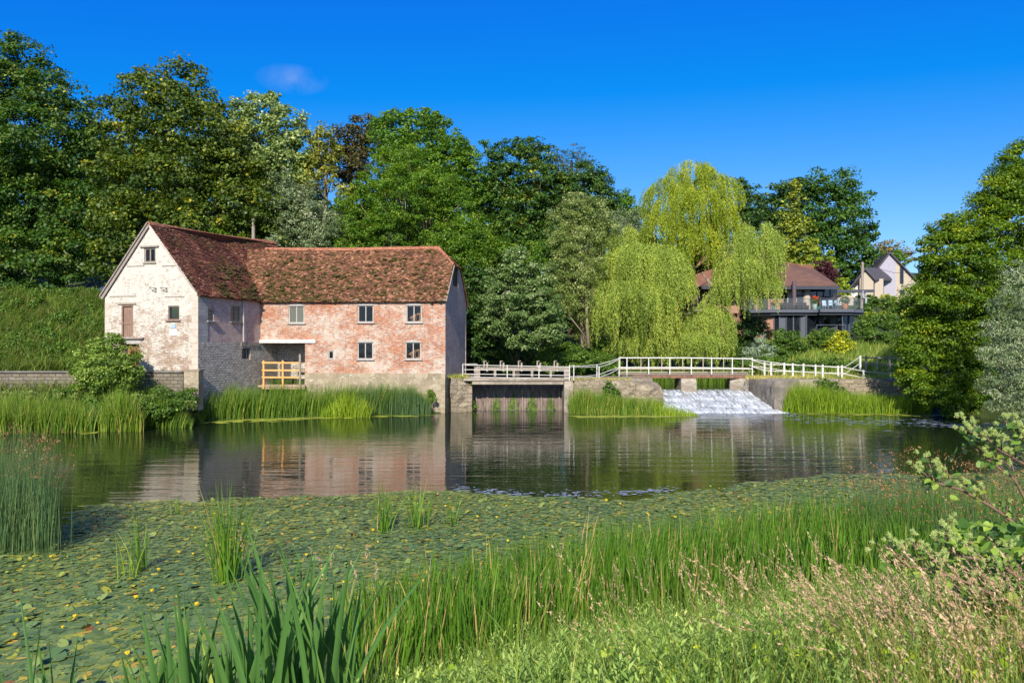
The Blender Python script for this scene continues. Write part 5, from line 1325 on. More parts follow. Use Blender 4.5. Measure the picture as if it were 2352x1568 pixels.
growth('undergrowth', 'low green growth along the right bank behind the white railing', 'undergrowth', [(x, 842 + g_.normal(0, 4), 15 + g_.uniform(0, 6), 60.5 + g_.uniform(0, 2)) for x in np.arange(1700, 1960, 11)] + [(x, 815 + g_.normal(0, 5), 12, 68) for x in np.arange(1680, 1850, 18)], 'hedge', 4, leaf=.14, sub=.35)
growth('undergrowth', 'leafy weeds on the bank below the garden wall', 'undergrowth', [(x, 915 + g_.normal(0, 8), 20, 42.3 + g_.uniform(-1, .5)) for x in np.arange(110, 440, 17)] + [(x, 940 + g_.normal(0, 8), 18, 40.5) for x in np.arange(160, 400, 17)], 'hedge', 5, leaf=.11, sub=.3)
growth('undergrowth', 'green thicket on the slope by the parked car and the gable', 'undergrowth', [(x, y + g_.normal(0, 5), 16, 47 + (845 - y) * .075) for y in np.arange(700, 850, 16) for x in np.arange(150 + (y - 700) * .0, 250, 20)], 'hedge', 6, leaf=.13, sub=.35)

# weeping willow: strands hanging from domed boughs
def weeping():
    g_ = np.random.default_rng(77)
    Y0 = 67.0
    t = thing('weeping_willow', 'large weeping willow with long hanging yellow green curtains of leaves', 'tree', (AX(1580, Y0), Y0 + 1, float(ground_z(AX(1580, Y0), Y0 + 1))))
    # domes: x, y(top), half width, dome height, hang-to y, depth offset, n strands, mat key
    D = [(1590, 372, 66, 60, 470, 0.0, 330, 1), (1540, 405, 55, 55, 520, -.8, 240, 1), (1640, 400, 60, 60, 520, -.6, 260, 1), (1590, 430, 90, 60, 575, -1.6, 330, 1), (1530, 480, 50, 50, 600, -2.0, 200, 1), (1655, 480, 50, 50, 610, -1.6, 200, 1), (1590, 510, 55, 45, 640, -2.4, 220, 1),
         (1425, 520, 55, 50, 660, -1.0, 240, 0), (1380, 590, 58, 60, 720, -1.4, 230, 0), (1460, 560, 70, 50, 760, -2.4, 300, 0), (1515, 560, 60, 50, 740, -3.0, 280, 0), (1440, 640, 80, 60, 800, -3.4, 300, 0), (1540, 600, 50, 50, 730, -3.6, 260, 0), (1500, 650, 55, 40, 810, -3.8, 200, 0),
         (1370, 680, 40, 40, 800, -1.8, 160, 0), (1400, 700, 50, 40, 820, -1.0, 170, 0),
         (1735, 512, 52, 50, 640, -1.6, 230, 0), (1690, 530, 40, 45, 680, -2.6, 200, 0), (1755, 545, 36, 45, 690, -2.2, 170, 0), (1700, 580, 50, 45, 720, -3.0, 230, 0), (1760, 620, 26, 40, 730, -2.6, 110, 0), (1670, 620, 28, 40, 745, -3.0, 120, 0), (1645, 660, 22, 30, 760, -2.6, 80, 0),
         (1560, 735, 36, 30, 850, -2.2, 190, 0), (1625, 700, 50, 40, 850, -2.6, 300, 0), (1600, 760, 60, 30, 855, -3.0, 260, 0), (1450, 770, 50, 35, 850, -2.6, 230, 0), (1500, 740, 45, 35, 850, -2.8, 220, 0), (1545, 790, 50, 25, 855, -2.6, 190, 0), (1410, 790, 26, 25, 845, -2, 90, 0), (1500, 690, 40, 30, 800, -2.0, 120, 0)]
    VV = {0: [], 1: []}; RR = {0: [], 1: []}
    tops = []
    for (x, y, hw, dh, hang, dz, n, k) in D:
        n = int(n * 2.4)
        Yc = Y0 + dz; c = at(x, y + dh, Yc); w = hw / F * Yc; h_ = dh / F * Yc; zl = AZ(hang, Yc)
        tops.append(c)
        nb = max(10, n // 10)
        ab = g_.uniform(0, 2 * math.pi, nb); rb_ = g_.uniform(.1, 1, nb) ** .5
        bi = g_.integers(0, nb, n)
        a = ab[bi]; rr = np.clip(rb_[bi], 0, 1); spr = g_.normal(0, .17, (n, 2))
        sx = c[0] + np.cos(a) * rr * w + spr[:, 0]; sy = c[1] + np.sin(a) * rr * w * .8 + spr[:, 1]; sz = c[2] + h_ * np.sqrt(np.maximum(0, 1 - rr ** 2)) + g_.normal(0, .12, n)
        tintb = g_.normal(0, .13, nb)
        eb = zl + (g_.uniform(0, 1, nb) ** 1.3) * (c[2] - zl) * .75 + g_.normal(0, .4, nb)
        end = np.minimum(eb[bi] + np.abs(g_.normal(0, .5, n)) + 3.0 * np.abs(spr).sum(1), sz - .6)
        # strands hug the outside: bulge outwards a bit before falling
        keep = (np.sin(a) < .35) | (g_.uniform(0, 1, n) < .35)
        for i in np.nonzero(keep)[0]:
            Lh = sz[i] - end[i]; m = int(Lh / .07) + 2
            u = np.linspace(0, 1, m)
            out = (.25 + .45 * rr[i]) * (1 - np.exp(-u * Lh * 1.6)) - .12 * u * Lh * .3
            px = sx[i] + np.cos(a[i]) * out + .05 * np.sin(u * 5 + i); py = sy[i] + np.sin(a[i]) * out + .04 * np.cos(u * 4 + i); pz = sz[i] + .12 * np.sin(u * math.pi) * 0 - u * Lh
            P = np.stack([px, py, pz], 1) + g_.normal(0, .045, (m, 3))
            T = unit(np.stack([g_.normal(0, .35, m), g_.normal(0, .35, m), -np.ones(m)], 1))
            Nn = unit(g_.normal(size=(m, 3)) + np.array([-.3, -.9, .25]))
            V = leaf_quads(P, Nn, T, g_.uniform(.12, .23, m), .30, .05)
            VV[k].append(V); RR[k].append(np.repeat(np.clip(.45 + tintb[bi[i]] + .06 * g_.normal() + g_.normal(0, .18, m), 0, 1), 4))
    mesh_np('crown', np.concatenate(VV[0]), 4, LM['willow'], np.concatenate(RR[0]), t)
    o = mesh_np('crown', np.concatenate(VV[1]), 4, LM['willowtop'], np.concatenate(RR[1]), t); o['label'] = 'brighter yellow green top dome of the weeping willow'
    b = MB()
    pts = [at(1582, 830, Y0 + 1), at(1580, 720, Y0 + .5), at(1572, 650, Y0), at(1590, 590, Y0), at(1612, 500, Y0)]
    b.tube(pts, [.55, .42, .38, .3, .15], 10)
    for c in tops:
        s_ = pts[1] * .3 + pts[3] * .7 if c[2] > pts[2][2] else pts[1] * .6 + pts[0] * .4
        m_ = s_ * .4 + c * .6 + np.array([0, 0, .7])
        b.tube([s_, m_, c + np.array([0, 0, .2])], [.16, .10, .03], 6)
    b.tube([at(1590, 600, Y0), at(1630, 575, Y0 - 1), at(1665, 545, Y0 - 1)], [.2, .14, .08], 6)
    b.build('trunk', M['bark'], t, True)
    b = MB()
    for p in ([(1470, 830), (1490, 780), (1530, 740), (1545, 700)], [(1440, 832), (1480, 790), (1510, 770)], [(1640, 715), (1600, 712), (1570, 725)], [(1625, 640), (1640, 660), (1620, 700)], [(1612, 625), (1628, 650), (1650, 668)]):
        b.tube([at(x, y, Y0 - 3.2) for x, y in p], [.07, .06, .05, .03][:len(p)], 6)
    o = b.build('branches', M['barkpale'], t, True); o['label'] = 'bare pale lower branches'
weeping()
# thin pale forked trunk left of the weeping willow
b = MB(); b.tube([at(1352, 800, 63), at(1348, 730, 63), at(1345, 660, 63), at(1335, 600, 63)], [.17, .13, .11, .06], 8)
b.tube([at(1350, 780, 63), at(1300, 715, 63), at(1290, 700, 63)], [.07, .05, .03], 6); b.tube([at(1346, 700, 63), at(1320, 660, 63), at(1300, 640, 63)], [.06, .04, .02], 6)
o = b.build('trunk', M['barkpale'], bpy.data.objects['white_willow'], True)
# ------------------------------------------------------------------ sluice, bridge, banks
M['white'] = noisemat('chipped white paint', [(.25, (.34, .30, .25)), (.42, (.58, .56, .52)), (.8, (.68, .67, .64))], scale=5, rough=.6)
M['conc'] = brickmat('stained concrete', (.17, .14, .11), (.30, .25, .20), (.40, .34, .27), (.3, .26, .2), (.52, .47, .40), .5, .75, bw=2.2, bh=.9, ms=.008, wscale=1.3, bump=.6, dirt=(.13, .11, .05))
M['stone'] = brickmat('old bank masonry', (.17, .14, .10), (.27, .22, .16), (.36, .30, .22), (.13, .10, .07), (.42, .37, .30), .55, .8, bw=.7, bh=.3, ms=.02, wscale=1.4, bump=1.0, jitter=.5, dirt=(.12, .11, .03))
M['larch'] = woodmat('pale larch cladding', (.38, .31, .24), (.48, .41, .33))
M['rustbeam'] = noisemat('rusty bridge beam', [(.3, (.10, .05, .035)), (.7, (.26, .14, .09))], scale=4)
M['gate'] = noisemat('wet sluice gate boards', [(.3, (.07, .05, .045)), (.55, (.20, .15, .125)), (.8, (.34, .27, .23))], scale=2.2, detail=9, stretch=(2.5, 1, .8))
M['algae'] = noisemat('gate algae', [(.35, (.015, .03, .008)), (.75, (.15, .24, .03))], scale=7, bump=1)
def rough_block(name, foot, z0, ztop, mat, lab, cat, n=10, jit=.06, seed=0, parent=None):
    """masonry block: foot polygon (plan points), irregular faces"""
    g_ = np.random.default_rng(seed); b = MB(); P = []
    foot = [np.array(p, float) for p in foot]
    for i in range(len(foot)):
        a, c = foot[i], foot[(i + 1) % len(foot)]; L_ = np.linalg.norm(c - a); m = max(1, int(L_ / .45))
        for k in range(m): P.append(a + (c - a) * k / m)
    cen = np.mean(foot, 0); P = np.array(P); m = len(P); zt = np.array([ztop(p[0], p[1]) if callable(ztop) else ztop for p in P])
    lv = 6; V = []; cum = np.concatenate([[0], np.cumsum(np.linalg.norm(np.diff(np.vstack([P, P[:1]]), axis=0), axis=1))])
    for j in range(lv + 1):
        f = j / lv
        for k in range(m):
            z = z0 + (zt[k] - z0) * f + (g_.normal(0, jit * .5) if j == lv else 0)
            p = P[k] + (P[k] - cen) / np.linalg.norm(P[k] - cen) * (g_.normal(0, jit) + .10 * (1 - f) - (.06 if j == lv else 0))
            V.append([p[0], p[1], z])
    Fs = []; U = []
    for j in range(lv):
        for k in range(m):
            k2 = (k + 1) % m; Fs.append((j * m + k, j * m + k2, (j + 1) * m + k2, (j + 1) * m + k))
            za, zb_ = V[j * m + k][2], V[(j + 1) * m + k][2]; U.append([(cum[k], za), (cum[k + 1], za), (cum[k + 1], zb_), (cum[k], zb_)])
    V.append([cen[0], cen[1], float(np.mean(zt)) + .03]); t = len(V) - 1
    for k in range(m):
        k2 = (k + 1) % m; Fs.append((lv * m + k, lv * m + k2, t)); a, c = V[lv * m + k], V[lv * m + k2]; U.append([(a[0], a[1]), (c[0], c[1]), (cen[0], cen[1])])
    b.add(V, Fs, U); o = b.build(name, mat, parent)
    if lab: tag(o, lab, cat)
    return o
# mill-side stone pier and dark bank
rough_block('stone_pier', [(-4.15, 50.35), (-2.75, 50.9), (-2.6, 56), (-3.1, 57.2)], -.6, 2.35, M['stone'], 'dark rough stone pier between the mill corner and the sluice', 'pier', seed=1)
rough_block('stone_pier', [(3.55, 50.3), (4.15, 50.3), (4.15, 53.6), (3.55, 53.6)], -.6, 2.12, M['conc'], 'pale stained concrete pier at the right end of the sluice', 'pier', seed=2, jit=.03)
isl = rough_block('stone_island', [(4.2, 51.2), (6.5, 50.6), (9.7, 50.2), (10.3, 50.6), (10.5, 57.2), (4.2, 57.2)], -.6, lambda x, y: 2.2 - .55 * float(smooth(7.5, 10.4, x)) * float(smooth(56, 50.5, y)), M['stone'], 'low masonry island carrying the path between sluice and weir', 'embankment', seed=3, jit=.09)
rough_block('weir_wall', [(18.05, 57.1), (18.1, 51.0), (18.45, 50.3), (20.6, 53.0), (23.5, 53.2), (23.5, 57.5)], -.6, lambda x, y: 2.12, M['conc'], 'pale concrete retaining wall along the right side of the weir', 'retaining wall', seed=4, jit=.04)
rough_block('bank_wall', [(23.4, 53.0), (32, 53.0), (32, 54.2), (23.4, 54.2)], -.3, 2.1, M['stone'], 'stone bank wall carrying the right hand footpath', 'retaining wall', seed=5)
# concrete footing steps of the weir beneath the water
# sluice structure
sl = thing('sluice', 'concrete and timber sluice with vertical boards and green algae streaks', 'sluice', (0.3, 52, 0))
zb_top = AZ(868, 50.6); zb_bot = AZ(882, 50.6)
q = MB(); q.box((.4, 50.75, (zb_bot + AZ(873, 50.6)) / 2 + .02), (6.25, .30, .34)); q.box((.15, 51.15, AZ(871, 50.9)), (6.9, 1.3, .16)); q.build('deck_beam', M['conc'], sl)
gY = 52.3
q = MB(); q.box((.1, gY + .1, .9), (7.2, .10, 2.8)); q.build('gate_backing', M['gate'], sl)
xs = [AX(x, gY) for x in (1104, 1119, 1158, 1200, 1243, 1284, 1300)]
for a_, b_ in zip(xs[:-1], xs[1:]):
    q = MB(); n = max(2, int((b_ - a_) / .25)); w_ = (b_ - a_ - .1) / n
    for k in range(n): q.box((a_ + .05 + w_ * (k + .5), gY, .62), (w_ - .015, .07 + .02 * rng.uniform(), 1.7))
    q.build('gate', M['gate'], sl)
for x in xs[1:-1]:
    q = MB(); q.box((x, gY - .09, .65), (.07, .12, 1.8)); q.build('gate_post', M['oldwood'], sl)
for x, w_ in ((1139, .9), (1180, 1.0), (1221, 1.0), (1264, .9)):
    # ragged algae streak, broad at the foot
    X = AX(x, gY); g_ = np.random.default_rng(int(x)); q = MB()
    for k in range(34):
        u = g_.uniform(-1, 1); h_ = 1.62 * (1 - abs(u)) ** .8 * g_.uniform(.5, 1)
        q.box((X + u * w_ * .42, gY - .05 - .02 * g_.uniform(), -.1 + h_ / 2), (g_.uniform(.02, .07), .03, h_ + .1))
    o = q.build('algae_streak', M['algae'], sl)
# timber frame with rack posts above the deck
q = MB(); q.beam(at(1098, 845.5, 52.2), at(1302, 846, 52.2), .14, .16)
q.build('frame_rail', M['oldwood'], sl)
for x, yt, w_ in ((1096, 841, .42), (1301, 843, .36)):
    q = MB(); zt = AZ(yt, 52.2); q.box((AX(x, 52.2), 52.2, (zt + 1.9) / 2), (w_, .35, zt - 1.9)); q.build('end_post', M['oldwood'], sl)
for x in (1112, 1149.5, 1191, 1234, 1273):
    q = MB(); zt = AZ(829, 52.0); q.box((AX(x, 52.0), 52.0, zt - .32), (.09, .09, .66)); q.box((AX(x + 7, 52.1), 52.1, zt - .42), (.12, .10, .62)); q.box((AX(x + 2, 52.0), 52.0, zt), (.2, .12, .05)); q.build('winding_post', M['oldwood'], sl)
for x in (1137, 1180, 1222, 1265):
    q = MB(); q.box((AX(x, 52.3), 52.3, AZ(859, 52.3)), (.17, .12, .85)); q.build('upright', M['oldwood'], sl)
# sluice railing
r1 = thing('white_railing', 'low white tube railing along the sluice walkway', 'railing', at(1190, 868, 51.0))
RP = 50.95
for y0, y1 in ((838.5, 842.5), (849, 851), (859, 862), (866.5, 869)):
    q = MB(); q.tube([at(1062, y0 - .4, RP + .3), at(1100, y0, RP), at(1308, y1, RP)], .024, 6); q.build('rail', M['white'], r1)
for x in (1063, 1165, 1238, 1308, 1318):
    q = MB(); q.tube([at(x, 838, RP), at(x, 874, RP)], .035, 6); q.build('post', M['white'], r1)
q = MB(); q.tube([at(1063, 836, RP + .1), at(1096, 836, RP + .9)], .03, 6); q.build('rail', M['white'], r1)
# curved railing from sluice up to the bridge
r2 = thing('white_railing', 'curving white tube railing rising from the sluice to the footbridge', 'railing', at(1360, 868, 54))
crv = lambda pts, Y0, Y1: [at(x, y, Y0 + (Y1 - Y0) * (x - 1308) / 114) for x, y in pts]
for pts, ya, yb in (([(1308, 841), (1345, 840), (1375, 837), (1400, 830), (1422, 822.5)], 52.5, 58), ([(1308, 842), (1345, 843), (1380, 842), (1400, 836), (1425, 823)], 51, 56.5), ([(1308, 867), (1345, 864), (1375, 860), (1400, 851), (1422, 844)], 52.5, 58), ([(1308, 865), (1345, 867), (1380, 865), (1400, 858), (1425, 845)], 51, 56.5)):
    q = MB(); q.tube(crv(pts, ya, yb), .026, 6); q.build('rail', M['white'], r2)
for x, y0, y1, Y_ in ((1371, 838, 872, 54.5), (1376, 841, 875, 53.5), (1308, 841, 868, 52.5)):
    q = MB(); q.tube([at(x, y0, Y_), at(x, y1, Y_)], .04, 6); q.build('post', M['white'], r2)
# footbridge
BY0, BY1 = 56.6, 58.3
br = thing('footbridge', 'white railed footbridge on brown steel beams above the weir', 'bridge', (13.3, 57.4, 1.2))
zdk = AZ(860.5, BY0)
q = MB(); q.box(((AX(1452, BY0) + AX(1716, BY0)) / 2, BY0 + .02, zdk - .12), (AX(1716, BY0) - AX(1452, BY0), .14, .26)); q.box(((AX(1452, BY0) + AX(1716, BY0)) / 2, BY1, zdk - .12), (AX(1716, BY0) - AX(1452, BY0), .14, .26)); q.build('beam', M['rustbeam'], br)
q = MB()
for k in range(60):
    x = AX(1424, BY0) + (AX(1722, BY0) - AX(1424, BY0)) * (k + .5) / 60; q.box((x, (BY0 + BY1) / 2, zdk + .03), (.155, BY1 - BY0 + .2, .05), rnd=rng.uniform())
q.build('deck', M['oldwood'], br)
zt = AZ(822.5, BY0)
M['cream'] = noisemat('peeling cream paint', [(.25, (.18, .13, .08)), (.45, (.36, .30, .22)), (.8, (.50, .44, .35))], scale=6)
for Y_, xs_, mt in ((BY0, (1422, 1440, 1490, 1538.5, 1588, 1634.5, 1682, 1728), M['white']), (BY1, (1424, 1472, 1520, 1568, 1615, 1662, 1706), M['cream'])):
    f_ = 1.0
    for x in xs_:
        q = MB(); q.tube([np.array([AX(x, Y_), Y_, zdk - .15]), np.array([AX(x, Y_), Y_, zt + .06])], .045 if Y_ == BY0 else .042, 7); q.build('post', mt, br)
    for z in (zt, zt - .76) if Y_ == BY0 else (zt, zt - .76):
        q = MB(); q.tube([np.array([AX(1422, Y_), Y_, z + .02]), np.array([AX(1575, Y_), Y_, z + .02]), np.array([AX(1728, Y_), Y_, z - .06])], .028, 7); q.build('rail', M['white'], br)
for z in (zdk + .40, zdk + .14):
    q = MB(); q.box(((AX(1424, BY1) + AX(1722, BY1)) / 2, BY1 - .07, z), (AX(1722, BY1) - AX(1424, BY1), .04, .075)); q.build('kick_board', M['cream'], br)
rough_block('bridge_pier', [(AX(1560, 57), 56.3), (AX(1592, 57), 56.0), (AX(1597, 57), 58.5), (AX(1560, 57), 58.5)], .2, zdk - .27, M['conc'], 'stubby weathered concrete pier under the middle of the footbridge', 'pier', seed=7, jit=.02)
rough_block('bridge_abutment', [(AX(1452, 57), 56.2), (AX(1492, 57), 56.2), (AX(1494, 57), 58.6), (AX(1452, 57), 58.6)], .2, zdk - .27, M['conc'], 'short concrete abutment under the left end of the footbridge', 'abutment', seed=8, jit=.02)
rough_block('bridge_abutment', [(AX(1676, 57), 56.9), (AX(1712, 57), 56.2), (AX(1740, 57), 57.2), (AX(1712, 57), 58.7), (AX(1684, 57), 58.6)], .2, zdk - .27, M['conc'], 'concrete abutment under the right end of the footbridge', 'abutment', seed=9, jit=.02)
# right bank railings
r3 = thing('white_railing', 'long white railing beside the path on the right bank', 'railing', at(1880, 870, 55))
PN = [(1728, 826, 56.6), (1772, 834, 55.8), (1794, 834, 55.4), (1837, 835, 55.0), (1902, 837.5, 54.6), (1942, 839.5, 54.3), (1961.5, 840, 54.2), (2008, 841, 54), (2020, 841, 53.9), (2085, 850, 53.7), (2150, 857, 53.6)]
PN = [(1728, 826, 56.6), (1772, 834, 55.8), (1794, 834, 55.4), (1837, 835, 55.2), (1868, 836, 55.1), (1902, 837.5, 54.9), (1942, 839.5, 54.7), (1966, 840, 54.6), (2014, 842, 54.4), (2027, 843, 54.3), (2094, 851.5, 54.1), (2178, 858, 54)]
k_ = .91875
def c4(x): return (1600 + x / 3.36) * k_
tops = [(945, 130), (1045, 160), (1100, 166), (1210, 165), (1282, 170), (1372, 172), (1473, 180), (1533, 180), (1662, 190), (1694, 186), (1877, 222), (2107, 243)]
tops = [(c4(x), (860 + y / 3.36) * k_) for x, y in tops]
front = [0, 1, 2, 4, 5, 7, 9, 10, 11]
for i, (x, y) in enumerate(tops):
    Y_ = 56.6 - 2.6 * min(1, (x - 1728) / 200)
    if i in (3, 6, 8): Y_ += 1.4
    tops[i] = (x, y, Y_)
    if i == 0: continue
    hh = 32 if i not in (3, 6, 8) else 28
    q = MB(); q.box(at(x, y + hh / 2 - 1, Y_), (.12, .10, hh / F * Y_ + .1)); q.build('post', M['white'], r3)
for off in (1.5, 16.5):
    q = MB(); q.tube([at(x, y + off, Y_ - .06) for i, (x, y, Y_) in enumerate(tops) if i not in (3, 6, 8)], .030, 6); q.build('rail', M['white'], r3)
    q = MB(); q.tube([at(1722, 823 + off, 58), at(x0 := tops[3][0], tops[3][1] + off - 1, tops[3][2]), at(tops[6][0], tops[6][1] + off, tops[6][2]), at(tops[8][0], tops[8][1] + off, tops[8][2]), at(c4(1725), (860 + 190 / 3.36) * k_ + off - 1.5, 55.6), at(c4(1850), (860 + 105 / 3.36) * k_ + off - 1.5 + 0, 58)], .028, 6); q.build('rail', M['white'], r3)
q = MB(); q.box(at(1975.5, 832, 58), (.14, .12, 31 / F * 58)); q.build('post', M['white'], r3)
# wooden fence beyond
r4 = thing('wooden_fence', 'brown wooden post and rail fence behind the white railing', 'fence', at(2015, 848, 59))
for x in (1989, 2014, 2043, 2070):
    q = MB(); q.box(at(x, 833, 59), (.13, .1, 1.1)); q.build('post', M['larch'], r4)
for y in (821, 836):
    q = MB(); q.beam(at(1978, y, 58.94), at(2085, y + 1, 58.94), .05, .10); q.build('rail', M['oldwood'], r4)

# ------------------------------------------------------------------ modern house with balcony
def HX(x, Y=82.): return AX(x, Y)
M['rooftile'] = noisemat('brown red plain tile roof', [(.3, (.09, .05, .038)), (.6, (.15, .078, .058)), (.85, (.21, .115, .085))], scale=1.2, detail=8, stretch=(1, 1, 6))
M['rooforange'] = noisemat('red orange tile', [(.3, (.14, .06, .04)), (.7, (.22, .10, .065))], scale=2)
M['hbrick'] = brickmat('house brick', (.24, .10, .07), (.36, .16, .11), (.44, .22, .16), (.36, .30, .26), (.5, .4, .35), .7, .9)
M['anth'] = plain('anthracite metal', (.045, .05, .065), rough=.4)
M['antl'] = plain('grey fascia metal', (.09, .10, .13), rough=.4)
M['dglass'] = glassmat('dark house glass', (.012, .014, .02), .0, .03)
M['bglass'] = glassmat('balustrade glass', (.15, .18, .2), .75, .02)
hs = thing('modern_house', 'modern house with brown tiled hip roof, wide glass balcony and dark glazed ground floor', 'house', (HX(1850), 84, 5.5))
zg, zd, ze = AZ(772, 82), AZ(711, 80), AZ(659, 82)
# lower storey: brick part and glazed bays in plan
b = MB()
P = [(HX(1752, 80), 80.6), (HX(1778, 80), 80.0)]
Wq = WallF(P[0], P[1], (0, -1)); wall_faces(b, Wq, [(0, zd - .2), (Wq.L, zd - .2)], 3.5, []); b.build('front_wall', M['hbrick'], hs); b = MB()
Wq = WallF((HX(1752, 80) - 2.5, 84), P[0], (-.7, -1)); wall_faces(b, Wq, [(0, zd - .2), (Wq.L, zd - .2)], 3.5, [])
Wq = WallF((HX(1752, 80) - 14, 86), (HX(1752, 80) - 2.5, 84), (0, -1)); wall_faces(b, Wq, [(0, ze), (Wq.L, ze)], 3.5, []); b.build('left_wall', M['hbrick'], hs); b = MB()
Wq = WallF((HX(1962, 80), 81.6), (HX(1975, 80), 90), (1, 0)); wall_faces(b, Wq, [(0, zd - .2), (Wq.L, zd - .2)], 3.5, [])
b.build('side_wall', M['hbrick'], hs)
bays = [(1778, 80.0), (1790, 79.9), (1806, 79.9), (1822, 79.9), (1838, 79.9), (1852, 79.6), (1872, 80.6), (1890, 80.8), (1906, 80.8), (1922, 80.4), (1936, 79.9), (1950, 80.2), (1964, 80.8)]
for i in range(len(bays) - 1):
    (xa, Ya), (xb, Yb) = bays[i], bays[i + 1]
    p = np.array([AX(xa, Ya), Ya]); q_ = np.array([AX(xb, Yb), Yb]); Wq = WallF(p, q_, (0, -1))
    if i in (1, 4, 8): m_ = M['antl']
    else: m_ = M['dglass']
    g_ = MB(); g_.quad(Wq.pt(.06, zg - .3, -.05), Wq.pt(Wq.L - .06, zg - .3, -.05), Wq.pt(Wq.L - .06, zd - .5, -.05), Wq.pt(.06, zd - .5, -.05))
    fr_ = MB(); fr_.box(Wq.pt(0, (zg + zd) / 2 - .3, 0), (.12, .12, zd - zg + .2), Wq.d, Wq.n); fr_.box(Wq.pt(Wq.L / 2, zd - .5, 0), (Wq.L, .1, .14), Wq.d, Wq.n)
    o = fr_.build('window', M['antl'] if i % 2 else M['anth'], hs); g_.build('pane' , m_, hs).parent = o
# deck slab, angular in plan
deck = [(1716, 80.6), (1775, 78.6), (1888, 78.6), (1895, 78.0), (1960, 78.0), (1984, 79.5), (1984, 84), (1716, 84)]
def slab(pts, z0, z1, name, mat, par):
    b = MB(); V = [(AX(x, Y_), Y_, z0) for x, Y_ in pts] + [(AX(x, Y_), Y_, z1) for x, Y_ in pts]; n = len(pts)
    b.add(V, [tuple(range(n))[::-1], tuple(range(n, 2 * n))] + [(i, (i + 1) % n, n + (i + 1) % n, n + i) for i in range(n)]); return b.build(name, mat, par)
deck = [(1712, 80.4), (1770, 79.2), (1882, 79.2), (1884, 78.3), (1962, 78.3), (1964, 79.0), (1984, 79.6), (1984, 85), (1712, 85)]
slab(deck, zd - .34, zd, 'balcony', M['antl'], hs)
slab([(x + (2 if x < 1800 else -2), Y_ + .3) for x, Y_ in deck], zd - .62, zd - .345, 'balcony_fascia', M['anth'], hs)
# balustrade
fp = deck[:7]
for i in range(len(fp) - 1):
    (xa, Ya), (xb, Yb) = fp[i], fp[i + 1]
    p = np.array([AX(xa, Ya + .15), Ya + .15]); q_ = np.array([AX(xb, Yb + .15), Yb + .15]); Wq = WallF(p, q_, (0, -1))
    if Wq.L < .3: continue
    b = MB(); b.box(Wq.pt(Wq.L / 2, zd + 1.12, 0), (Wq.L, .06, .05), Wq.d, Wq.n); n = max(1, round(Wq.L / 1.5))
    for k in range(n + 1): b.box(Wq.pt(Wq.L * k / n, zd + .55, 0), (.05, .05, 1.1), Wq.d, Wq.n)
    b.build('handrail', M['antl'], hs)
    g_ = MB(); g_.quad(Wq.pt(.05, zd + .1, .0), Wq.pt(Wq.L - .05, zd + .1, .0), Wq.pt(Wq.L - .05, zd + 1.05, .0), Wq.pt(.05, zd + 1.05, .0)); g_.build('glass_panel', M['bglass'], hs)
# upper storey
b = MB(); Wq = WallF((HX(1735, 82.5), 82.5), (HX(1800, 82.5), 82.5), (0, -1)); wall_faces(b, Wq, [(0, ze), (Wq.L, ze)], zd, [(.4, 1.4, zd + .1, ze - .5)]); b.build('upper_brick_wall', M['hbrick'], hs)
q = MB(); Wq = WallF((HX(1800, 83.), 83.), (HX(1922, 83.), 83.), (0, -1)); q.quad(Wq.pt(0, zd, 0), Wq.pt(Wq.L, zd, 0), Wq.pt(Wq.L, ze, 0), Wq.pt(0, ze, 0)); q.build('upper_glazing', M['dglass'], hs)
for k in range(9):
    q = MB(); q.box(Wq.pt(Wq.L * k / 8, (zd + ze) / 2, .05), (.10, .08, ze - zd), Wq.d, Wq.n); q.build('mullion', M['anth'], hs)
q = MB(); q.box((HX(1826, 82.3), 82.6, (zd + ze) / 2 - .15), (HX(1846, 82.3) - HX(1812, 82.3), .5, ze - zd - .3)); 
q.tube([(HX(1853, 82.3), 82.4, zd), (HX(1853, 82.3), 82.4, ze - .35)], .42, 14); q.build('larch_wall', M['larch'], hs)
q = MB(); q.box((HX(1850, 82), 82.3, zd + .95), (.5, .6, 1.5)); 
q = MB(); q.box((HX(1838, 82.3), 82.3, zd + .95), (.7, .1, 1.7)); q.build('opening', M['anth'], hs)
q = MB(); q.tube([(HX(1824, 80.6), 80.6, zd), (HX(1824, 80.6), 80.6, ze + .5)], .22, 12); q.build('flue', plain('brown flue', (.10, .07, .08)), hs)
# roof: hip
eL, eR = HX(1735, 81.3), HX(1926, 81.3)
b = MB(); ze_ = ze + .02
V = [(eL - 6, 81.0, ze_), (eR, 81.0, ze_), (eR + 1.5, 92, ze_), (eL - 6, 92, ze_), (AX(1740, 86.5), 86.5, AZ(578, 86.5)), (AX(1788, 86.5), 86.5, AZ(600, 86.5)), (AX(1868, 86.5), 86.5, AZ(616, 86.5))]
b.add(V, [(0, 1, 6, 5, 4), (1, 2, 6), (2, 3, 4, 5, 6), (3, 0, 4)]); b.build('roof', M['rooftile'], hs)
q = MB(); q.box(((eL - 6 + eR) / 2, 81.1, ze - .16), (eR - eL + 6, .14, .34)); q.box((eR + .7, 86.5, ze - .16), (.14, 11, .34), (.13, .99, 0)); q.build('fascia', M['anth'], hs)
q = MB(); q.beam(V[5], V[6], .4, .16); q.build('ridge_tiles', M['rooforange'], hs)
q = MB(); q.box((AX(1848, 86.3), 86.3, AZ(613, 86.3)), (1.7, .5, .45)); q.build('ridge_vent', M['rooforange'], hs)
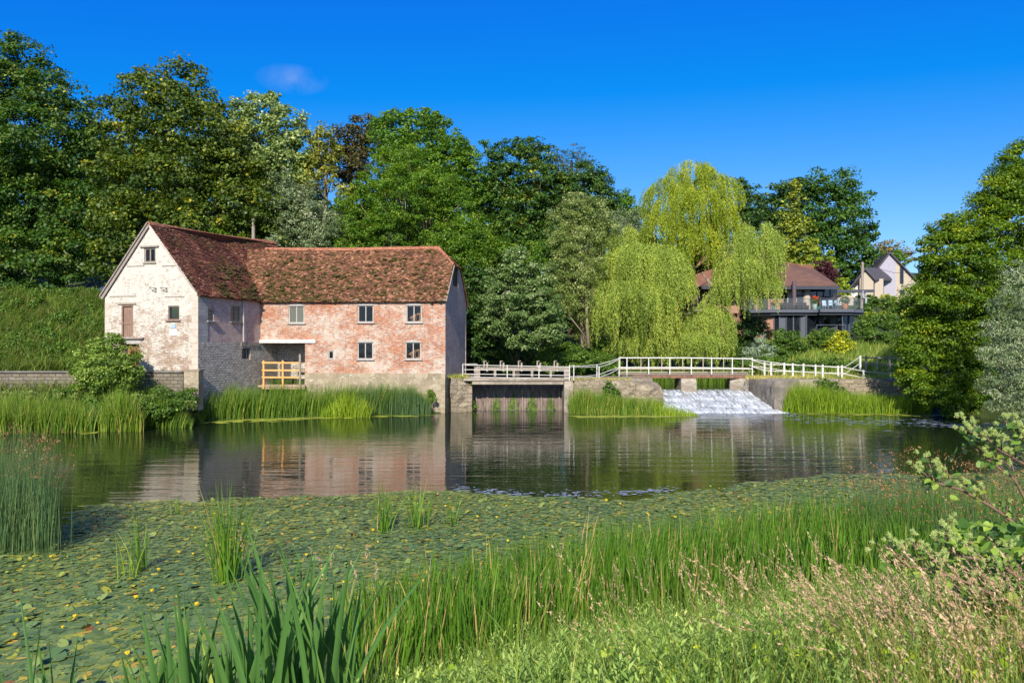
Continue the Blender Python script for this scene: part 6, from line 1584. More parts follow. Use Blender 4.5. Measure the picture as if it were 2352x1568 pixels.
# taller roof part seen through the willow
b = MB(); xa, xb = AX(1555, 86), AX(1690, 86); za, zb2, zc_ = AZ(672, 84), AZ(560, 90), 5
b.add([(xa, 83, za), (xb, 83, za), (xb, 92, za), (xa, 92, za), (AX(1610, 88), 88, zb2), (AX(1672, 88), 88, zb2)], [(0, 1, 5, 4), (1, 2, 5), (2, 3, 4, 5), (3, 0, 4)]); b.build('roof', M['rooforange'], hs)
b = MB(); Wq = WallF((xa + .5, 83.6), (xb - .3, 83.6), (0, -1)); wall_faces(b, Wq, [(0, za), (Wq.L, za)], 3, [(2, 3, zd, za - .5)]); b.build('brick_wall', M['hbrick'], hs)
q = MB(); q.tube([(AX(1935, 78.9), 78.9, zg - .4), (AX(1935, 78.9), 78.9, zd - .5)], .05, 8); q.build('post', M['antl'], hs)
q = MB(); Yq = 78.6
for x in (1876, 1942): q.box((AX(x, Yq), Yq, zg + .55), (.05, .05, 1.3))
q.box((AX(1909, Yq), Yq, zg + 1.15), (AX(1942, Yq) - AX(1876, Yq), .06, .05)); q.build('terrace_rail', M['antl'], hs)
# things on the balcony
def pot_plant(x, Y, col_, lab, leafm, flower=None, s=1.0):
    t = thing('potted_plant', lab, 'plant', (AX(x, Y), Y, zd))
    q = MB(); n = 10
    q.tube([(AX(x, Y), Y, zd + .005), (AX(x, Y), Y, zd + .10 * s), (AX(x, Y), Y, zd + .42 * s), (AX(x, Y), Y, zd + .45 * s)], [.15 * s, .19 * s, .26 * s, .28 * s], n); q.build('pot', plain('pot ' + lab[:8], col_), t)
    g_ = np.random.default_rng(int(x)); V, r, _ = crown_leaves(np.array([AX(x, Y), Y, zd + .45 * s + .28 * s]), .34 * s, g_, sub=.18, leaf=.12)
    mesh_np('leaves', V, 4, LM[leafm], r, t)
    if flower:
        V, r, _ = crown_leaves(np.array([AX(x, Y), Y - .1, zd + .45 * s + .5 * s]), .24 * s, g_, sub=.14, leaf=.10, cover=1.2); mesh_np('flowers', V, 4, flower, r, t)
redf = leafmat('red flowers', [(0, (.5, .03, .02)), (.7, (.7, .12, .02)), (1, (.8, .4, .03))])
pot_plant(1871, 79.6, (.32, .42, .38), 'pot of red and orange flowers on the balcony beside the wooden wall', 'hedge', redf, 1.3)
pot_plant(1941, 79.2, (.52, .22, .10), 'green plant in a terracotta pot near the right of the balcony', 'hedge', None, 1.35)
pot_plant(1776, 80.0, (.12, .35, .33), 'small turquoise pot with a plant at the left of the balcony', 'hedge', redf, .8)
pot_plant(1879, 79.5, (.05, .32, .33), 'small teal pot with red flowers beside the taller flower pot', 'hedge', redf, .7)
metalb = plain('pale blue garden metal', (.35, .45, .55), rough=.35)
for i, (x, Y_, rz, lab) in enumerate([(1897, 80.2, .2, 'left pale blue garden chair at the balcony table'), (1908, 79.6, -.4, 'front pale blue garden chair at the balcony table'), (1925, 79.8, 2.6, 'right pale blue garden chair at the balcony table'), (1918, 80.9, 3.0, 'rear pale blue garden chair at the balcony table')]):
    t = thing('garden_chair', lab, 'chair', (AX(x, Y_), Y_, zd), 'garden chairs on the balcony'); t.rotation_euler = (0, 0, 0)
    c, s_ = math.cos(rz), math.sin(rz); P_ = lambda a, b_, z: np.array([AX(x, Y_) + a * c - b_ * s_, Y_ + a * s_ + b_ * c, zd + z])
    q = MB(); q.box(P_(0, 0, .44), (.45, .45, .03), P_(1, 0, 0) - P_(0, 0, 0)); q.build('seat', metalb, t)
    q = MB(); q.beam(P_(-.02, .24, .46), P_(-.02, .36, 1.02), .42, .03); q.build('backrest', metalb, t)
    for a, b_ in ((-.2, -.2), (.2, -.2), (-.2, .2), (.2, .2)): q = MB(); q.tube([P_(a, b_, .43), P_(a * 1.2, b_ * 1.2, .01)], .015, 5); q.build('leg', metalb, t)
t = thing('garden_table', 'pale blue metal garden table among chairs on the balcony', 'table', (AX(1911, 80.2), 80.2, zd))
q = MB(); q.box((AX(1911, 80.2), 80.2, zd + .72), (1.1, .8, .03)); q.build('tabletop', metalb, t)
for a in (-.45, .45):
    for b_ in (-.3, .3): q = MB(); q.tube([(AX(1911, 80.2) + a, 80.2 + b_, zd + .7), (AX(1911, 80.2) + a, 80.2 + b_, zd + .01)], .018, 5); q.build('leg', metalb, t)
dkf = plain('dark outdoor fabric', (.035, .03, .035), rough=.9)
t = thing('outdoor_sofa', 'low dark outdoor sofa on the left of the balcony', 'sofa', (AX(1820, 80.3), 80.3, zd))
q = MB(); q.box((AX(1808, 80.3), 80.3, zd + .25), (1.3, .8, .42)); q.build('seat', dkf, t); q = MB(); q.box((AX(1808, 80.3), 80.65, zd + .55), (1.3, .16, .5)); q.build('backrest', dkf, t)
t = thing('outdoor_sofa', 'second low dark outdoor sofa nearer the wooden wall', 'sofa', (AX(1840, 80.3), 80.3, zd))
q = MB(); q.box((AX(1841, 80.3), 80.3, zd + .25), (1.3, .8, .42)); q.build('seat', dkf, t); q = MB(); q.box((AX(1841, 80.3), 80.65, zd + .55), (1.3, .16, .5)); q.build('backrest', dkf, t)
t = thing('folded_parasol', 'folded dark parasol leaning over the balcony table', 'parasol', (AX(1912, 81.5), 81.5, zd))
q = MB(); q.tube([(AX(1912, 81.5), 81.5, zd + .01), (AX(1912, 81.5), 81.5, zd + 1.3), (AX(1918, 81.5), 81.5, zd + 2.2)], .03, 6); q.build('pole', M['anth'], t)
q = MB(); q.tube([at(1911, 690, 81.4), at(1914, 684, 81.4), at(1921, 680, 81.4), at(1932, 679.5, 81.4)], [.12, .2, .2, .12], 8); q.build('canopy', dkf, t)
# garden statue of a seated figure on the balcony corner
q = MB(); sx, sY = AX(1983, 79.2), 79.2; zz = zd + 1.15
q.tube([(sx, sY, zz), (sx - .02, sY, zz + .25), (sx - .04, sY, zz + .5), (sx - .04, sY, zz + .6)], [.16, .13, .17, .06], 8); q.blob((sx - .05, sY - .03, zz + .72), (.09, .1, .12), seed=1, jit=.04)
q.tube([(sx - .02, sY, zz + .05), (sx + .28, sY - .1, zz - .02), (sx + .26, sY - .12, zz - .45), (sx + .34, sY - .2, zz - .5)], [.08, .075, .055, .04], 7); q.tube([(sx - .12, sY, zz + .05), (sx + .15, sY - .22, zz + .02), (sx + .12, sY - .25, zz - .45), (sx + .2, sY - .33, zz - .5)], [.08, .075, .055, .04], 7)
q.tube([(sx - .04, sY - .14, zz + .5), (sx + .1, sY - .25, zz + .28), (sx + .25, sY - .15, zz + .1)], [.05, .045, .035], 6); q.tube([(sx - .04, sY + .14, zz + .5), (sx + .12, sY + .1, zz + .3), (sx + .25, sY, zz + .1)], [.05, .045, .035], 6)
o = q.build('statue', plain('grey lead statue', (.30, .34, .38)), None, True); tag(o, 'grey metal statue of a seated figure at the balcony corner', 'statue')

# ------------------------------------------------------------------ white house, pole, garden fence
M['slate'] = noisemat('dark grey roof tiles', [(.3, (.05, .045, .055)), (.7, (.10, .09, .11))], scale=2, stretch=(1, 1, 8))
M['lilac'] = noisemat('pale lilac render', [(.3, (.33, .31, .38)), (.7, (.38, .36, .43))], scale=2)
M['wrend'] = plain('white render', (.55, .55, .55))
wh_ = thing('white_house', 'pale rendered house with timber cladding and steep dark grey roofs', 'house', at(2030, 680, 112))
YH = 112.
def poly(name, mat, pts, Y=YH, th=None):
    b = MB(); P = [at(x, y, Y) for x, y in pts]; n = len(P); Q = [p + np.array([0, .3, 0]) for p in P]
    uv = [(p[0], p[2]) for p in P]
    b.add(P + Q, [tuple(range(n)), tuple(range(n, 2 * n))[::-1]] + [(i, (i + 1) % n, n + (i + 1) % n, n + i) for i in range(n)]); return b.build(name, mat, wh_)
poly('rendered_wall', M['lilac'], [(2017, 614), (2044.6, 580), (2057, 596), (2057, 690), (2030, 690), (2030, 638)])
poly('timber_wall', M['larch'], [(2057, 596), (2102, 640), (2102, 690), (2057, 690)], YH + .02)
poly('timber_wall', M['larch'], [(1975, 640), (1987.5, 617), (2008, 640), (2008, 690), (1975, 690)], YH - 3)
poly('timber_wall', M['larch'], [(2008, 640), (2029, 640), (2029, 690), (2008, 690)], YH - 2.7)
poly('white_wall', M['wrend'], [(1952, 662), (1975, 640), (1975, 690), (1952, 690)], YH - 2.2)
def rslab(name, pts3, mat):
    b = MB(); P = [np.array(p) for p in pts3]; Q = [p - np.array([0, 0, .28]) for p in P]; n = len(P)
    b.add(P + Q, [tuple(range(n)), tuple(range(n, 2 * n))[::-1]] + [(i, (i + 1) % n, n + (i + 1) % n, n + i) for i in range(n)]); return b.build(name, mat, wh_)
rslab('roof', [at(2044.6, 577.5, YH - .4), at(2106, 641, YH - .4), at(2106, 641, YH - .4) + (2.2, 9, 0), at(2044.6, 577.5, YH - .4) + (2.2, 9, 0)], M['slate'])
rslab('roof', [at(2044.6, 577.5, YH - .4), at(2013, 617, YH - .4), at(2013, 617, YH - .4) + (2.2, 9, 0), at(2044.6, 577.5, YH - .4) + (2.2, 9, 0)], M['slate'])
rslab('roof', [at(1987.5, 614.5, YH - 3.4), at(2011, 640.5, YH - 3.4), at(2049, 640.5, YH - .3), at(2024, 614.5, YH + .6)], M['slate'])
rslab('roof', [at(1987.5, 614.5, YH - 3.4), at(1948, 665, YH - 3.4), at(1948, 665, YH - 3.4) + (2, 4, 0), at(2024, 614.5, YH + .6)], M['slate'])
for r_, Yw in (((2067, 613, 2075, 651), YH), ((1982.5, 667, 1987.5, 678), YH - 3), ((2067, 666, 2078, 680), YH)):
    Wq = WallF((AX(1900, Yw), Yw - .02), (AX(2200, Yw), Yw - .02), (0, -1)); r_ = Wq.rect(*r_)
    q = MB(); q.box(Wq.pt((r_[0] + r_[1]) / 2, (r_[2] + r_[3]) / 2, .02), (r_[1] - r_[0], .1, r_[3] - r_[2]), Wq.d, Wq.n); o = q.build('window', M['anth'], wh_)
    q = MB(); q.box(Wq.pt((r_[0] + r_[1]) / 2, (r_[2] + r_[3]) / 2, .05), (r_[1] - r_[0] - .16, .08, r_[3] - r_[2] - .16), Wq.d, Wq.n); q.build('pane', M['dglass'], wh_).parent = o
q = MB(); q.tube([at(2008, 641, YH - 3.1), at(2008, 690, YH - 3.1)], .06, 6); q.build('downpipe', M['anth'], wh_)
q = MB(); Wq = WallF((AX(2030, 100), 100), (AX(2068, 100), 101), (0, -1)); r_ = Wq.rect(2031, 690, 2066, 706)
n = 22
for k in range(n): q.box(Wq.pt(r_[0] + (r_[1] - r_[0]) * (k + .5) / n, (r_[2] + r_[3]) / 2, 0), ((r_[1] - r_[0]) / n - .01, .04, r_[3] - r_[2]), Wq.d, Wq.n)
o = q.build('board_fence', M['larch']); tag(o, 'pale brown board fence panel below the white house', 'fence')
q = MB(); Yq = 84; q.box(at(1935, 690, Yq), (2.4, .2, 1.1)); o = q.build('slatted_screen', M['larch']); tag(o, 'pale timber screen behind the right half of the balcony', 'screen')

def pole(x, yt, yb, Y, r, lab, lean=0):
    t = thing('utility_pole', lab, 'pole', at(x, yb, Y))
    q = MB(); q.tube([at(x, yb, Y), at(x + lean, yt, Y)], [r * 1.2, r], 10); q.build('post', M['oldwood'], t)
    q = MB(); q.tube([at(x + lean + 1.5, yt + 4, Y - .1), at(x + lean + 1.5, yt + 14, Y - .1)], .05, 6); q.build('insulator', M['iron'], t)
pole(582, 502, 640, 64, .14, 'wooden pole rising behind the mossy mill roof')
pole(1979, 602, 720, 92, .16, 'grey wooden utility pole beside the white house', 2.2)
q = MB(); a, b_ = at(1981.5, 605, 92), at(1940, 690, 88); q.tube([a, (a + b_) / 2 - (0, 0, .2), b_], .03, 5); a2, c_ = at(1981.5, 606, 92), at(2110, 628, 112); q.tube([a2, (a2 + c_) / 2 - (0, 0, .5), c_], .025, 5)
o = q.build('overhead_wire', M['iron']); tag(o, 'thin black wires running from the pole by the white house', 'wire')
# pergola
t = thing('garden_pergola', 'thin grey wooden pergola posts in the garden beneath the hedge', 'pergola', at(2007, 790, 77))
for x in (1990, 2010, 2040): q = MB(); q.tube([at(x, 800, 76), at(x, 743, 76)], .07, 6); q.build('post', M['oldwood'], t)
q = MB(); q.beam(at(1980, 744, 76), at(2050, 746, 76), .08, .12); q.build('beam', M['oldwood'], t)

# ------------------------------------------------------------------ parked car above the bank
car = thing('parked_car', 'dark blue car parked on the road above the grassy bank', 'car', (AX(262, 61.5), 61.5, AZ(693, 61.5)))
carp = newmat('dark blue car paint'); nt = carp[1]; p = N_(nt, 'ShaderNodeBsdfPrincipled'); p.inputs['Base Color'].default_value = (.01, .03, .10, 1); p.inputs['Roughness'].default_value = .25; p.inputs['Coat Weight'].default_value = 1; nt.links.new(p.outputs[0], carp[2].inputs[0]); carp = carp[0]
cx0, cY, cz = AX(262, 61.5), 61.5, AZ(693, 61.5) - .25
prof = [(-2.15, .35), (-2.1, .75), (-1.35, .95), (-.75, 1.42), (.7, 1.48), (1.6, 1.05), (2.05, .95), (2.15, .4)]
def carhull(prof, hw, name, mat, top=0.0, inset=0):
    q = MB(); n = len(prof); V = []
    for sgn_ in (-1, 1):
        for x, z in prof: w_ = hw - (.22 if z > 1.1 else 0) - inset; V.append((cx0 + x, cY + sgn_ * w_, cz + z + top))
    q.add(V, [tuple(range(n)), tuple(range(n, 2 * n))[::-1]] + [(i, i + n, (i + 1) % n + n, (i + 1) % n) for i in range(n)]); return q.build(name, mat, car)
carhull(prof, .85, 'body', carp)
q = MB(); q.add([(cx0 - 1.25, cY - .80, cz + .98), (cx0 - .72, cY - .655, cz + 1.36), (cx0 + .65, cY - .655, cz + 1.41), (cx0 + 1.35, cY - .80, cz + 1.05)], [(0, 1, 2, 3)]); q.build('side_window', M['dglass'], car)
for x in (-1.35, 1.35):
    q = MB(); q.tube([(cx0 + x, cY - .88, cz + .33), (cx0 + x, cY - .66, cz + .33)], .33, 18); o = q.build('wheel', M['iron'], car)
    q = MB(); q.tube([(cx0 + x, cY - .90, cz + .33), (cx0 + x, cY - .87, cz + .33)], .19, 12); q.build('rim', M['antl'], car).parent = o
# ------------------------------------------------------------------ reeds, bank grasses and foreground
LM['reed'] = leafmat('reed blades', [(0, (.03, .07, .012)), (.5, (.065, .14, .018)), (.9, (.16, .24, .03)), (1, (.35, .30, .10))], transl=.35)
LM['reedbright'] = leafmat('bright reed blades', [(0, (.06, .12, .012)), (.5, (.14, .24, .02)), (.9, (.28, .36, .04)), (1, (.45, .40, .12))], transl=.4)
LM['reeddark'] = leafmat('blue green rushes', [(0, (.02, .055, .025)), (.5, (.045, .10, .04)), (1, (.13, .18, .07))], transl=.2)
LM['flag'] = leafmat('flag iris blades', [(0, (.03, .085, .022)), (.5, (.055, .135, .035)), (.9, (.10, .20, .05)), (1, (.30, .34, .06))], transl=.3, rough=.45)
LM['sweetflag'] = leafmat('sweet flag blades', [(0, (.03, .09, .010)), (.5, (.07, .165, .018)), (.92, (.14, .25, .03)), (.97, (.24, .24, .07)), (1, (.36, .28, .13))], transl=.4)
LM['grass'] = leafmat('bank grass', [(0, (.05, .10, .015)), (.5, (.10, .18, .03)), (.85, (.20, .26, .05)), (1, (.38, .34, .14))], transl=.35)
LM['hillgrass'] = leafmat('hillside grass', [(0, (.025, .055, .01)), (.5, (.05, .095, .017)), (.85, (.11, .155, .03)), (1, (.20, .18, .07))], transl=.3)
LM['drygrass'] = leafmat('dry grass stems', [(0, (.16, .15, .03)), (.5, (.32, .25, .08)), (1, (.46, .34, .15))], transl=.25)
LM['seedhead'] = leafmat('pinkish seed heads', [(0, (.19, .14, .09)), (.5, (.31, .24, .155)), (1, (.44, .36, .25))], transl=.25)
LM['brownhead'] = leafmat('rusty rush heads', [(0, (.08, .04, .02)), (.5, (.16, .08, .04)), (1, (.26, .16, .08))], transl=.1)
LM['herb'] = leafmat('willowherb leaves', [(0, (.07, .14, .03)), (.5, (.15, .26, .06)), (.9, (.27, .38, .11)), (1, (.40, .46, .14))], transl=.35)
LM['limeleaf'] = leafmat('lime green bindweed leaves', [(0, (.12, .22, .01)), (.5, (.22, .36, .02)), (1, (.42, .50, .04))], transl=.4)
LM['burdock'] = leafmat('burdock leaves', [(0, (.035, .09, .02)), (.5, (.085, .17, .03)), (1, (.20, .30, .05))], transl=.35)
LM['burr'] = leafmat('burdock burrs', [(0, (.10, .17, .05)), (.5, (.20, .28, .10)), (1, (.36, .42, .20))], transl=.2)

def bladefield(name, label, cat, P, h, w, mat, lean=.15, bend=1.6, seg=3, wind=(.05, 0), kind='stuff', rb=.5, taper=.6, **kw):
    n = len(P)
    l_ = rng.normal(0, lean, (n, 2)) + np.array(wind)
    V, Fc, k = blades(P, h, w, l_, bend, seg, taper=taper, **kw)
    r = np.clip(rb + rng.normal(0, .2, n), 0, 1)
    o = mesh_np(name, V, 4, LM[mat], np.repeat(r, k), faces=Fc)
    return tag(o, label, cat, kind=kind)
def region(n, xr, Yf, on_ground=True, z=None):
    """n random bases; xr survey px range; Yf(x)->(Y0,Y1)"""
    x = rng.uniform(*xr, n); Y0, Y1 = Yf(x); Y = Y0 + (Y1 - Y0) * rng.uniform(0, 1, n); X = AX(x, Y)
    Z = ground_z(X, Y) if z is None else np.full(n, z)
    return np.stack([X, Y, np.maximum(Z, -.1) - .02], 1), x
def hvar(P, s=1.5, a=.25): return 1 + a * vnoise(P[:, 0], P[:, 1], s, 4) + .12 * vnoise(P[:, 0], P[:, 1], s * 3.3, 1)
# reeds under the mill
P, x = region(5200, (440, 985), lambda x: (np.interp(x, [440, 600, 800, 985], [43.8, 45.8, 47.6, 48.7]), np.interp(x, [440, 600, 800, 985], [46.5, 48.5, 49.6, 49.7])))
P[:, 2] = np.maximum(P[:, 2], -.05) * .4
edge = np.interp(x, [440, 470, 950, 990], [.7, 1, 1, .45])
bladefield('reeds', 'dense green reeds standing in the water along the mill wall', 'reeds', P, rng.uniform(1.25, 2.1, len(P)) * hvar(P) * edge, rng.uniform(.025, .05, len(P)), 'reed', wind=(.13, 0), lean=.12)
P, x = region(3800, (780, 990), lambda x: (np.full_like(x, 48.0), np.full_like(x, 49.5))); P[:, 2] = 0
bladefield('rushes', 'thin blue green rushes at the river end of the mill reeds', 'rushes', P, rng.uniform(1.1, 2.2, len(P)) * np.interp(x, [780, 830, 950, 990], [.8, 1, .95, .4]), rng.uniform(.015, .03, len(P)), 'reeddark', lean=.07)
P, x = region(700, (735, 850), lambda x: (np.full_like(x, 46.6), np.full_like(x, 47.6))); P[:, 2] = 0
bladefield('reeds', 'bright yellow green reeds fanning out in front of the mill reeds', 'reeds', P, rng.uniform(.6, 1.7, len(P)) * np.exp(-((x - 800) / 45) ** 2) + .35, rng.uniform(.03, .05, len(P)), 'reedbright', lean=.25)
# left bank reeds (yellow green front) 
P, x = region(4600, (-120, 215), lambda x: (np.interp(x, [-120, 215], [36.5, 38.6]), np.interp(x, [-120, 215], [39.5, 41])))
P[:, 2] *= .5
bladefield('reeds', 'tall reeds on the left bank below the garden wall', 'reeds', P, rng.uniform(1.0, 1.9, len(P)) * hvar(P, 1.1, .2), rng.uniform(.025, .045, len(P)), 'reed', wind=(.1, 0), rb=.6)
P, x = region(1500, (225, 330), lambda x: (np.full_like(x, 38.9), np.full_like(x, 40.6))); P[:, 2] *= .5
bladefield('reeds', 'clump of upright reeds under the light green shrub', 'reeds', P, rng.uniform(1.3, 2.6, len(P)) * np.exp(-((x - 275) / 60) ** 2), rng.uniform(.03, .05, len(P)), 'reed', lean=.16, rb=.65)
P, x = region(1700, (320, 440), lambda x: (np.full_like(x, 40.5), np.full_like(x, 43.0))); P[:, 2] *= .6
bladefield('reeds', 'arching dark reeds left of the stone gate pillar', 'reeds', P, rng.uniform(1.0, 2.3, len(P)) * np.exp(-((x - 360) / 70) ** 2), rng.uniform(.03, .05, len(P)), 'reed', wind=(.2, 0), lean=.2)
P, x = region(2600, (180, 470), lambda x: (np.interp(x, [180, 470], [38.6, 44]), np.interp(x, [180, 470], [40.3, 45.3]))); P[:, 2] *= .5
bladefield('reeds', 'low yellow green sedge along the left water edge', 'reeds', P, rng.uniform(.3, .9, len(P)), rng.uniform(.02, .04, len(P)), 'reedbright', lean=.45, wind=(.1, -.1))
# reeds on the island and in front of it
P, x = region(3600, (1308, 1520), lambda x: (np.interp(x, [1308, 1520], [48.9, 48.2]), np.full_like(x, 50.4)), z=0)
bladefield('reeds', 'reeds and sedge in front of the masonry island', 'reeds', P, rng.uniform(.9, 1.9, len(P)) * np.interp(x, [1308, 1325, 1370, 1420, 1520], [.8, 1.1, .95, .75, .65]), rng.uniform(.025, .045, len(P)), 'reed', lean=.2, rb=.6)
P, x = region(900, (1500, 1600), lambda x: (np.full_like(x, 47.6), np.full_like(x, 49.0)), z=0)
bladefield('reeds', 'thin reeds trailing in front of the weir', 'reeds', P, rng.uniform(.3, 1.5, len(P)) * np.interp(x, [1500, 1560, 1600], [.9, .45, .15]), rng.uniform(.02, .04, len(P)), 'reedbright', lean=.25)
# right bank
P, x = region(6500, (1798, 2140), lambda x: (np.interp(x, [1800, 2140], [49.9, 48.6]), np.interp(x, [1800, 2140], [52.6, 51.5])), z=.05)
bladefield('reeds', 'bright green reed bed along the right bank', 'reeds', P, rng.uniform(.9, 1.9, len(P)) * np.interp(x, [1800, 1815, 1870, 1960, 2140], [.7, 1.1, 1.15, .75, .7]) * hvar(P, 1.4, .22), rng.uniform(.03, .055, len(P)), 'reedbright', lean=.22, rb=.38, wind=(.04, 0))
# beyond the bridge
P, x = region(6500, (1400, 1700), lambda x: (np.full_like(x, 63.0), np.full_like(x, 66.6)), z=1.2)
bladefield('reeds', 'tall dark reeds across the upper river beneath the willow', 'reeds', P, rng.uniform(.9, 1.7, len(P)), rng.uniform(.03, .05, len(P)), 'reed', lean=.1, rb=.45)
# hillside left and garden slope
P, x = region(34000, (-160, 245), lambda x: (np.full_like(x, 44.6), np.full_like(x, 61.5)))
bladefield('bank_grass', 'long wind blown grass covering the slope left of the mill', 'grass', P, rng.uniform(.3, .9, len(P)) * hvar(P, .6, .5), rng.uniform(.03, .06, len(P)), 'hillgrass', lean=.4, wind=(.4, -.1), rb=.6)
P, x = region(16000, (1690, 2110), lambda x: (np.full_like(x, 59.5), np.full_like(x, 79.0)))
bladefield('bank_grass', 'rough sunlit grass on the garden slope below the modern house', 'grass', P, rng.uniform(.25, .75, len(P)) * hvar(P, .7, .4), rng.uniform(.04, .07, len(P)), 'grass', lean=.3, wind=(.1, 0), rb=.55)
P, x = region(7000, (1795, 2110), lambda x: (np.full_like(x, 53.6), np.full_like(x, 60)))
bladefield('bank_grass', 'short dry grass on the path edge above the right bank', 'grass', P, rng.uniform(.12, .4, len(P)), rng.uniform(.03, .05, len(P)), 'grass', lean=.3, rb=.75)
P, x = region(5000, (-140, 460), lambda x: (np.interp(x, [-140, 220, 460], [39.5, 41, 43.2]), np.full_like(x, 43.3)))
bladefield('bank_grass', 'mixed grass on the strip below the garden wall', 'grass', P, rng.uniform(.3, .8, len(P)), rng.uniform(.03, .05, len(P)), 'hillgrass', lean=.3, rb=.65)
def tuft(name, lab, xr, Y0, Y1, z, n, h, mat, **kw):
    x = rng.uniform(*xr, n); Y = rng.uniform(Y0, Y1, n); P = np.stack([AX(x, Y), Y, np.full(n, z)], 1)
    bladefield(name, lab, 'grass', P, rng.uniform(h * .5, h * 1.2, n), rng.uniform(.02, .035, n), mat, **kw)
tuft('grass_tuft', 'yellowed grass tuft on the stone pier beside the mill corner', (1024, 1074), 50.5, 52.5, 2.3, 900, .32, 'grass', lean=.6, rb=.8)
tuft('grass_tuft', 'dry grass fringe along the top of the masonry island', (1312, 1450), 51.0, 52.6, 2.12, 1300, .22, 'grass', lean=.6, rb=.95)
tuft('grass_tuft', 'dry pinkish grass on the bank end by the bridge abutment', (1712, 1870), 54.2, 56.5, 2.08, 1500, .32, 'grass', lean=.4, rb=.97)
growth('ivy', 'green creeper hanging over the face of the masonry island', 'creeper', [(1400, 890, 14, 50.6), (1412, 905, 14, 50.4), (1395, 912, 12, 50.3)], 'hedge', 8, leaf=.12, sub=.25)
growth('ivy', 'ferns hanging in the dark gap beside the sluice', 'creeper', [(1085, 878, 5, 50.9), (1080, 925, 8, 51.4), (1090, 935, 7, 51.4)], 'ash', 9, leaf=.12, sub=.2)
growth('bank_weeds', 'leafy weeds on the reed bed below the right railing', 'weeds', [(1905, 890, 20, 52.4), (1925, 905, 20, 52), (1890, 880, 12, 52.6), (1945, 915, 16, 51.8)], 'hedge', 10, leaf=.13, sub=.3)

# --- bulrush clump on the left
def rushes(name, label, P, h, w, mat, head=None, lean=.10, parent=None, cat='rushes', hn=.5, heads_mat='brownhead', wind=(.03, 0)):
    n = len(P)
    t = thing(name, label, cat, (P[:, 0].mean(), P[:, 1].mean(), 0)) 
    l_ = rng.normal(0, lean, (n, 2)) + np.array(wind)
    V, Fc, k = blades(P, h, w, l_, 1.5, 4, taper=1.2)
    mesh_np('stems', V, 4, LM[mat], np.repeat(np.clip(.5 + rng.normal(0, .22, n), 0, 1), k), t, faces=Fc)
    if head:
        m = int(n * hn); tip = P[:m] + np.stack([l_[:m, 0] * h[:m], l_[:m, 1] * h[:m], h[:m] * (1 - .35 * (l_[:m] ** 2).sum(1)) - .03], 1)
        q = 7; C = np.repeat(tip, q, 0) + rng.normal(0, .035, (m * q, 3)) * np.array([1, 1, .8])
        Vh = leaf_quads(C, unit(rng.normal(size=(m * q, 3))), unit(rng.normal(size=(m * q, 3))), rng.uniform(.02, .05, m * q), .5)
        mesh_np('flower_heads', Vh, 4, LM[heads_mat], np.repeat(rng.uniform(0, 1, m * q), 4), t)
    return t
n = 1900; x = 118 - np.abs(rng.normal(0, 1, n)) * 110 + rng.normal(0, 16, n); x = np.where(x < -180, rng.uniform(-180, 110, n), x); Y = rng.uniform(15.9, 18.6, n)
rushes('bulrushes', 'tall dark bulrush bed with rusty flower heads at the left edge of the pond', np.stack([AX(x, Y), Y, np.full(n, -.05)], 1), rng.uniform(1.7, 2.75, n) * np.interp(x, [60, 150], [1, .8]), rng.uniform(.010, .02, n), 'reeddark', head=True, lean=.10, hn=.15)
# --- bulrushes on the right
n = 1500; x = rng.uniform(1960, 2480, n); Y = np.interp(x, [1960, 2480], [16.3, 14.0]) + rng.uniform(-1.6, 1.2, n)
rushes('bulrushes', 'blue green bulrushes with rusty brown heads behind the burdock on the right', np.stack([AX(x, Y), Y, np.full(n, 0.0)], 1), rng.uniform(1.2, 2.3, n) * np.interp(x, [1960, 2050], [.8, 1]), rng.uniform(.008, .016, n), 'reeddark', head=True, lean=.14, hn=.5, wind=(-.06, 0))

# --- separate clumps standing among the pads
def clump(x, y, yt, n, wpx, mat, label, lean=.17, w=(.012, .03), hk=(.5, 1.0)):
    Y = F * H / (y - HY); X = AX(x, Y); h = H - (yt - HY) / F * Y
    P = np.stack([X + rng.normal(0, wpx / F * Y, n), Y + rng.normal(0, .12, n), np.full(n, -.05)], 1)
    P[:, 0] = X + (P[:, 0] - X) * .7; ln_ = rng.normal(0, lean, (n, 2)); ln_[:, 0] += (P[:, 0] - X) * 1.1
    V, Fc, k = blades(P, h * rng.uniform(*hk, n) ** .7, rng.uniform(*w, n), ln_, 1.5, 5)
    o = mesh_np('reed_clump', V, 4, LM[mat], np.repeat(np.clip(.55 + rng.normal(0, .2, n), 0, 1), k), faces=Fc)
    return tag(o, label, 'reeds')
clump(520, 1338, 1085, 110, 20, 'sweetflag', 'thickest upright reed clump rising out of the lily pads', w=(.012, .03))
clump(321, 1316, 1155, 18, 7, 'sweetflag', 'sparse reed clump left of the thickest clump among the pads', w=(.015, .035))
clump(290, 1330, 1200, 12, 16, 'reedbright', 'few yellowing blades at the far left among the pads', lean=.25)
clump(404, 1180, 1120, 9, 8, 'sweetflag', 'little thin clump of blades at the edge of the open water', w=(.01, .02))
clump(882, 1220, 1080, 46, 12, 'sweetflag', 'left one of three reed clumps in the middle of the pads', w=(.015, .035))
clump(955, 1211, 1085, 46, 22, 'sweetflag', 'middle one of three reed clumps in the middle of the pads', lean=.2, w=(.012, .03))
clump(1036, 1207, 1095, 20, 14, 'sweetflag', 'right and thinnest of three reed clumps in the middle of the pads', w=(.012, .03))

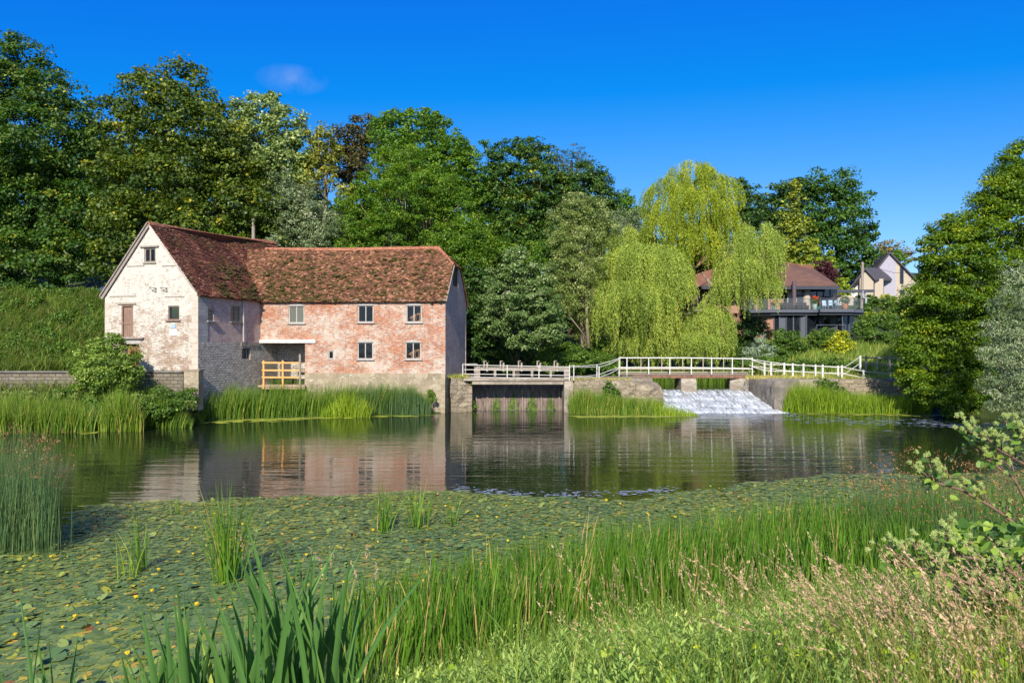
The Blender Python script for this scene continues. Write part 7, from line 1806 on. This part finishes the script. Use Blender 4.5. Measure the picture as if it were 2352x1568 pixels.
# --- sweet flag belt along the near shore
def belt():
    n = 11000
    X = rng.uniform(-3.0, 16, n); d = rng.uniform(-.6, 3.4, n) ; Y = lerp_pts(X, SHORE_NEAR) - d
    x = CX + X / Y * F
    keep = (x > 760) & (x < 3000) & (rng.uniform(0, 1, n) < np.interp(x, [760, 860, 1000, 2100, 2300], [.3, .8, 1, .8, .5]))
    X, Y, x, d = X[keep], Y[keep], x[keep], d[keep]; n = len(X)
    P = np.stack([X, Y, np.maximum(ground_z(X, Y), -.05) - .03], 1)
    h = rng.uniform(.65, 1.15, n) * np.interp(x, [760, 1000, 1500, 2100, 2300], [.9, .95, 1.15, 1.1, .9]) * (1 + .22 * vnoise(X, Y, 2.1) + .08 * vnoise(X, Y, 7.0))
    l_ = rng.normal(0, .11, (n, 2)) + np.stack([.03 + .12 * vnoise(X, Y, 1.2, 6), np.zeros(n)], 1)
    V, Fc, k = blades(P, h, rng.uniform(.014, .034, n), l_, 1.7, 5, taper=.45, fold=.18)
    o = mesh_np('sweet_flag', V, 4, LM['sweetflag'], np.repeat(np.clip(np.where(rng.uniform(0, 1, n) < .06, .99, .40 + .12 * vnoise(X, Y, 1.6, 3) + rng.normal(0, .17, n)), 0, 1), k), faces=Fc)
    tag(o, 'dense belt of upright sword shaped green leaves along the near shore', 'reeds', kind='stuff')
belt()

# --- big iris clump close to the camera, lower left
def iris(xs, Y, n, hmin, hmax, label, w=(.034, .058), seed=0, spread=.25, lean=.16):
    g_ = np.random.default_rng(seed); x = g_.uniform(xs[0], xs[1], n); Yv = Y + g_.normal(0, spread, n); X = AX(x, Yv)
    P = np.stack([X, Yv, ground_z(X, Yv) - .05], 1)
    u = (x - xs[0]) / (xs[1] - xs[0])
    h = g_.uniform(hmin, hmax, n) * (.75 + .25 * np.sin(u * math.pi))
    l_ = np.stack([g_.normal(0, lean, n), g_.normal(-.02, .1, n)], 1)
    V, Fc, k = blades(P, h, g_.uniform(*w, n), l_, 1.8, 8, taper=.35, twist=g_.normal(0, .8, n), fold=.22)
    o = mesh_np('iris_clump', V, 4, LM['flag'], np.repeat(np.clip(.45 + g_.normal(0, .2, n), 0, 1), k), faces=Fc)
    return tag(o, label, 'iris plant')
iris((300, 560), 4.3, 62, .75, 1.15, 'left part of the large clump of broad blue green iris leaves at the bottom', seed=1)
iris((540, 800), 4.1, 70, .95, 1.45, 'tallest clump of broad blue green iris leaves at the bottom of the photo', seed=2)
iris((180, 340), 4.6, 20, .55, .95, 'lower iris clump leaning left at the bottom of the photo', seed=3, lean=.24)
iris((-40, 170), 4.3, 34, .8, 1.28, 'yellowish iris leaf tips in the bottom left corner of the photo', seed=7, w=(.016, .03), lean=.2)
iris((760, 850), 5.0, 12, .8, 1.2, 'few iris leaves at the right end of the large clump', seed=4, w=(.018, .032))

# --- leafy herbs, grasses, dry stems on the near bank
def herbs():
    g_ = np.random.default_rng(31)
    n = 9500
    x = g_.uniform(-60, 2700, n); Y = 3.0 + 9.5 * g_.uniform(0, 1, n) ** .8; X = AX(x, Y)
    d = lerp_pts(X, SHORE_NEAR) - Y
    lim = np.interp(x, [-60, 200, 700, 900, 1100, 1500, 2000, 2600], [1.6, 2.2, 3.4, 3.4, 3.3, 3.6, 3.6, 3.2])
    keep = (d > lim) & (g_.uniform(0, 1, n) < np.interp(x, [-60, 300, 800, 1000, 1700, 2100, 2400], [.12, .2, .55, .9, 1, .75, .5]))
    X, Y, x = X[keep], Y[keep], x[keep]; n = len(X); Z = ground_z(X, Y)
    hs_ = g_.uniform(.25, .62, n) * np.interp(x, [-60, 300, 800, 1400, 2000], [.35, .45, .7, 1, 1.05]) * (1 + .25 * vnoise(X, Y, 1.4, 2))
    # keep plants under the sight lines they have in the place
    m = 26; kk = np.arange(m)
    u = (kk + .5) / m
    leanx = g_.normal(.03, .12, n); leany = g_.normal(0, .12, n)
    hz = hs_[:, None] * (.12 + .88 * u[None])
    cx_ = X[:, None] + leanx[:, None] * hz; cy_ = Y[:, None] + leany[:, None] * hz; cz_ = Z[:, None] + hz
    a = kk[None] * 2.4 + g_.uniform(0, 6, n)[:, None] + g_.normal(0, .3, (n, m))
    size = (.028 + .030 * np.sin(u * 2.6))[None] * g_.uniform(.7, 1.3, (n, 1)) * g_.uniform(.8, 1.2, (n, m))
    up = .25 + .8 * u[None] + g_.normal(0, .25, (n, m))
    T = np.stack([np.cos(a), np.sin(a), up], -1).reshape(-1, 3); T = unit(T)
    C = np.stack([cx_, cy_, cz_], -1).reshape(-1, 3) + T * (size.reshape(-1, 1) * .55)
    Nn = unit(np.stack([-np.cos(a) * .7, -np.sin(a) * .7, np.full_like(a, .8)], -1).reshape(-1, 3) + g_.normal(0, .2, (n * m, 3)))
    V = leaf_quads(C, Nn, T, size.ravel(), .30, .10)
    r = np.clip(.40 + .28 * u[None] + g_.normal(0, .10, (n, 1)) + g_.normal(0, .12, (n, m)), 0, 1)
    o = mesh_np('bank_herbs', V, 4, LM['herb'], np.repeat(r.ravel(), 4)); tag(o, 'waist high pale green willowherb and other leafy plants on the near bank', 'herbs', kind='stuff')
    # stems
    P = np.stack([X, Y, Z], 1); V, Fc, k = blades(P, hs_, np.full(n, .006), np.stack([leanx, leany], 1), 1.2, 3, taper=2)
    o = mesh_np('herb_stems', V, 4, LM['grass'], np.repeat(g_.uniform(.2, .7, n), k), faces=Fc); tag(o, 'thin stems of the leafy plants on the near bank', 'herbs', kind='stuff')
    # broader bindweed leaves in patches
    n = 2600; x = g_.uniform(880, 2350, n); Y = g_.uniform(3.6, 9, n); X = AX(x, Y); keep = (vnoise(X, Y, 2.2, 7) > .25) & (lerp_pts(X, SHORE_NEAR) - Y > 3.4); X, Y = X[keep], Y[keep]; n = len(X)
    C = np.stack([X, Y, ground_z(X, Y) + g_.uniform(.08, .5, n)], 1)
    V = leaf_quads(C, unit(np.array([-.3, -.6, .7]) + g_.normal(0, .4, (n, 3))), unit(g_.normal(size=(n, 3))), g_.uniform(.03, .075, n), .8, .06)
    o = mesh_np('bindweed', V, 4, LM['limeleaf'], np.repeat(g_.uniform(0, 1, n), 4)); tag(o, 'lime green bindweed leaves scattered through the bank plants', 'bindweed', kind='stuff')
    # grass blades mixed through everything
    n = 24000; x = g_.uniform(-100, 2800, n); Y = 2.6 + 10 * g_.uniform(0, 1, n) ** .8; X = AX(x, Y); d = lerp_pts(X, SHORE_NEAR) - Y
    keep = d > np.interp(x, [-60, 700, 900], [.7, 2.6, 2.6]); X, Y, x = X[keep], Y[keep], x[keep]; n = len(X)
    P = np.stack([X, Y, ground_z(X, Y) - .02], 1)
    h = g_.uniform(.25, .75, n) * np.interp(x, [-60, 300, 800, 1400], [.42, .42, .7, 1]); l_ = g_.normal(0, .3, (n, 2))
    V, Fc, k = blades(P, h, g_.uniform(.004, .013, n), l_, 1.8, 5)
    o = mesh_np('bank_grass', V, 4, LM['grass'], np.repeat(np.clip(.45 + g_.normal(0, .22, n), 0, 1), k), faces=Fc); tag(o, 'green grass blades growing all over the near bank', 'grass', kind='stuff')
herbs()

def drygrass(label, n, xr, Yr, h, seed, lean=(-.30, -.02), headlen=(.10, .2), mat='seedhead', dens=26, name='dry_grass', width=.010, spread=.16):
    """seeding grasses: a thin bowed stem with a feathery panicle at the top"""
    g_ = np.random.default_rng(seed)
    x = g_.uniform(*xr, n); Y = g_.uniform(*Yr, n); X = AX(x, Y); Z = ground_z(X, Y)
    P = np.stack([X, Y, Z], 1); hh = g_.uniform(*h, n); l_ = np.stack([g_.normal(lean[0], spread, n), g_.normal(lean[1], .1, n)], 1)
    V, Fc, k = blades(P, hh, np.full(n, .0032), l_, 2.0, 7, taper=3, twist=np.zeros(n))
    t = thing(name, label, 'grass', (X.mean(), Y.mean(), float(Z.mean()))); t['kind'] = 'stuff'
    mesh_np('stems', V, 4, LM['drygrass'], np.repeat(g_.uniform(0, .8, n), k), t, faces=Fc)
    # heads follow the stem curve
    m = dens; u = g_.uniform(0, 1, (n, m)); hl = g_.uniform(*headlen, n)[:, None] / hh[:, None]
    ti = 1 - hl * u + .01
    kf = ti ** 2.0
    c = np.stack([X[:, None] + l_[:, :1] * hh[:, None] * kf, Y[:, None] + l_[:, 1:] * hh[:, None] * kf, Z[:, None] + hh[:, None] * (ti - .35 * (l_ ** 2).sum(1)[:, None] * ti ** 3)], -1)
    wd = width * (np.sin(np.clip(u, 0.02, .98) * math.pi) ** .7 + .15)
    C = c + g_.normal(0, 1, (n, m, 3)) * wd[..., None] * .6
    T = unit(np.stack([l_[:, :1] * 2 + 0 * u, l_[:, 1:] * 2 + 0 * u, np.ones_like(u) * .8], -1) + g_.normal(0, .16, (n, m, 3)))
    Vh = leaf_quads(C.reshape(-1, 3), unit(g_.normal(size=(n * m, 3))), T.reshape(-1, 3), g_.uniform(.010, .024, n * m), .35, .05)
    mesh_np('seed_heads', Vh, 4, LM[mat], np.repeat(np.clip(.5 + np.repeat(g_.normal(0, .18, n), m) + g_.normal(0, .15, n * m), 0, 1), 4), t)
drygrass('pinkish seeding grasses leaning left across the lower right corner', 190, (1850, 2550), (3.0, 6.0), (.65, 1.1), 1, lean=(-.35, 0), width=.006, dens=34)
drygrass('straw coloured grass heads scattered through the middle of the bank', 70, (1350, 2100), (3.2, 6.0), (.7, 1.05), 2, lean=(-.25, 0), headlen=(.12, .22))
drygrass('upright pinkish grass heads along the front of the sweet flag belt', 120, (1180, 1960), (8.0, 11.5), (.95, 1.35), 3, lean=(-.05, 0), headlen=(.14, .24), dens=46, width=.006, spread=.10)
drygrass('few tall pale seed heads rising behind the iris clump', 9, (600, 900), (4.6, 5.6), (1.2, 1.55), 4, lean=(-.1, 0), headlen=(.12, .2), dens=50, spread=.12)
drygrass('golden dry grass stems in the bottom right corner', 600, (2000, 2600), (2.7, 5.5), (.5, .95), 5, lean=(-.2, 0), headlen=(.07, .14), dens=16, width=.004)

# --- burdock at the right edge
def burdock():
    g_ = np.random.default_rng(5)
    t = thing('burdock_plant', 'big burdock with round green burrs and broad leaves at the right edge', 'burdock', (AX(2420, 5.2), 5.2, float(ground_z(AX(2420, 5.2), 5.2))))
    Yb = 5.2
    root = np.array([AX(2440, Yb), Yb, float(ground_z(AX(2440, Yb), Yb))])
    stems = [[(2440, 1350), (2360, 1222), (2280, 1165), (2210, 1125), (2150, 1108), (2125, 1112)], [(2440, 1300), (2400, 1230), (2330, 1100), (2260, 1050), (2230, 1015)], [(2440, 1250), (2400, 1120), (2352, 1065), (2290, 1030), (2262, 1000)], [(2440, 1420), (2330, 1390), (2230, 1340), (2150, 1310), (2090, 1300), (2050, 1292)], [(2440, 1400), (2350, 1330), (2280, 1290), (2200, 1275), (2160, 1262)], [(2440, 1180), (2400, 1060), (2352, 1010), (2330, 985)]]
    b = MB(); LC = []; LN = []; LT = []; LS = []; BC = []
    stem = noisemat('purple green stem', [(.3, (.13, .07, .06)), (.7, (.24, .16, .10))], scale=9)
    for i, st in enumerate(stems):
        pts = [root + g_.normal(0, .03, 3) * (1, 1, 0)] + [at(x, y, Yb + g_.normal(0, .05) - .1 * (i % 3)) for x, y in st]
        if i in (3, 4): pts = [at(x, y, Yb - .5) for x, y in [(2480, 1500)] + st]
        n_ = len(pts); b.tube(pts, list(np.linspace(.016, .005, n_)), 6)
        # side sprigs
        for j in range(2, n_):
            p = pts[j]; seg = pts[j] - pts[j - 1]
            for s_ in range(4):
                base = pts[j - 1] + seg * g_.uniform(0, 1)
                dr = unit(np.array([-.45 + g_.normal(0, .35), g_.normal(-.1, .35), .75 + g_.normal(0, .2)])); L_ = g_.uniform(.09, .22)
                e = base + dr * L_; b.tube([base, base + dr * L_ * .5 + (0, 0, .01), e], [.005, .004, .003], 5)
                for q_ in range(g_.integers(2, 6)): BC.append(e + g_.normal(0, .026, 3) + (0, 0, .01))
                for q_ in range(g_.integers(1, 3)):
                    LC.append(base + dr * L_ * g_.uniform(.2, .9) + g_.normal(0, .02, 3)); LN.append(np.array([-.2, -.4, .9]) + g_.normal(0, .4, 3)); LT.append(np.array([-.5, -.2, .1]) + g_.normal(0, .5, 3)); LS.append(g_.uniform(.03, .075))
            for q_ in range(3):
                LC.append(pts[j - 1] + seg * g_.uniform(0, 1) + g_.normal(0, .05, 3)); LN.append(np.array([-.2, -.5, .8]) + g_.normal(0, .4, 3)); LT.append(np.array([-.3, -.3, -.2]) + g_.normal(0, .5, 3)); LS.append(g_.uniform(.045, .09))
        BC += [pts[-1] + g_.normal(0, .03, 3) for _ in range(5)]
    for q_ in range(460):   # large leaves low down
        x = g_.uniform(2190, 2480); y = g_.uniform(1200, 1420); LC.append(at(x, y, Yb + g_.uniform(-.4, .5))); LN.append(np.array([-.3, -.4, .8]) + g_.normal(0, .4, 3)); LT.append(g_.normal(0, 1, 3)); LS.append(g_.uniform(.05, .11))
    b.build('stems', stem, t, True)
    # broad leaves: 8-sided wavy, folded
    C = np.array(LC); Nn = unit(np.array(LN)); T = np.array(LT); T = unit(T - Nn * (T * Nn).sum(1, keepdims=True)); B = np.cross(Nn, T); S = np.array(LS)[:, None]
    prof = [(-.42, 0, 0), (-.52, .17, .03), (-.42, .33, .07), (-.12, .40, .10), (.12, .33, .05), (.32, .19, .05), (.56, 0, -.08), (.32, -.19, .05), (.12, -.33, .05), (-.12, -.40, .10), (-.42, -.33, .07), (-.52, -.17, .03)]
    nl = len(C); VV = []
    for a, b_, c in prof: VV.append(C + T * S * a + B * S * b_ + Nn * S * (c + g_.normal(0, .04, (nl, 1))))
    mid = C + T * S * 0.05 - Nn * S * .03
    quads = []
    for k in range(0, 12, 2):
        quads.append(np.stack([mid, VV[k], VV[(k + 1) % 12], VV[(k + 2) % 12]], 1))
    V = np.concatenate(quads).reshape(-1, 3)
    mesh_np('leaves', V, 4, LM['burdock'], np.tile(np.repeat(g_.uniform(0, 1, nl), 4), 6), t)
    # burrs: spiky little balls
    BCn = np.array(BC); m = len(BCn); sp = 46
    d = unit(g_.normal(size=(m, sp, 3))); C = BCn[:, None] + d * .012
    V = leaf_quads(C.reshape(-1, 3), unit(np.cross(d.reshape(-1, 3), g_.normal(size=(m * sp, 3)))), d.reshape(-1, 3), np.full(m * sp, .021), .22, .02)
    q = MB()
    for c in BCn: q.blob(c, (.013, .013, .013), seed=1, sub=6, rings=4, jit=.05, rnd=.4)
    q.build('burr_cores', LM['burr'], t)['kind'] = 'stuff'
    mesh_np('burrs', V, 4, LM['burr'], np.repeat(np.clip(g_.normal(.6, .2, m * sp), 0, 1), 4), t)['kind'] = 'stuff'
burdock()
# weeds breaking up the slope left of the mill, and on the strip under the wall
g_ = np.random.default_rng(91)
pts = []
for _ in range(120):
    x = g_.uniform(-150, 245); Y = g_.uniform(46, 60.5); X = AX(x, Y); z = float(ground_z(X, Y)) + .35
    if x > 225: continue
    pts.append((CX + X / Y * F, HY - (z - H) / Y * F, g_.uniform(8, 19), Y))
growth('hillside_weeds', 'nettles and brambles among the grass on the slope left of the mill', 'weeds', pts, 'hedge', 12, leaf=.13, sub=.32, flat=.8)
pts = [(g_.uniform(-120, 440), g_.uniform(905, 935), g_.uniform(7, 14), g_.uniform(41, 42.8)) for _ in range(60)]
growth('bank_weeds', 'yellow green weeds on the damp strip under the garden wall', 'weeds', pts, 'paleolive', 13, leaf=.10, sub=.25)

P, x = region(9000, (-160, 245), lambda x: (np.full_like(x, 44.6), np.full_like(x, 61.5)))
k_s = vnoise(P[:, 0] * 1.5, P[:, 1] * 2, .8, 3) > .15; P = P[k_s]
bladefield('bank_grass', 'paler seeding grass in drifts across the slope left of the mill', 'grass', P, rng.uniform(.6, 1.25, len(P)), rng.uniform(.025, .05, len(P)), 'grass', lean=.35, wind=(.45, -.1), rb=.55)

# bright duckweed collected along the far banks
dl = []
for (xa, xb, ya, yb, n, sp) in ((300, 985, 972, 951, 420, 2.2), (180, 420, 992, 972, 200, 2.2), (1810, 2250, 946, 953, 420, 2.0), (1320, 1600, 957, 955, 160, 1.2)):
    for i in range(n):
        u = rng.uniform(); y = ya + (yb - ya) * u + rng.normal(0, sp); Y = F * H / (y - HY); dl.append(flake(AX(xa + (xb - xa) * u, Y), Y, rng.uniform(.15, .6), rng.uniform(.08, .3), .006 + i * 2e-6))
dwm2 = leafmat('bright duckweed', [(0, (.10, .15, .02)), (1, (.24, .28, .04))], transl=.02, rough=.6)
o = mesh_np('duckweed', np.concatenate(dl), 9, dwm2, np.repeat(rng.uniform(0, 1, len(dl)), 9)); tag(o, 'bright green duckweed lining the far water edge under the reeds', 'duckweed', kind='stuff')

# broader loose grass blades arching over the leafy plants
def loose():
    g_ = np.random.default_rng(17)
    n = 5200; x = g_.uniform(820, 2750, n); Y = 3.0 + 9 * g_.uniform(0, 1, n) ** .8; X = AX(x, Y)
    keep = (lerp_pts(X, SHORE_NEAR) - Y > 2.6) & (vnoise(X, Y, 1.1, 8) + g_.normal(0, .3, n) > -.15); X, Y, x = X[keep], Y[keep], x[keep]; n = len(X)
    P = np.stack([X, Y, ground_z(X, Y) - .02], 1)
    V, Fc, k = blades(P, g_.uniform(.45, .95, n) * np.interp(x, [820, 1300, 2000], [.75, .95, 1.0]), g_.uniform(.007, .017, n), np.stack([g_.normal(-.08, .38, n), g_.normal(0, .25, n)], 1), 2.0, 6, fold=.15)
    o = mesh_np('bank_grass', V, 4, LM['grass'], np.repeat(np.clip(.42 + g_.normal(0, .2, n), 0, 1), k), faces=Fc)
    tag(o, 'broad arching pale green grass blades over the leafy plants of the near bank', 'grass', kind='stuff')
loose()
